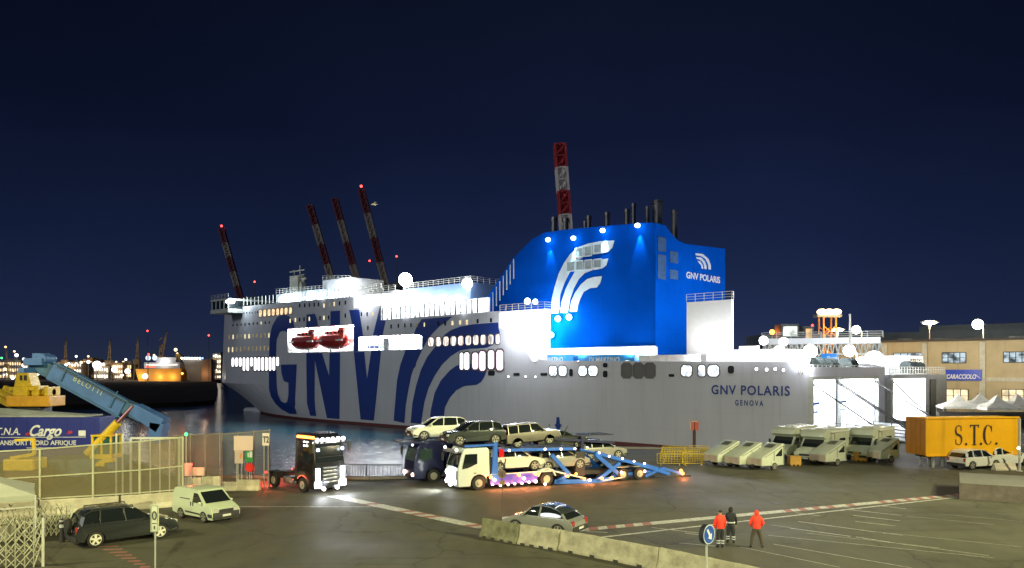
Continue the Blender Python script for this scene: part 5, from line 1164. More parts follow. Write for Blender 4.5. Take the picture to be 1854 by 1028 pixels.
# information plate at left
p = W(281, 938, 33); e = pole("road_sign", (p.x, p.y), p.z+.7, "tall narrow white plate on a thin pole beside the dark SUV")
pw = pm("plate_cream", (.62, .66, .5), .5, var=.05)
m = MB(); m.box((0, -.05, p.z), (.34, .03, 1.12)); o = m.build("sign_plate", pw, e, bevel=.01)
m = MB()
for s in (-1, 1): m.bar((s*.14, -.07, p.z-.52), (s*.14, -.07, p.z+.52), .012); m.bar((-.14, -.07, p.z+s*.52), (.14, -.07, p.z+s*.52), .012)
m.build("border_line", plastic, o)
m = MB()
for k in range(20): t, t_ = 2*PI*k/20, 2*PI*(k+1)/20; m.bar((.08*math.cos(t), -.075, p.z+.12+.16*math.sin(t)), (.08*math.cos(t_), -.075, p.z+.12+.16*math.sin(t_)), .04)
m.box((0, -.075, p.z-.2), (.18, .01, .03)); m.bar((0, -.075, p.z-.3), (0, -.075, p.z-.44), .04); m.build("symbol", plastic, o)
# round sign seen behind the silver car
p = W(909, 858, 41.6); e = pole("road_sign", (p.x, p.y), p.z+.3, "thin dark post with small round brownish sign in front of the purple lorry skirt", mat=pm("rusty_post", (.08, .06, .05)), r=.03)
o = roundsign(e, p.z, .22, (pm("sign_back_dark", (.02, .02, .03), .5), pm("sign_white_dull", (.3, .2, .16), .5), pm("sign_brown", (.13, .08, .07), .6)), .1)
m = MB(); m.cyl((0, -.04, .09), (0, -.045, .09), .02, n=8); m.bar((0, -.042, .06), (0, -.042, -.03), .04); m.bar((0, -.042, -.02), (-.05, -.042, -.13), .02); m.bar((0, -.042, -.02), (.05, -.042, -.13), .02); m.build("symbol", plastic, o)
m = MB(); m.box((0, -.04, p.z-.45), (.28, .02, .22)); m.build("sign_plate", pm("sign_tan", (.2, .14, .06), .6), e)
# red and white board by the quay edge
p = W(1257, 770, 84); e = pole("signboard", (p.x, p.y), p.z+.4, "red and white board on a stout post at the quay edge before the white hull", r=.16, mat=pm("maroon_post", (.07, .03, .03)))
m = MB(); m.box((0, -.12, p.z), (.85, .06, 1.0)); o = m.build("board", pm("board_red", (.55, .10, .08), .6), e); m = MB(); m.box((-.1, -.16, p.z+.42), (.95, .03, .12)); m.box((-.42, -.16, p.z), (.1, .03, .9)); m.build("stripe", pm("board_pale", (.5, .42, .36)), o)
# people
def skinned(name, chains, mat, parent, sub=2):
    """one continuous surface grown from connected joints"""
    bm = bmesh.new(); me = bpy.data.meshes.new(name); vs = []; es = []; rs = []; idx = {}
    for ch in chains:
        prev = None
        for key, co, r in ch:
            if key is not None and key in idx: i = idx[key]
            else:
                i = len(vs); vs.append(co); rs.append(r)
                if key is not None: idx[key] = i
            if prev is not None: es.append((prev, i))
            prev = i
    me.from_pydata(vs, es, []); o = bpy.data.objects.new(name, me); COL.objects.link(o); bm.free()
    md = o.modifiers.new("skin", 'SKIN'); md.use_smooth_shade = True; ms = o.modifiers.new("sub", 'SUBSURF'); ms.levels = sub; ms.render_levels = sub
    for i, r in enumerate(rs):
        sv = me.skin_vertices[0].data[i]; sv.radius = r if isinstance(r, tuple) else (r, r)
    me.skin_vertices[0].data[0].use_root = True
    dg = bpy.context.evaluated_depsgraph_get(); dg.update(); nm = bpy.data.meshes.new_from_object(o.evaluated_get(dg)); nm.materials.clear(); nm.materials.append(mat)
    bpy.data.objects.remove(o); bpy.data.meshes.remove(me)
    for pl in nm.polygons: pl.use_smooth = True
    ob = bpy.data.objects.new(name, nm); link(ob, parent); return ob
def person(p, rz, label, jacket, trousers, H=1.76, stance=.12, armf=.0, hood=None, cap=None, bands=None, step=0.0, pocket=False, bendl=0):
    """faces +y in its own frame"""
    e = empty("person", (p[0], p[1], 0), rz, label, "person"); k = H/1.76; V = lambda x, y, z: (x*k, y*k, z*k)
    ft = stance
    def leg(s, st): return [("pel", V(0, 0, .95), (.14, .11)), (None, V(s*.09, 0, .88), .095), (None, V(s*(ft*.6+.05), .02+st*.4, .5), .062), (None, V(s*(ft+.02), -.03+st, .11), .045), (None, V(s*(ft+.03), .02+st, .05), .045), (None, V(s*(ft+.04), .13+st, .04), .04)]
    def arm(s):
        if pocket: return [("chest", V(0, 0, 1.32), (.17, .11)), (None, V(s*.19, 0, 1.42), .06), (None, V(s*.30, -.02, 1.16), .048), (None, V(s*.20, .14, 1.0), .038), (None, V(s*.16, .18, .98), .04)]
        return [("chest", V(0, 0, 1.32), (.17, .11)), (None, V(s*.19, 0, 1.42), .06), (None, V(s*.25, .0+armf*.3, 1.14), .045), (None, V(s*.26, .08+armf, .90), .034), (None, V(s*.26, .1+armf, .82), .036)]
    spine = [("pel", V(0, 0, .95), (.14, .11)), (None, V(0, 0, 1.1), (.13, .10)), ("chest", V(0, 0, 1.32), (.17, .11)), ("neck", V(0, 0, 1.49), .055), (None, V(0, .01, 1.56), .07), (None, V(0, .02, 1.66), .095), (None, V(0, .01, 1.73), .06)]
    skinned("body", [spine, leg(-1, step), leg(1, -step), arm(-1), arm(1)], skin_m, e)
    g = 1.32
    def sc(ch, f, a=0, b=None): return [(kk, co, tuple(x*f for x in r) if isinstance(r, tuple) else r*f) for kk, co, r in (ch[a:b])]
    sp = [("pel", V(0, 0, .84), (.19, .155)), (None, V(0, 0, 1.0), (.19, .155)), (None, V(0, 0, 1.15), (.185, .15)), ("chest", V(0, 0, 1.32), (.22, .16)), (None, V(0, 0, 1.46), (.15, .12)), (None, V(0, 0, 1.55), .09)]
    ja = [[(kk, co, (r if isinstance(r, tuple) else r*1.6)) for kk, co, r in arm(s)[:-1]] for s in (-1, 1)]
    for a in ja: a[0] = ("chest", V(0, 0, 1.32), (.195, .135))
    skinned("jacket", [sp]+ja, jacket, e)
    le = [[("pel", V(0, 0, .95), (.155, .125))]+[(kk, co, (r*1.5)) for kk, co, r in leg(s, st)[1:4]] for s, st in ((-1, step), (1, -step))]
    skinned("trousers", [[("pel", V(0, 0, .93), (.175, .14)), (None, V(0, 0, 1.06), (.165, .135))]]+le, trousers, e)
    for s, st in ((-1, step), (1, -step)):
        skinned("boot", [[(None, V(s*(ft+.02), -.04+st, .17), .058), (None, V(s*(ft+.03), -.02+st, .065), .062), (None, V(s*(ft+.045), .14+st, .05), .05)]], rubber, e, 1)
        # hands: palm with bent fingers
        a = arm(s)[-1][1]; h = Vector(a); d = Vector((0, .35 if pocket else .15, -1 if not pocket else -.2)).normalized(); m = MB()
        if not pocket:
            for f in range(4): off = Vector((0, -.03+.02*f, 0)); m.bar(h+off, h+off+d*.05, .017); m.bar(h+off+d*.05, h+off+d*.085+Vector((-s*.02, .0, 0)), .015)
            m.bar(h+Vector((0, .03, .02)), h+Vector((0, .065, -.02)), .018); m.build("hand", skin_m, e, bevel=.004)
        if bands is not None:
            for z in (.33, .22):
                m = MB(); cx = s*(ft+.02)*k; m.cyl((cx*.97, (-.015+st*.75)*k, z*k), (cx*.985, (-.02+st*.8)*k, (z+.045)*k), .083, n=14); m.build("reflective_band", bands, e)
    if hood: skinned("hood", [[(None, V(0, -.01, 1.52), .105), (None, V(0, -.01, 1.64), .13), (None, V(0, -.01, 1.73), .10), (None, V(0, -.02, 1.79), .04)]], hood, e, 2)
    else: skinned("hair", [[(None, V(0, -.02, 1.62), .09), (None, V(0, -.01, 1.70), .10), (None, V(0, 0, 1.75), .07)]], cap or plastic, e, 2)
    m = MB()
    for s in (-1, 1): m.ball((s*.033*k, .108*k, 1.665*k), .012, 6, 4)
    m.box((0, .115*k, 1.63*k), (.02, .03, .04)); m.box((0, .1*k, 1.59*k), (.05, .012, .01)); m.build("face_features", pm("dark_features", (.08, .03, .02)), e)
    return e
orj = pm("hi_vis_red", (1.0, .045, .02), .7, var=.08); dkt = pm("dark_work_trousers", (.018, .02, .026), .8); brt = pm("brown_trousers", (.06, .05, .035), .8)
refl = pm("reflective_grey", (.55, .58, .62), .4)
P1 = person(G(1304, 992), .25, "man in bright red jacket, dark cap and dark trousers with reflective leg bands", orj, dkt, 1.78, .07, .05, cap=pm("black_cap", (.01, .01, .01)), bands=refl, step=.04)
P2 = person(G(1323, 984), -.15, "person in black jacket with pale waist band standing behind the red-jacketed man", pm("black_jacket", (.012, .014, .02), .8), dkt, 1.74, .11, .05, hood=pm("black_hood", (.012, .012, .016), .8), bands=refl, step=.05)
m = MB(); m.cyl((0, 0, 1.0), (0, 0, 1.05), .215, n=18); o = m.build("waist_band", refl, P2); o.scale = (1, .8, 1)
P3 = person(G(1370, 992), -.1, "person in bright red hooded jacket and brown trousers standing legs apart, back to us", orj, brt, 1.76, .24, 0, hood=orj, pocket=True)
# small stone on the asphalt and the big low concrete block at right
m = MB(); m.ball((0, 0, .03), .07, 8, 5, .6); o = m.build("litter_scrap", white); o.location = G(1055, 935); tag(o, "tiny pale scrap lying on the asphalt right of the silver car", "litter")
a, b = G(1737, 903), G(1900, 914); hz = math.atan2(b.y-a.y, b.x-a.x)
m = MB(); m.bx(0, (b-a).length, 0, 6.2, 0, 1.0); o = m.build("concrete_platform", pm("platform_concrete", (.13, .11, .09), .9, var=.3, bump=.5)); o.location = a; o.rotation_euler = (0, 0, hz); tag(o, "big low concrete block at the right edge with dark brown side and greyer top", "platform")  # side is darker and browner than the separate top slab
m = MB(); m.bx(.02, (b-a).length-.02, .02, 6.18, 1.003, 1.02); m.build("top_slab", pm("slab_grey", (.15, .15, .13), .85, var=.15), o)
o = jersey(1.9, .6, concp); q = W(1818, 848, 58); o.location = (q.x, q.y, .92 if False else 0); p_ = G(1818, 851); o.location = (p_.x, p_.y, 0); o.rotation_euler = (0, 0, .12); tag(o, "short pale concrete block lying in front of the two parked white SUVs", "barrier")
p = G(1846, 853); e = pole("road_sign", (p.x, p.y), 4.3, "pale post with a small round lamp at the far right edge", "post", r=.09, mat=pipew); lampball(e, "lamp", (-.15, -.1, 1.9), .12, em("post_lamp", (1, 1, .9), 4))

for px_, py_, lab in [(1190, 886, "small round drain cover in the asphalt behind the barriers, right of centre"), (1405, 911, "small round drain cover between the hatched line and the parking bays")]:
    m = MB(); m.cyl((0, 0, .001), (0, 0, .012), .32, n=20); o = m.build("drain_cover", pm("iron_cover", (.03, .03, .03), .5, metal=.5)); o.location = G(px_, py_); tag(o, lab, "drain cover")
# yellow crowd barriers
def crowd():
    e = empty("crowd_barrier", (0, 0, 0), 0, "x", "barrier", "yellow crowd barriers stacked together"); m = MB(); L, h = 2.2, 1.05
    for a, b in [((-L/2, .2), (L/2, .2)), ((-L/2, h), (L/2, h)), ((-L/2, .2), (-L/2, h)), ((L/2, .2), (L/2, h))]: m.bar((a[0], 0, a[1]), (b[0], 0, b[1]), .05)
    m.build("frame", pm("barrier_dirty_yellow", (.42, .30, .02), .6, var=.4, scale=4), e); m = MB()
    for i in range(1, 9): m.bar((-L/2+L*i/9, 0, .2), (-L/2+L*i/9, 0, h), .028)
    m.build("bars", pm("barrier_dirty_yellow", (.42, .30, .02), .6, var=.4, scale=4), e)
    for x in (-.8, .8): m = MB(); m.bar((x, -.28, .03), (x, .28, .03), .05); m.bar((x, 0, .03), (x, 0, .2), .05); m.build("foot", yel, e)
    return e
cb = crowd(); rr = random.Random(4); first = True
words_ = ["front", "second", "third", "fourth", "fifth", "sixth", "seventh", "eighth", "ninth"]
for r_ in range(5):
    for c_ in range(2):
        o = cb if first else copy_tree(cb); first = False
        p = G(1216+c_*44+rr.uniform(-5, 5), 843-r_*4.2); o.location = (p.x, p.y, 0); o.rotation_euler = (rr.uniform(-.15, .3), rr.uniform(-.06, .06), .1+rr.uniform(-.35, .3))
        o['label'] = f"yellow crowd barrier, {words_[r_]} of the {'left' if c_ == 0 else 'right'} stack at the quay edge"
# black railing at the quay edge
def qrail(px0, px1, lab, cl):
    a, b = G(px0, 866), G(px1, 866-.5); L = (b-a).length; e = empty("quay_railing", a, math.atan2(b.y-a.y, b.x-a.x), lab, "railing", "railings at the quay edge")
    m = MB(); m.bar((0, 0, 1.05), (L, 0, 1.05), .06); m.bar((0, 0, .12), (L, 0, .12), .05); m.bar((0, 0, 0), (0, 0, 1.1), .08); m.bar((L, 0, 0), (L, 0, 1.1), .08); m.build("frame", plastic, e)
    m = MB(); n = int(L/.2)
    for i in range(1, n): m.bar((L*i/n, 0, .12), (L*i/n, 0, 1.05), .055)
    m.build("bars", plastic, e)
qrail(618, 663, "left section of black barred railing at the water's edge by the black truck", 0); qrail(664, 726, "right section of black barred railing at the water's edge by the navy cab", 1)
p = G(729, 862); e = pole("lamp_post", (p.x, p.y), 3.4, "thin dark post at the water's edge beside the navy cab", "post", r=.03, mat=plastic)

# ================================================================ the fenced yard at left
fp = [(-33.5, 42.6), (-28.9, 44.9), (-26.9, 45.8), (-24.4, 46.8), (-22.2, 47.9), (-20.2, 49.3)]
fe = empty("mesh_fence", (0, 0, 0), 0, "long pale-framed mesh fence on the low wall behind the dark SUV", "fence")
tops = [3.7, 3.75, 3.8, 3.95, 4.05, 4.2]
scr = meshmat("olive_netting", (.19, .16, .075), alpha_fill=.62)
for i, (x, y) in enumerate(fp):
    m = MB(); m.bar((x, y, .9), (x, y, tops[i]), .09); m.build("post", pm("fence_olive_white", (.42, .42, .28), .6, var=.15), fe)
for i in range(len(fp)-1):
    (xa, ya), (xb, yb) = fp[i], fp[i+1]
    for f in (1, .46, .03):
        m = MB(); m.bar((xa, ya, .9+(tops[i]-.9)*f), (xb, yb, .9+(tops[i+1]-.9)*f), .07); m.build("rail", pm("fence_olive_white", (.42, .42, .28)), fe)
    m = MB(); m.add([(xa, ya, .95), (xb, yb, .95), (xb, yb, tops[i+1]), (xa, ya, tops[i])], [(0, 1, 2, 3)]); m.build("netting", scr, fe)
for i, (a, b, lab) in enumerate([((-34, 42.4), (-27.0, 45.75), "long low concrete wall under the mesh fence at the left edge"), ((-26.9, 45.8), (-23.2, 47.4), "low concrete wall block behind the dark SUV"), ((-23.1, 47.45), (-20.1, 49.35), "white concrete wall block between the dark SUV and the pale van")]):
    L = math.hypot(b[0]-a[0], b[1]-a[1]); o = jersey(L, .9, concp, "low_wall", .26, .16); o.location = ((a[0]+b[0])/2, (a[1]+b[1])/2, 0); o.rotation_euler = (0, 0, math.atan2(b[1]-a[1], b[0]-a[0])); tag(o, lab, "wall")
# tall sliding gate behind the fence
ge = empty("sliding_gate", W(237, 870, 50.6), .04, "tall pale barred gate standing just behind the mesh fence", "gate"); ge.location.z = 0
Lg = (323-237)/F*50.6; zt = W(237, 793, 50.6).z
m = MB(); 
for a, b in [((0, .3), (Lg, .3)), ((0, zt), (Lg, zt)), ((0, .3), (0, zt)), ((Lg, .3), (Lg, zt))]: m.bar((a[0], 0, a[1]), (b[0], 0, b[1]), .12)
m.build("frame", pipew, ge)
for i in range(1, 5): m = MB(); m.bar((Lg*i/5, 0, .3), (Lg*i/5, 0, zt), .06); m.build("bar", pipew, ge)
for x in (-.5, -.9): m = MB(); m.cyl((x, 0, 0), (x, 0, zt+.3), .06, n=8); m.build("post", pipew, ge)
# screens beyond, up to the signs
def screen(px0, px1, Y0, Y1, ytop0, ytop1, mat, lab, nv_=3):
    a = W(px0, 870, Y0); b = W(px1, 870, Y1); z0 = W(px0, ytop0, Y0).z; z1 = W(px1, ytop1, Y1).z
    e = empty("mesh_fence", (0, 0, 0), 0, lab, "fence"); m = MB(); m.add([(a.x, a.y, .1), (b.x, b.y, .1), (b.x, b.y, z1), (a.x, a.y, z0)], [(0, 1, 2, 3)]); m.build("netting", mat, e)
    for i in range(nv_+1): f = i/nv_; m = MB(); m.bar((a.x+(b.x-a.x)*f, a.y+(b.y-a.y)*f, 0), (a.x+(b.x-a.x)*f, a.y+(b.y-a.y)*f, z0+(z1-z0)*f+.1), .07); m.build("post", pm("dull_post", (.2, .17, .13), .6), e)
    m = MB(); m.bar((a.x, a.y, z0), (b.x, b.y, z1), .06); m.build("rail", pm("dull_post", (.2, .17, .13)), e)
brn = meshmat("brown_netting", (.13, .085, .06), alpha_fill=.72)
screen(318, 398, 53.5, 53.9, 788, 785, brn, "brown netting fence panel between the pale gate and the sign boards")
screen(402, 488, 56.8, 57.4, 786, 779, meshmat("olive_netting_thin", (.14, .13, .09), alpha_fill=.5), "olive netting fence panel behind the pink sign boards")
p = W(337, 786, 53.2); e = pole("lamp_post", (p.x, p.y), p.z, "small green light on a post on top of the brown netting fence", "lamp"); lampball(e, "lamp", (0, 0, p.z), .1, em("green_lamp", (.05, 1, .2), 6))
sg = pm("sign_pinkish_white", (.60, .46, .38), .6, var=.05)
def board(px0, py0, px1, py1, Y, lab, mat, cat="sign", posts=True, z0=0, name="signboard"):
    c = W((px0+px1)/2, (py0+py1)/2, Y); w_ = (px1-px0)/F*Y; h_ = (py1-py0)/F*Y
    e = empty(name, (c.x, c.y, 0), 0, lab, cat); m = MB(); m.box((0, 0, c.z), (w_, .05, h_)); o = m.build("board", mat, e, bevel=.01)
    if posts:
        for s in (-.6, .6): m = MB(); m.cyl((s*w_/2, .08, 0), (s*w_/2, .08, c.z), .035, n=8); m.build("post", steel, e)
    return e, o, c, w_, h_
board(423.5, 789, 458, 815.5, 56.2, "large blank pale pink board above the arrow and exit signs", sg)
e, o, c, w_, h_ = board(425, 816, 440, 839, 56.1, "white board with small orange arrow under the large blank board", sg)
m = MB(); m.add([(w_*.1, -.035, c.z+.1), (w_*.4, -.035, c.z+.35), (w_*.4, -.035, c.z+.05), (w_*.2, -.035, c.z-.12)], [(0, 1, 2, 3)]); m.build("arrow", pm("arrow_orange", (.7, .3, .05)), o)
e, o, c, w_, h_ = board(444, 816.5, 457.5, 836, 56.1, "green and white exit sign under the large blank board", pm("sign_green", (.03, .28, .06), .5))
m = MB(); m.box((w_*.28, -.035, c.z+.14), (w_*.34, .01, .42)); m.box((-w_*.12, -.035, c.z+.12), (.05, .01, .3)); m.box((0, -.035, c.z+.1), (.05, .01, .34)); m.build("pictogram", white, o)
c = W(452, 846, 55.9); e = pole("road_sign", (c.x, c.y), c.z, "round red sign below the green exit sign", r=.03); roundsign(e, c.z, .32, (plastic, pm("bright_red_sign", (.75, .03, .02), .5), pm("bright_red_sign", (.75, .03, .02), .5)), 0)
e, o, c, w_, h_ = board(475, 784, 487.5, 806.5, 56.2, "white T2 plate on two leaning poles left of the black truck", pm("plate_t2", (.66, .58, .52), .5))
t = text("T2", "lettering", plastic, o, Matrix.Translation((-w_*.4, -.04, c.z-.22)) @ Matrix.Rotation(PI/2, 4, 'X'), size=.62, sx=.62, off=.015)
for px0, px1, y0, y1, Y, lab in [(334, 366, 864, 893, 53.2, "pinkish concrete block left of its twin under the brown netting"), (368, 398, 862, 890, 53.6, "pinkish concrete block right of its twin under the brown netting"), (402, 430, 872, 888, 55.5, "low broken concrete block beside the brown fence"), (430, 470, 868, 887, 55.6, "low concrete block under the red round sign")]:
    a, b = W(px0, 880, Y), W(px1, 880, Y); o = jersey(b.x-a.x, W(0, y0, Y).z, concp, "concrete_block", .3, .2); o.location = ((a.x+b.x)/2, Y, 0); tag(o, lab, "barrier", "concrete blocks left of the black truck")
board(346, 846, 370, 861, 53.0, "small pale plate standing on the pinkish concrete blocks", sg); board(334, 838, 345, 862, 52.8, "narrow pale board beside the end post of the fence", sg)
p = W(346, 841, 52.7); e = pole("lamp_post", (p.x, p.y), p.z, "small red light on a short post beside the fence end", "lamp"); lampball(e, "lamp", (0, 0, p.z), .09, E_red); point(e, (0, -.3, p.z), 25, (1, .1, .05), .1)
# blue box trailer with lettering
ct = empty("box_trailer", (-46.5, 62.2, 0), 0, "blue Cargo box trailer with white lettering parked inside the fenced yard", "trailer")
rx = (180-CX)/F*62.2+46.5; zt = W(0, 755, 62.2).z
cblue = pm("container_blue", (.012, .022, .20), .45, var=.12, scale=.8)
m = MB(); m.bx(0, rx, 0, 2.5, 1.15, zt); m.build("box_body", cblue, ct, bevel=.03)
for i in range(14): m = MB(); m.bx(.5+i*1.05, .56+i*1.05, -.015, .02, 1.2, zt-.1); m.build("side_rib", cblue, ct)
m = MB(); m.bx(-.1, rx*.93, -.05, 2.55, zt+.01, zt+.12); m.add([(0, 0, zt+.12), (rx*.9, 0, zt+.12), (rx*.9, 2.5, zt+.12), (0, 2.5, zt+.12), (1, 1.3, zt+.75), (rx*.45, 1.3, zt+.62), (rx*.88, 1.2, zt+.2)], [(0, 1, 5, 4), (1, 6, 5), (1, 2, 6), (2, 3, 4, 5, 6), (0, 4, 3)]); m.build("tarpaulin", pm("tarp_grey", (.30, .33, .32), .6, var=.2), ct)
m = MB(); m.bx(.4, rx-.3, .5, 2, .8, 1.13); m.build("chassis", plastic, ct)
for x in (1.2, 2.5, rx-1.5, rx-2.8): 
    for s, y in ((-1, .3), (1, 2.2)): lorry_wheel(ct, x, y, s, .5)
def ctext(s, px0, px1, yb, yt, mat, shear=0, off=.01):
    a = W(px0, yb, 62.2); b = W(px1, yb, 62.2); h = W(px0, yt, 62.2).z-a.z
    t = text(s, "lettering", mat, ct, Matrix.Identity(4), size=h/.72, shear=shear, off=off, extr=.004); xs = [v.co.x for v in t.data.vertices]; mn, mx = min(xs), max(xs)
    for v in t.data.vertices: f = (v.co.x-mn)/(mx-mn); v.co = Vector((a.x+(b.x-a.x)*f+46.5, -.025-v.co.z, a.z+v.co.y))
lw = pm("letter_white", (.7, .72, .72), .5)
ctext("C.T.N.A.", -22, 37, 787, 774, lw, .25); ctext("Cargo", 54, 112, 789, 769, lw, .45, .03); ctext("TRANSPORT NORD AFRIQUE", -14, 138, 805.5, 797, lw); ctext("www.ctnacargo.com", 48, 108, 812, 808, lw, 0, 0); ctext("»", 120, 132, 785, 777, redp, .3); ctext("«", 46, 56, 788, 780, redp, .3)
m = MB(); a, b = W(-30, 792, 62.2), W(156, 791, 62.2); m.bar((a.x+46.5, -.03, a.z), (b.x+46.5, -.03, b.z), .04); c = W(149, 784, 62.2); m.box((c.x+46.5, -.03, c.z), (.55, .01, .42)); m.build("lettering_line", lw, ct)
# reach stacker with the blue boom
rs = empty("reach_stacker", W(130, 860, 57), 0, "yellow reach stacker with long raised blue boom behind the fence", "machine"); rs.location.z = 0
def rl(px, py, y=0): p = W(px, py, 57+y); return Vector((p.x-rs.location.x, y, p.z))
boomb = pm("boom_blue", (.04, .115, .33), .5, var=.2, scale=1.2); boomd = pm("boom_dark_blue", (.03, .09, .18), .6, var=.3)
def boxbeam(name, a, b, w0, w1, mat, par, yw=1.1):
    a, b = Vector(a), Vector(b); d = (b-a).normalized(); n_ = Vector((-d.z, 0, d.x)); vs = []
    for p, w_ in ((a, w0), (b, w1)):
        for sy in (-1, 1): vs += [p+n_*w_/2+Vector((0, sy*yw/2, 0)), p-n_*w_/2+Vector((0, sy*yw/2, 0))]
    m = MB(); m.add(vs, [(0, 1, 3, 2), (4, 6, 7, 5), (0, 4, 5, 1), (2, 3, 7, 6), (0, 2, 6, 4), (1, 5, 7, 3)]); return m.build(name, mat, par, bevel=.03)
bo = boxbeam("boom", rl(98, 672), rl(226, 741), 1.2, 1.25, boomb, rs)
m = MB(); m.bar(rl(97, 655, -.58), rl(232, 727, -.58), .08, .1); m.bar(rl(95, 688, -.58), rl(220, 757, -.58), .08, .1); m.build("boom_flange", boomd, bo)
m = MB(); m.bar(rl(104, 664, -.62), rl(224, 728, -.62), .05); m.build("hydraulic_hose", plastic, bo)
for px_, py_ in ((116, 676), (205, 724)): m = MB(); m.bar(rl(px_+8, py_-16, -.6), rl(px_-6, py_+14, -.6), .1, .06); m.build("stiffener", boomd, bo)
t = text("BELOTTI", "lettering", pm("faded_yellow", (.35, .40, .25)), bo, Matrix.Translation(rl(131, 688, -.57)) @ Matrix.Rotation(-math.atan2(69, 128)*-1, 4, 'Y') @ Matrix.Rotation(PI/2, 4, 'X'), size=.5, space=1.25)
boxbeam("boom_inner", rl(60, 656), rl(104, 676), 1.0, 1.0, boomd, rs, .85); 
m = MB(); a = rl(72, 655); m.box(a, (1.3, 1.8, .5)); m.box(a+Vector((.1, 0, .4)), (.6, 1.2, .4)); m.box(a+Vector((-.3, 0, -.6)), (.4, 3.4, .35)); m.cyl(a+Vector((.5, -.7, .2)), a+Vector((.5, .7, .2)), .35, n=12); m.build("spreader_head", boomb, rs, bevel=.04)
boxbeam("boom_root", rl(222, 733), rl(262, 752), .9, 1.0, boomd, rs, .9); boxbeam("boom_root", rl(245, 740), rl(296, 770), .8, 1.1, boomb, rs, 1.2); boxbeam("boom_root", rl(290, 765), rl(284, 800), 1.0, .8, boomb, rs, 1.2)
for dy in (-.55, .55):
    m = MB(); m.cyl(rl(158, 822, dy), rl(213, 765, dy), .30, n=12); m.build("lift_cylinder", yel, rs, smooth=True); m = MB(); m.cyl(rl(213, 765, dy), rl(241, 735, dy), .11, n=10); m.build("cylinder_rod", pm("rod_reddish", (.25, .10, .10), .3, metal=.5), rs, smooth=True)
m = MB(); a = rl(178, 787); b = rl(211, 822)
for x in (a.x, (a.x+b.x)/2, b.x):
    for y in (-.8, .6): m.bar((x, y, b.z), (x if x > a.x else x+.0, y, a.z), .12)
m.box(((a.x+b.x)/2, -.1, a.z), (b.x-a.x+.15, 1.6, .12)); m.box(((a.x+b.x)/2, -.1, b.z-.15), (b.x-a.x+.2, 1.7, .45)); cb_ = m.build("cabin", yel, rs)
m = MB(); m.bx(a.x+.06, b.x-.06, -.74, .54, b.z, a.z-.08); m.build("cabin_glass", pm("cabin_glass", (.03, .09, .08), .1), rs)
a = rl(90, 828); b = rl(215, 868); m = MB(); m.bx(a.x, b.x, -1.4, 1.6, .9, a.z); m.build("chassis", pm("chassis_blue_grey", (.06, .09, .14), .6, var=.3), rs, bevel=.05)
m = MB(); q0, q1 = rl(186, 860), rl(214, 826); m.prism([(q0.x, q0.z), (q0.x+.3, q1.z-.3), (q0.x+.8, q1.z), (q1.x+.3, q1.z), (q1.x+.3, q1.z-.25), (q0.x+.9, q1.z-.3), (q0.x+.55, q0.z)], -1.55, -.9); m.build("fender", yel, rs, bevel=.03)
for px in (200, 110):
    for y in (-1.3, 1.5): x = rl(px, 860).x; m = MB(); m.cyl((x, y-.3, .85), (x, y+.3, .85), .85, n=24); m.build("wheel", rubber, rs, bevel=.08, smooth=True)
# second machine's yellow cab frame at the left
y2 = empty("forklift", W(40, 860, 54), 0, "yellow open cab frame of a forklift in front of the blue trailer", "machine"); y2.location.z = 0
def yl(px, py, y=0): p = W(px, py, 54+y); return Vector((p.x-y2.location.x, y, p.z))
m = MB()
for y in (-.6, .7):
    m.bar(yl(28, 797, y), yl(61, 795, y), .16); m.bar(yl(61, 795, y), yl(62, 822, y), .18); m.bar(yl(62, 822, y), yl(20, 829, y), .2)
m.bar(yl(28, 797, -.6), yl(28, 797, .7), .14); m.bar(yl(61, 795, -.6), yl(61, 795, .7), .14); m.build("cab_frame", yel, y2)
m = MB(); a, b = yl(18, 829), yl(72, 850); m.bx(a.x, b.x, -.8, .9, b.z, a.z); m.build("body", yel, y2, bevel=.1); a = yl(20, 848); m = MB(); m.bx(a.x, a.x+2.4, -.7, .8, .45, a.z); m.build("chassis", pm("rust_brown", (.10, .05, .03), .8, var=.4), y2, bevel=.1)
for x in (-.5, 1.2):
    for y in (-.75, .85): m = MB(); m.cyl((x, y-.2, .5), (x, y+.2, .5), .5, n=20); m.build("wheel", rubber, y2, smooth=True, bevel=.05)
# yellow tracked crane behind the trailer
y3 = empty("crawler_crane", W(60, 735, 71), 0, "yellow crane body with small square cab rising behind the blue trailer", "crane"); y3.location.z = 0
def kl(px, py, y=0): p = W(px, py, 71+y); return Vector((p.x-y3.location.x, y, p.z))
m = MB(); a, b = kl(27, 735), kl(104, 716); m.bx(a.x, b.x, -1.3, 1.3, a.z, b.z); m.build("counterweight", pm("machine_amber", (.65, .33, .02), .45, var=.2), y3, bevel=.1)
a, b = kl(36, 716), kl(98, 704); m = MB(); m.bx(a.x, a.x+1.2, -1, 1, a.z, b.z+.2); m.bx(a.x+1.5, a.x+2.1, -.8, .8, a.z, b.z+.3); m.bx(b.x-.3, b.x, -1, 1, a.z, b.z+.2); m.cyl((a.x+1.2, 0, a.z+.3), (b.x, 0, a.z+.3), .35, n=12); m.build("engine_cover", yel, y3, bevel=.05)
a, b = kl(40, 700), kl(60, 672); m = MB(); m.prism([(a.x-.3, a.z), (a.x, b.z+.1), (a.x+.15, b.z), (b.x-.1, b.z), (b.x+.3, a.z)], -.7, .7); m.build("cabin", yel, y3, bevel=.05); m = MB(); m.bx(a.x+.25, a.x+.45, -.73, -.7, b.z-.8, b.z-.35); m.bx(a.x+.6, a.x+.85, -.73, -.7, b.z-.8, b.z-.35); m.build("cabin_window", plastic, y3)
m = MB(); m.box(((a.x+b.x)/2, 0, a.z-.15), (2.2, 1.8, .3)); m.build("platform", yel, y3)
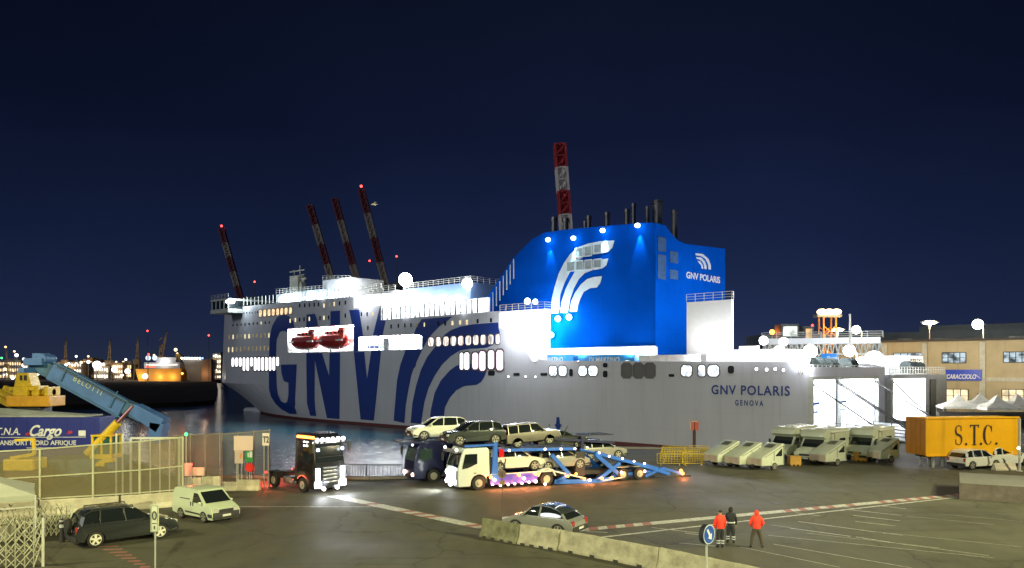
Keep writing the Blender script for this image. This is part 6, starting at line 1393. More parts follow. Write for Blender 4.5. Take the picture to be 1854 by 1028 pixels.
for q in [((0, 708), (26, 722)), ((8, 702), (30, 712)), ((-6, 720), (20, 733))]: m = MB(); m.bar(kl(*q[0]), kl(*q[1]), .5, .45); m.build("arm", yel, y3)
m = MB(); a = kl(30, 735); m.bx(a.x+.6, a.x+2.6, -1, 1, 0, a.z-.05); m.bx(a.x-.6, a.x+4, -1.7, -1, 0, .9); m.bx(a.x-.6, a.x+4, 1, 1.7, 0, .9); m.build("undercarriage", plastic, y3, bevel=.1)
# pavilion and folding gates at the lower left
tn = empty("gazebo", (-22.9, 38.6, 0), .55, "corner of a pale pitched canopy on thin legs at the left edge", "gazebo")
m = MB(); S = 6.0; m.add([(0, 0, 2.3), (-S, 0, 2.3), (-S, S*.8, 2.3), (0, S*.8, 2.3), (-S/2, S*.4, 3.45), (0, 0, 2.05), (-S, 0, 2.05), (-S, S*.8, 2.05), (0, S*.8, 2.05)], [(0, 4, 1), (1, 4, 2), (2, 4, 3), (3, 4, 0), (0, 1, 6, 5), (1, 2, 7, 6), (2, 3, 8, 7), (3, 0, 5, 8)]); m.build("canopy", pm("canopy_fabric", (.40, .42, .34), .7, var=.06), tn)
for x, y in ((0, 0), (-S, 0), (-S, S*.8), (0, S*.8)): m = MB(); m.bar((x, y, 0), (x, y, 2.3), .07); m.build("leg", pipew, tn)
m = MB(); m.bar((0, 0, 1.75), (-S, 0, 1.75), .06); m.build("crossbar", pipew, tn)
m = MB(); m.bx(-S, -.9, 1.2, 2.0, .0, .75); o = m.build("counter", pm("counter_pale", (.22, .21, .15), .7, var=.1)); o.location = tn.location; o.rotation_euler = (0, 0, .55); tag(o, "pale counter under the canopy at the left edge", "counter")
def scissor(a, b, h, n, lab, rows=2, amp=.10):
    a, b = Vector((*a[:2], 0)), Vector((*b[:2], 0)); L = (b-a).length
    e = empty("folding_gate", a, math.atan2(b.y-a.y, b.x-a.x), lab, "gate", "folding scissor gates")
    rr = random.Random(n); st = L/n
    for s_, y in ((1, -.05), (-1, .05)):
        m = MB()
        for i in range(-1, n):
            for r_ in range(rows):
                z0, z1 = .08+(h-.3)*r_/rows, .08+(h-.3)*(r_+1)/rows+.2; x0, x1 = i*st, (i+2)*st
                if s_ < 0: x0, x1 = x1, x0
                xa, xb = max(0, min(L, x0)), max(0, min(L, x1)); m.bar((xa, y+rr.uniform(-.06, .06), z0-rr.uniform(0, .08)), (max(0, min(L, xb+rr.uniform(-.06, .06))), y+rr.uniform(-amp, amp)*.8, z1+rr.uniform(-.1, .22)), rr.uniform(.05, .085), .03)
        m.build("lattice_slats", pm("gate_slat", (.48, .47, .34), .6, var=.3, scale=5), e)
    for i in range(n+1): m = MB(); m.bar((L*i/n, 0, 0), (L*i/n, 0, h-.15+rr.uniform(-.05, .1)), .05); m.build("upright", pm("gate_upright", (.34, .33, .24), .6, var=.2), e)
    m = MB(); m.bar((L, 0, 0), (L, 0, h+.05), .09); m.build("end_post", pipew, e); return e
scissor((-25.5, 32.4), ((78-CX)/F*34, 34, 0), 2.0, 17, "pale folding scissor gate nearest the camera in the lower left corner", 3)
scissor((-26.0, 38.9), ((128-CX)/F*40.5, 40.6, 0), 1.55, 18, "partly folded scissor gate farther back next to the dark SUV's rear", 2)
p = G(112, 981); o = empty("traffic_cone", (p.x, p.y, 0), 0, "short dark post with reflective rings behind the dark SUV", "post"); m = MB(); m.cyl((0, 0, 0), (0, 0, 1.1), .12, .08, n=14); m.build("post", plastic, o, smooth=True); m = MB(); m.cyl((0, 0, .7), (0, 0, .85), .115, n=14); m.cyl((0, 0, .98), (0, 0, 1.06), .105, n=14); m.build("ring", refl, o)
o.name = "marker_post"
# gull
gu = empty("gull", W(677, 370, 70), .5, "white gull flying in the dark sky right of the tallest leaning boom", "bird")
skinned("body", [[(None, (-.22, 0, 0), .02), (None, (-.12, 0, 0), .06), (None, (.05, 0, 0), .08), (None, (.2, 0, .03), .05), (None, (.28, 0, .04), .045), (None, (.34, 0, .03), .012)]], white, gu)
for s in (-1, 1): m = MB(); m.add([(.1, s*.05, .03), (-.08, s*.05, .03), (-.05, s*.32, .16), (.10, s*.34, .17), (-.12, s*.7, .05), (-.04, s*.66, .08), (.1, s*.05, .05), (-.05, s*.32, .18)], [(0, 1, 2, 3), (3, 2, 4, 5), (6, 3, 7)]); m.build("wing", white, gu)
# ================================================================ harbour cranes behind the ferry
cred = pm("crane_red", (.5, .05, .06), .6, var=.1); cwht = pm("crane_white", (.85, .80, .76), .6, var=.1); cgry = pm("crane_grey", (.12, .12, .13), .6)
def crane(pt, pb, Y, wd, nb, lab, beacon=True, first_red=True, lit=1.0):
    """ship-to-shore crane with its boom raised: boom bands run from tip to hinge, portal legs below"""
    a, b = W(*pt, Y), W(*pb, Y); base = Vector((b.x+(b.x-a.x)*.15, Y, WATER+3))
    e = empty("harbour_crane", base, 0, lab, "crane", "raised booms of the container cranes"); a, b = a-base, b-base
    d = (b-a)/nb; ax = d.normalized(); nx = Vector((ax.z, 0, -ax.x)); bm_ = None
    mats = (cred, cwht) if lit > .6 else (pm("crane_red_dim", (.22, .045, .06), .6), pm("crane_white_dim", (.46, .38, .32), .6))  # weaker light on the far booms is put into darker paint copies
    for k in range(nb):
        p, q = a+d*k, a+d*(k+1); m = MB()
        for sx in (-.5, .5):
            for sy in (-.5, .5): o_ = nx*wd*sx+Vector((0, wd*sy, 0)); m.bar(p+o_, q+o_, wd*.2)
        N = max(2, int((q-p).length/wd/1.0))
        for i in range(N):
            u, v = p.lerp(q, i/N), p.lerp(q, (i+1)/N)
            for sy in (-.5, .5): o_ = Vector((0, wd*sy, 0)); m.bar(u+o_-nx*wd*.5, v+o_+nx*wd*.5, wd*.12); m.bar(u+o_-nx*wd*.5, u+o_+nx*wd*.5, wd*.12)
        c = p.lerp(q, .5); m.bar(p, q, wd*.62, wd*.7); m.build("boom_section", mats[0 if (k % 2 == 0) == first_red else 1], e)
    # portal
    top_ = b.z; m = MB(); g = wd*3.2
    for sx in (0, 5): 
        for sy in (-2.5, 2.5): m.bar((b.x+sx*wd*1.2, sy*wd, 0), (b.x+sx*wd*1.0, sy*wd*.7, top_), wd*.5)
    for z in (.35, .75, 1): m.bar((b.x, -2*wd, top_*z), (b.x+5*wd, -2*wd, top_*z), wd*.45); m.bar((b.x, 2*wd, top_*z), (b.x+5*wd, 2*wd, top_*z), wd*.45); m.bar((b.x, -2*wd, top_*z), (b.x, 2*wd, top_*z), wd*.4)
    m.build("portal_frame", cgry, e); m = MB(); m.box((b.x+3*wd, 0, top_), (wd*4, wd*3, wd*1.6)); m.build("machine_house", cgry, e)
    if beacon: lampball(e, "beacon", (a.x, 0, a.z+wd*.6), wd*.22, E_red)
    return e
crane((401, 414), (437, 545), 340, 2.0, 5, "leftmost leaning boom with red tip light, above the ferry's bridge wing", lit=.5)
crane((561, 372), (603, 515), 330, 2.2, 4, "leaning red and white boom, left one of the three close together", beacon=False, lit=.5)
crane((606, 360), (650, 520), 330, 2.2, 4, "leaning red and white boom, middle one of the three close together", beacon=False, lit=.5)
crane((654, 343), (700, 520), 330, 2.3, 4, "tallest of the three leaning booms close together, with red tip light", lit=.5)
crane((1013, 262), (1026, 432), 235, 3.1, 4, "broad red and white boom standing above the blue funnel casing", beacon=False)
def beacon(px, py, Y, lab, h=None):
    p = W(px, py, Y); e = empty("beacon_mast", (p.x, p.y, WATER), 0, lab, "mast", "red warning lights on masts"); m = MB(); m.cyl((0, 0, 0), (0, 0, p.z-WATER), .18, n=6); m.build("pole", cgry, e); lampball(e, "beacon", (0, 0, p.z-WATER), Y*.0009+.1, E_red); return e
for px, py, Y, lab in [(461, 510, 420, "red light just above the ferry's bow roof, right of the leftmost boom"), (669, 472, 420, "red light close to the right side of the three leaning booms"), (718, 464, 420, "red light above the large globe floodlight amidships"), (267, 599, 600, "red light high over the orange-hulled ferry at left"), (378, 607, 600, "red light just left of the ferry's bow"), (269, 641, 640, "low red light above the orange-hulled ferry's roof")]: beacon(px, py, Y, lab)
# ================================================================ far side of the harbour
fq = W(0, 690, 1)
m = MB(); m.bx(-1300, -150, 715, 1300, WATER-1, -.6); tag(m.build("far_quay", pm("far_quay", (.12, .10, .08), .8)), kind="structure")
m = MB(); N = 40; rr = random.Random(9)
vs = []; 
for i in range(N+1):
    x = -1500+i*2200/N; h = 26+22*math.sin(i*.35+1)+12*math.sin(i*.9); h = max(8, h*(1.3 if i < 14 else .75)); vs += [(x, 1500, -3), (x, 1720, h)]
m.add(vs, [(2*i, 2*i+2, 2*i+3, 2*i+1) for i in range(N)]); tag(m.build("hills", pm("dark_hill", (.015, .017, .02), .9)), kind="structure")
Yf = 740
def fbox(px0, px1, py0, py1, Y, dp, mat, name, lab, cat="building", group=None, win=None):
    a, b = W(px0, py0, Y), W(px1, py1, Y); e = empty(name, ((a.x+b.x)/2, Y, 0), 0, lab, cat, group); hw = (b.x-a.x)/2
    m = MB(); m.bx(-hw, hw, 0, dp, -.6, a.z); m.bx(-hw*.6, hw*.5, dp*.2, dp*.7, a.z, a.z+1.5); m.build("wall", mat, e)
    if win:
        rr = random.Random(int(px0)); rows, cols, wm = win; h = a.z+.6
        for r_ in range(rows):
            z = -.6+h*(r_+.55)/(rows+.1)
            for c in range(cols):
                if rr.random() < .93: m = MB(); x = -hw+2*hw*(c+.5)/cols; m.bx(x-hw/cols*rr.uniform(.4, .8), x+hw/cols*.55, -.12, 0, z-h/rows*.22, z+h/rows*.2); m.build("window", wm, e)
    rr = random.Random(int(px1*3))
    for k in range(6): x = rr.uniform(-hw, hw); lampball(e, "facade_lamp", (x, -1.2, rr.uniform(2, a.z+3)), rr.uniform(.55, 1.3), rr.choice([E_farw, E_farwarm, E_farwarm]))
    point(e, (0, -6, a.z*.7), 2600, (1, .74, .42), 1)
    return e
bw1 = pm("far_wall_tan", (.34, .26, .17), .8, var=.3, scale=.1); bw2 = pm("far_wall_grey", (.25, .25, .26), .8, var=.3, scale=.1)
EF = em("far_window_warm", (1, .66, .34), 2.0, .4, .2); EFw = em("far_window_white", (1, .90, .74), 2.4, .3, .15); EFo = em("far_orange_lit", (1, .5, .16), 1.6, .5, .06)
fl_ = [(0, 38, 652, 690, bw2, 3, 9, EF, "far lit building with warm window rows at the extreme left"), (40, 60, 658, 690, bw1, 2, 6, EFw, "small far building beside the blue boom's head"), (104, 148, 655, 688, bw1, 3, 9, EFw, "far white-lit terminal building behind the blue boom"), (150, 168, 650, 689, pm("far_ochre", (.6, .33, .1), .7), 3, 3, EF, "tall ochre far building right of the bright terminal"),
    (170, 196, 662, 689, bw2, 2, 6, EFw, "far shed under the brightest white floodlight"), (203, 222, 658, 688, bw1, 3, 5, EFw, "far building with white stripes left of the middle crane pair"), (222, 238, 656, 688, bw1, 2, 4, EF, "far brownish block between two slim cranes"), (330, 334, 668, 688, bw2, 1, 2, EF, "tiny far hut beneath the grey ferry's bow"), (374, 392, 650, 688, bw1, 4, 4, EFo, "orange-lit far tower block beside the ferry's bow"), (385, 400, 640, 690, bw2, 5, 4, EFw, "brightly lit white block right behind the ferry's bow")]
for px0, px1, py0, py1, mt, r_, c_, wm, lab in fl_: fbox(px0, px1, py0, py1, Yf+rr.uniform(0, 25), 20, mt, "harbour_building", lab, "building", "buildings across the harbour", (r_, c_, wm))
# ferries across the water
fe2 = empty("ferry", W(292, 690, 720), 0, "far moored ferry with glowing orange hull and white upperworks", "ferry"); fe2.location.z = WATER
def q2(px, py, Y=720): p = W(px, py, Y); return p.x-fe2.location.x, p.z-WATER
x0, z1 = q2(252, 668); x1, _ = q2(333, 668); m = MB(); m.prism([(x0+3, 0), (x0, z1-1.5), (x0, z1), (x1+.5, z1+.5), (x1, 0)], -7, 7); m.build("hull", pm("ferry_orange", (.85, .38, .04), .6, var=.2, scale=.1), fe2)
x2, z2 = q2(262, 656); x3, z3 = q2(330, 652); m = MB(); m.bx(x2+2, x3, -5.5, 5.5, z1+.5, z2); m.bx(x2+12, x3-4, -4.5, 4.5, z2, z3+2.5); m.build("superstructure", shipw, fe2)
m = MB(); m.bx(x2+4, x3-2, -5.7, -5.5, z2-2.6, z2-1.6); m.build("window_row", EFw, fe2); m = MB(); m.bx(x2+3, x3-22, -5.8, -5.5, z1+1.5, z1+2.3); m.build("red_window_row", em("far_red_sign", (1, .12, .05), 2.5), fe2)
x4, z4_ = q2(322, 640); m = MB(); m.prism([(x4-2, z3), (x4-.5, z4_), (x4+3, z4_-1), (x4+4, z3)], -2.5, 2.5); m.build("funnel", pm("funnel_ochre", (.7, .4, .08)), fe2)
for px in (272, 284): x, z = q2(px, 648); lampball(fe2, "floodlight", (x, -4, z), 2.3, em("lamp_bluish", (.75, .85, 1), 1.3))
for px in (262, 295, 318): x, z = q2(px, 684); point(fe2, (x, -11, z+1), 1500, (1, .75, .4), 1)
point(fe2, (x2+20, -9, z2+1), 1800, (1, .95, .9), 1)
fe3 = empty("ferry", W(352, 690, 700), .2, "far grey ferry bow seen end-on with lights along its top", "ferry"); fe3.location.z = WATER
def q3(px, py): p = W(px, py, 700); return p.x-fe3.location.x, p.z-WATER
a, b = q3(331, 650), q3(375, 650); m = MB(); m.add([(a[0], 0, a[1]), (b[0], 0, b[1]), (b[0]-4, 0, 1), (q3(345, 680)[0], 0, 0), (a[0], 50, a[1]), (b[0], 50, b[1]), (b[0]-2, 50, 0), (a[0]+2, 50, 0), ], [(0, 1, 2, 3), (0, 4, 5, 1), (1, 5, 6, 2), (0, 3, 7, 4)]); m.build("hull", pm("ferry_grey_brown", (.24, .20, .16), .6, var=.1), fe3)
for i in range(9): lampball(fe3, "deck_lamp", (a[0]+(b[0]-a[0])*i/10, -1, a[1]+.8), .75, E_white if i < 8 else em("blue_lamp", (.1, .2, 1), 8))
m = MB(); m.bx(b[0]-5, b[0]+3, -1, 10, 0, a[1]); m.build("gangway_tower", pm("far_wall_orange", (.5, .3, .15), .7), fe3); point(fe3, (b[0]-2, -6, 8), 700, (1, .6, .35), 1); point(fe3, (a[0]+8, -9, 12), 900, (1, .85, .6), 1)
# slim far cranes
def fcrane(px, pyt, lab, w_=2.4, lean=0, Y=745, col=None):
    p = W(px, pyt, Y); e = empty("quay_crane", (p.x-lean, Y, -.6), 0, lab, "crane", "slim cranes across the harbour"); h = p.z+.6; m = MB()
    for s in (-1, 1): m.bar((s*w_*1.3, 0, 0), (s*w_*.5, 0, h*.5), w_*.45); m.bar((s*w_*.5, 0, h*.45), (lean, 0, h), w_*.35)
    for k in range(6): z = h*(.1+.14*k); f = 1.3-.8*min(1, z/(h*.5)); m.bar((-w_*f, 0, z), (w_*f, 0, z+h*.06), w_*.25)
    mt = col or pm("far_crane_tan", (.36, .24, .13), .7); m.build("tower", mt, e); m = MB(); m.box((0, 0, h*.42), (w_*2.4, w_*2, h*.12)); m.build("machine_house", mt, e); return e
for px, pyt, lab, w_, ln in [(120, 612, "slim far crane farthest left, right of the blue boom's head", 2.3, 1), (12, 628, "dim far tower at the extreme left edge", 1.5, 0), (200, 614, "slim far crane above the bright white floodlight", 2.6, 1), (250, 610, "slim pale far crane left of the orange-hulled ferry", 2.4, 1), (290, 622, "shorter of two joined far cranes behind the orange ferry", 2.6, 0), (303, 598, "tallest far crane leaning right behind the orange ferry", 2.6, 6)]: fcrane(px, pyt, lab, w_, ln)
# lamps across the harbour
lamps = [(176, 661, 4.8, 1, "largest white floodlight glare across the harbour"), (207, 669, 3.0, 1, "white floodlight left of the slim pale crane"), (231, 672, 3.0, 1, "white floodlight at the foot of the brownish far block"), (263, 681, 3.0, 1, "low white floodlight at the orange ferry's stern"), (160, 655, 1.9, 1, "small white lamp just left of the largest floodlight"), (147, 656, 1.6, 0, "warm lamp above the far terminal building"), (138, 645, 1.3, 1, "T-shaped white lamp above the far terminal"),
    (26, 636, 1.2, 0, "warm lamp high on the hill left of the boom head"), (10, 628, 1.2, 0, "topmost warm lamp at the left edge"), (30, 643, 2.0, 1, "white triangle-like lamp left of the boom head"), (43, 650, 1.6, 1, "white lamp nearest the boom head's left side"), (23, 684, 1.8, 1, "low white lamp beside the yellow crane's cab"), (68, 676, 2.2, 1, "white lamp under the boom head"), (3, 648, 1.1, 2, "green lamp at the left edge"), (318, 633, 2.0, 0, "warm flare above the orange ferry's funnel"), (321, 640, 1.2, 0, "smaller lamp just under the funnel flare"), (279, 643, 1.3, 0, "warm lamp above the orange ferry's bridge"), (9, 668, 1.6, 0, "warm lamp in front of the leftmost far building"),
    (120, 660, 1.6, 1, "white lamp in the middle of the far terminal"), (378, 668, 1.4, 0, "orange lamp on the tower block by the bow"), (330, 676, 1.1, 3, "orange-red lamp before the grey ferry's bow"), (41, 660, 1.2, 0, "warm lamp by the small far building"), (222, 679, 1.2, 0, "low warm lamp between the two far cranes"), (190, 683, 1.2, 0, "low warm lamp under the far shed")]
LM = [E_farwarm, E_farw, em("green_far", (.1, 1, .3), 4), E_or]
for px, py, r, k, lab in lamps:
    p = W(px, py, 705 if py > 655 else 735); e = empty("harbour_lamp", (p.x, p.y, WATER), 0, lab, "lamp", "lamps across the harbour"); m = MB(); m.cyl((0, 0, 0), (0, 0, p.z-WATER), .25, n=6); m.build("pole", cgry, e); lampball(e, "lamp", (0, 0, p.z-WATER), r*.78, LM[k])  # far lamp balls drawn large to stand for glare
    if r > 1.8: point(e, (0, -6, p.z-WATER), 1200, (1, .9, .75), 2)
# dark mole, drawn wide to block the far lamps' reflections on the water
m = MB(); mo = [(-900, 205), (-130, 226), (-100, 245), (-97, 262), (-150, 410), (-262, 712), (-1300, 712)]
m.add([(x, y, -1.5) for x, y in mo]+[(x, y, WATER-1) for x, y in mo], [tuple(range(7))]+[(i, (i+1) % 7, 7+(i+1) % 7, 7+i) for i in range(7)]); o = m.build("blocking_mole", pm("breakwater_stone", (.03, .027, .026), .95, spec=.1, scale=.08, var=.4)); tag(o, kind="structure")

# ================================================================ terminal at right
TO = Vector((74.5, 172, 0)); TE = Vector((103, 149, 0)); td = (TE-TO).normalized(); tn_ = Vector((td.y, -td.x, 0)); tl = 62.0; ta = math.atan2(td.y, td.x)
tb = empty("terminal_building", TO, ta, "long beige terminal building with flat roof, lit windows and blue lettered sign", "building")
MT = Matrix.Translation(TO) @ Matrix.Rotation(ta, 4, 'Z')
def fc(px, py, off=0): q = MT.inverted() @ on_plane(px, py, TO+tn_*off, tn_); return q.x, q.z
roofz = fc(1700, 618)[1]; beige = pm("beige_wall", (.47, .38, .23), .8, var=.12, scale=.3, bump=.2, streak=.22)
m = MB(); m.bx(-22, tl, 0, 26, 0, roofz); m.build("wall", beige, tb)
m = MB(); m.bx(-22.4, tl+.4, -.5, 26.4, roofz+.003, roofz+.45); m.build("roof", pm("roof_edge_dark", (.07, .06, .05), .8), tb)
m = MB(); x0 = fc(1636, 640)[0]; z0 = fc(1700, 684)[1]
m.bx(-22, tl, -.12, 0, fc(1780, 690)[1], fc(1780, 686)[1]+.3); m.build("cornice", pm("cornice_pale", (.50, .47, .38)), tb)
for px in (1602, 1674, 1779, 1862): x = fc(px, 650)[0]; m = MB(); m.bx(x-.5, x+.5, -.22, 0, 0, roofz-.3); m.build("pilaster", pm("cornice_pale", (.50, .47, .38)), tb)
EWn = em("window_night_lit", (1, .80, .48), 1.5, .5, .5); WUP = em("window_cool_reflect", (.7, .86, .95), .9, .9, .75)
def twin(px0, px1, py0, py1, mat, nb):
    xa, zt = fc(px0, py0); xb, zb = fc(px1, py1); zt = fc((px0+px1)/2, py0)[1]; zb = fc((px0+px1)/2, py1)[1]; m = MB(); m.bx(xa, xb, -.08, .02, zb, zt); o = m.build("window", mat, tb); m = MB()
    for i in range(nb+1): x = xa+(xb-xa)*i/nb; m.bar((x, -.12, zb), (x, -.12, zt), .14)
    m.bar((xa, -.12, zt), (xb, -.12, zt), .14); m.bar((xa, -.12, zb), (xb, -.12, zb), .14); m.bar((xa, -.12, (zb+zt)/2), (xb, -.12, (zb+zt)/2), .08); m.build("frame", plastic, o)
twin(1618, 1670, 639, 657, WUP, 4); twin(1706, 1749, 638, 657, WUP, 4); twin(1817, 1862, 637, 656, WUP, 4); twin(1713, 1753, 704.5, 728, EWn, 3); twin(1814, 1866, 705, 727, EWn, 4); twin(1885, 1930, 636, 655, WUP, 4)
xa, zt = fc(1712, 669); xb, zb = fc(1778, 689); m = MB(); m.bx(xa, xb, -.35, -.2, zb, zt); sg_ = m.build("sign_panel", pm("sign_royal_blue", (.01, .05, .50), .4), tb)
t = text("CARACCIOLO", "lettering", white, sg_, Matrix.Identity(4), size=1, shear=.2, off=.03, extr=.01); xs = [v.co.x for v in t.data.vertices]; mx = max(xs)
for v in t.data.vertices: f = v.co.x/mx; v.co = Vector((xa+.2+(xb-xa)*.82*f, -.38-v.co.z, zb+.35+v.co.y*(zt-zb)*.42/.72))
m = MB(); xk = xb-(xb-xa)*.1; m.bar((xk-.4, -.4, zb+.4), (xk-.4, -.4, zb+1.2), .1); m.bar((xk-.4, -.4, zb+1.2), (xk+.4, -.4, zb+.4), .1); m.build("logo", white, sg_)
m = MB(); xa, zt = fc(1770, 712); xb, zb = fc(1777, 728); m.bx(xa, xb, -.1, .02, zb, zt); m.build("small_window", pm("small_blue_window", (.03, .06, .12), .2), tb)
m = MB(); m.bx(-22, tl, -.6, -.1, 0, 1.0) if False else None
# points added out in front to brighten the facade, no lamp bodies
for x in (8, 22, 36): point(tb, (x, -12, 9.5), 2700, (1, .88, .6), .5)
# dark taller building behind
db = empty("dark_building", TO+Vector((18, 34, 0)), ta, "darker taller building rising behind the beige terminal", "building"); zq = W(1700, 597, 190).z
m = MB(); m.bx(-14, 62, 0, 20, 0, zq); m.bx(-6, -2, -.2, 0, zq-3, zq-1) ; m.bx(10, 40, 4, 14, zq, zq+1.6); m.build("wall", pm("dusk_wall", (.06, .075, .09), .8, var=.2, scale=.3), db)
for i in range(9): m = MB(); m.bx(-10+i*8, -7+i*8, -.1, 0, zq-3.2, zq-1.6); m.build("window", pm("dusk_window", (.02, .03, .045), .3), db)
def rlamp(px, py, Y, r, lab, kind="street", pbase=625, mat=None, pw=1500, col=(1, .9, .65)):
    p = W(px, py, Y); e = empty("street_lamp", (p.x, p.y, 0), 0, lab, "street lamp", "lamps over the terminal"); m = MB(); m.cyl((0, 0, 0), (0, 0, p.z-.3), .14, .09, n=8); m.build("pole", pm("lamp_pole_orange", (.45, .25, .12)) if kind == "T" else steel, e, smooth=True)
    if kind == "T": m = MB(); m.box((0, 0, p.z-.15), (2.6*r, .8, .25)); m.cyl((0, 0, p.z-2), (0, 0, p.z-.2), .1, .5, n=8); m.build("lamp_head", steel, e); m = MB(); m.ball((0, 0, p.z-.25), r*1.05, 12, 6, .32); m.build("lamp", mat or E_warm, e, smooth=True)
    else: m = MB(); m.bar((0, 0, p.z-.3), (-1.0, 0, p.z+.1), .1); m.build("lamp_arm", steel, e); lampball(e, "lamp", (-1.2, 0, p.z), r, mat or E_white)
    if pw: point(e, (0, -1.5, p.z-1), pw, col, .4)
    return e
rlamp(1683, 582, 186, 1.5, "T-headed lamp above the terminal roof, left of the greenish lamp", "T"); rlamp(1516, 595, 186, 1.3, "T-headed lamp beside the orange lattice tower", "T")
rlamp(1780, 587, 180, 1.15, "greenish-white lamp on a curved arm above the terminal roof", mat=em("lamp_greenish", (.95, 1, .8), 10)); rlamp(1560, 597, 178, .95, "white lamp on an arm right of the tall thin mast", mat=E_white)
# lattice floodlight tower
lt = W(1498, 566, 170); e = empty("floodlight_tower", (lt.x, lt.y, 0), 0, "orange lattice tower topped by warm floodlights", "tower"); m = MB(); w_ = 1.3; om = pm("lattice_orange", (.65, .28, .04), .6)
for sx in (-1, 1):
    for sy in (-1, 1): m.bar((sx*w_, sy*w_, 0), (sx*w_, sy*w_, lt.z-1), .3)
z = 0
while z < lt.z-3:
    for sy in (-1, 1): m.bar((-w_, sy*w_, z), (w_, sy*w_, z+2.2), .2); m.bar((w_, sy*w_, z), (-w_, sy*w_, z+2.2), .2)
    z += 2.2
m.build("lattice", om, e); m = MB(); m.box((0, 0, lt.z-.7), (5.2, 2.5, .5)); m.build("platform", steel, e)
for x in (-1.5, 0, 1.5): m = MB(); m.ball((x, -1, lt.z+.1), 1.05, 12, 8, .6); m.build("floodlight", E_warm, e, smooth=True)
for zz in (lt.z-3, lt.z-9): point(e, (0, -4.5, zz), 1200, (1, .6, .25), .5)
# elevated passenger walkway
wk = empty("passenger_walkway", W(1380, 620, 148), 0, "long white elevated walkway on trusses running behind the ferry's stern", "walkway"); wk.location.z = 0
def wl_(px, py, Y): p = W(px, py, Y); return Vector((p.x-wk.location.x, p.y-wk.location.y, p.z))
a, b = wl_(1375, 619, 148), wl_(1592, 616, 142); m = MB(); m.bar(a, b, 3, 1.1); m.build("deck", shipw, wk); m = MB(); m.bar(a+Vector((0, 0, 1.2)), b+Vector((0, 0, 1.2)), 3.2, .15) if False else None
m.v = []; m.f = []
aa, bb = a+Vector((0, -1.4, -2.4)), b+Vector((0, -1.4, -2.4)); m.bar(aa, bb, .3); N = 22
for i in range(N):
    p, q = aa.lerp(bb, i/N), aa.lerp(bb, (i+1)/N); mid = p.lerp(q, .5)+Vector((0, 0, 2.2)); m.bar(p, mid, .22); m.bar(mid, q, .22)
m.build("truss", steel, wk)
for f in (.05, .35, .65, .97): p = a.lerp(b, f); m = MB(); m.bar((p.x, p.y, 0), (p.x, p.y, p.z-.3), .7); m.build("support", pm("dim_steel", (.2, .2, .22)), wk)
m = MB(); rail(m, a+Vector((0, -1.4, .5)), b+Vector((0, -1.4, .5)), 1.1, 2.5, .05); m.build("railing", pipew, wk)
for f in (.15, .45, .75): p = a.lerp(b, f); point(wk, (p.x, p.y-5, p.z+1), 130, (.85, .92, 1), .5)
for px, py, r, lab in [(1551, 635, 1.3, "large white globe lamp between the stern winches and the thin mast"), (1596, 652, 2.0, "biggest white glare lamp over the neighbouring ferry's stern"), (1575, 655, 1.2, "white lamp just left of the biggest glare lamp")]:
    rlamp(px, py, 128 if px > 1560 else 132, r*.75, lab, mat=E_white, pw=1200, col=(1, 1, 1))
# control cabin and sheds on the left end
for px0, px1, py0, py1, mt, lab in [(1418, 1443, 591, 608, em("cabin_lit", (.9, 1, .9), 1.6, .6, .5), "white-lit cabin above the walkway's left end"), (1459, 1470, 595, 612, em("cabin_warm", (1, .6, .25), 1.2, .5, .5), "small orange-lit cabin above the walkway, under a red light")]:
    a, b = W(px0, py0, 155), W(px1, py1, 155); e = empty("control_cabin", ((a.x+b.x)/2, 155, 0), 0, lab, "cabin"); w_ = (b.x-a.x); m = MB(); m.bx(-w_/2-.4, w_/2+.4, 0, 4, b.z-.4, a.z+.5); m.build("wall", pm("cabin_grey", (.2, .22, .24)), e); m = MB(); m.bx(-w_/2, w_/2, -.1, 0, b.z, a.z); m.build("window", mt, e); m = MB(); m.bar((-w_/2, 2, 0), (-w_/2, 2, b.z), .4); m.bar((w_/2, 2, 0), (w_/2, 2, b.z), .4); m.build("support", steel, e)
m = MB(); a, b = W(1380, 600, 170), W(1495, 612, 170); m.bx(a.x, b.x, 170, 182, 0, a.z-.6); m.bx(a.x+2, a.x+3, 169.8, 170, 10, 12); o = m.build("low_shed", pm("shed_dim", (.10, .12, .15), .8)); tag(o, "dim low flat shed behind the walkway's cabins", "building")
p = W(1468, 589, 158); beacon(1471, 589, 158, "red light directly above the small orange-lit cabin"); 
p = W(1398, 601, 158); e = pole("lamp_post", (p.x, p.y), p.z, "small orange lamp on a pole left of the white-lit cabin", "lamp", r=.12); lampball(e, "lamp", (0, 0, p.z), .5, E_or)
for px, lab in [(1400, "first"), (1466, "second"), (1476, "third"), (1487, "fourth")][:0]: pass
p = W(1539, 568, 122); e = pole("flag_mast", (p.x, p.y), p.z, "tall thin pale mast behind the ferry's stern winches", "mast", r=.16, mat=pipew)
a, b = W(1487, 640, 126), W(1515, 656, 126); e = empty("banner", ((a.x+b.x)/2, 126, 0), 0, "small blue lettered banner hanging above the stern winches", "banner"); w_ = b.x-a.x; m = MB(); m.bx(-w_/2, w_/2, 0, .06, b.z, a.z); o = m.build("cloth", pm("banner_blue", (.01, .20, .60), .5), e)
text("Skoms", "lettering", white, o, Matrix.Translation((-w_*.15, -.02, b.z+.45)) @ Matrix.Rotation(PI/2, 4, 'X'), size=.75); m = MB(); m.bar((-w_/2, .1, 0), (-w_/2, .1, a.z), .12); m.bar((w_/2, .1, 0), (w_/2, .1, a.z), .12); m.build("pole", steel, e)
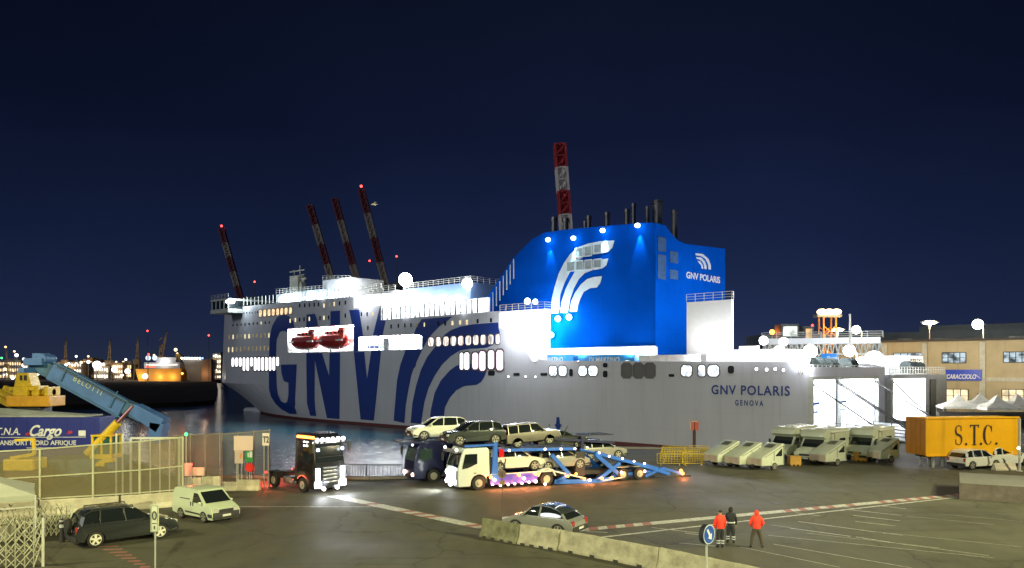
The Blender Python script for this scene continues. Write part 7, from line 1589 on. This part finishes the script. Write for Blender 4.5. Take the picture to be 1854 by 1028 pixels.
# gazebos before the terminal
def gazebo():
    e = empty("gazebo", (0, 0, 0), 0, "x", "gazebo", "white peaked gazebos before the terminal"); m = MB(); S = 2.6; zt = 2.6
    ring = [(-S, -S), (S, -S), (S, S), (-S, S)]; vs = [(x, y, zt) for x, y in ring]+[(x*.35, y*.35, zt+.75) for x, y in ring]+[(0, 0, zt+1.9)]+[(x, y, zt-.35) for x, y in ring]
    m.add(vs, [(i, (i+1) % 4, 4+(i+1) % 4, 4+i) for i in range(4)]+[(4+i, 4+(i+1) % 4, 8) for i in range(4)]+[(9+i, 9+(i+1) % 4, (i+1) % 4, i) for i in range(4)]); m.build("canopy", pm("gazebo_white", (.62, .60, .50), .7), e)
    for x, y in ring: m = MB(); m.bar((x*.97, y*.97, 0), (x*.97, y*.97, zt), .1); m.build("leg", steel, e)
    return e
g0 = gazebo()
for i, (px, py, Y, lab) in enumerate([(1735, 744, 128, "white peaked gazebo farthest left, above the yellow trailer's front half"), (1774, 744, 134, "second white peaked gazebo from the left before the terminal"), (1805, 746, 124, "white peaked gazebo above the yellow trailer's C letter"), (1842, 746, 130, "white peaked gazebo at the right edge of the photo")]):
    o = g0 if i == 0 else copy_tree(g0); p = W(px, py, Y); o.location = (p.x, Y, 0); o.rotation_euler = (0, 0, -.3+i*.1); o['label'] = lab; o.scale = (1.05, 1.05, max(.9, (p.z+.3)/2.6 if False else 1))
# cars and low wall far right
dc = copy_at(suv, (0, 0, 0), label="dark car far behind the yellow trailer, left of the others"); dc.name = "parked_car"; dc['category'] = "car"
for i, (px, Y, lab) in enumerate([(1768, 112, "dark car far behind the yellow trailer, left of the other two"), (1800, 114, "dark car far behind the yellow trailer, middle of three"), (1836, 112, "dark car far behind the yellow trailer, at the right edge")]):
    o = dc if i == 0 else copy_tree(dc); o.location = ((px-CX)/F*Y, Y, 0); o.rotation_euler = (0, 0, .1*i); o['label'] = lab; o['group'] = "dark cars far behind the yellow trailer"
m = MB(); a = W(1600, 752, 118); m.bx(0, 60, 0, .4, 0, 2.1); o = m.build("boundary_wall", pm("boundary_dark", (.07, .065, .055), .8, var=.3)); o.location = ((1700-CX)/F*119, 119, 0); tag(o, "dark boundary wall behind the yellow trailer below the gazebos", "wall")
a, b = W(1368/1.0*0+1716, 748, 122), W(1727, 757, 122)
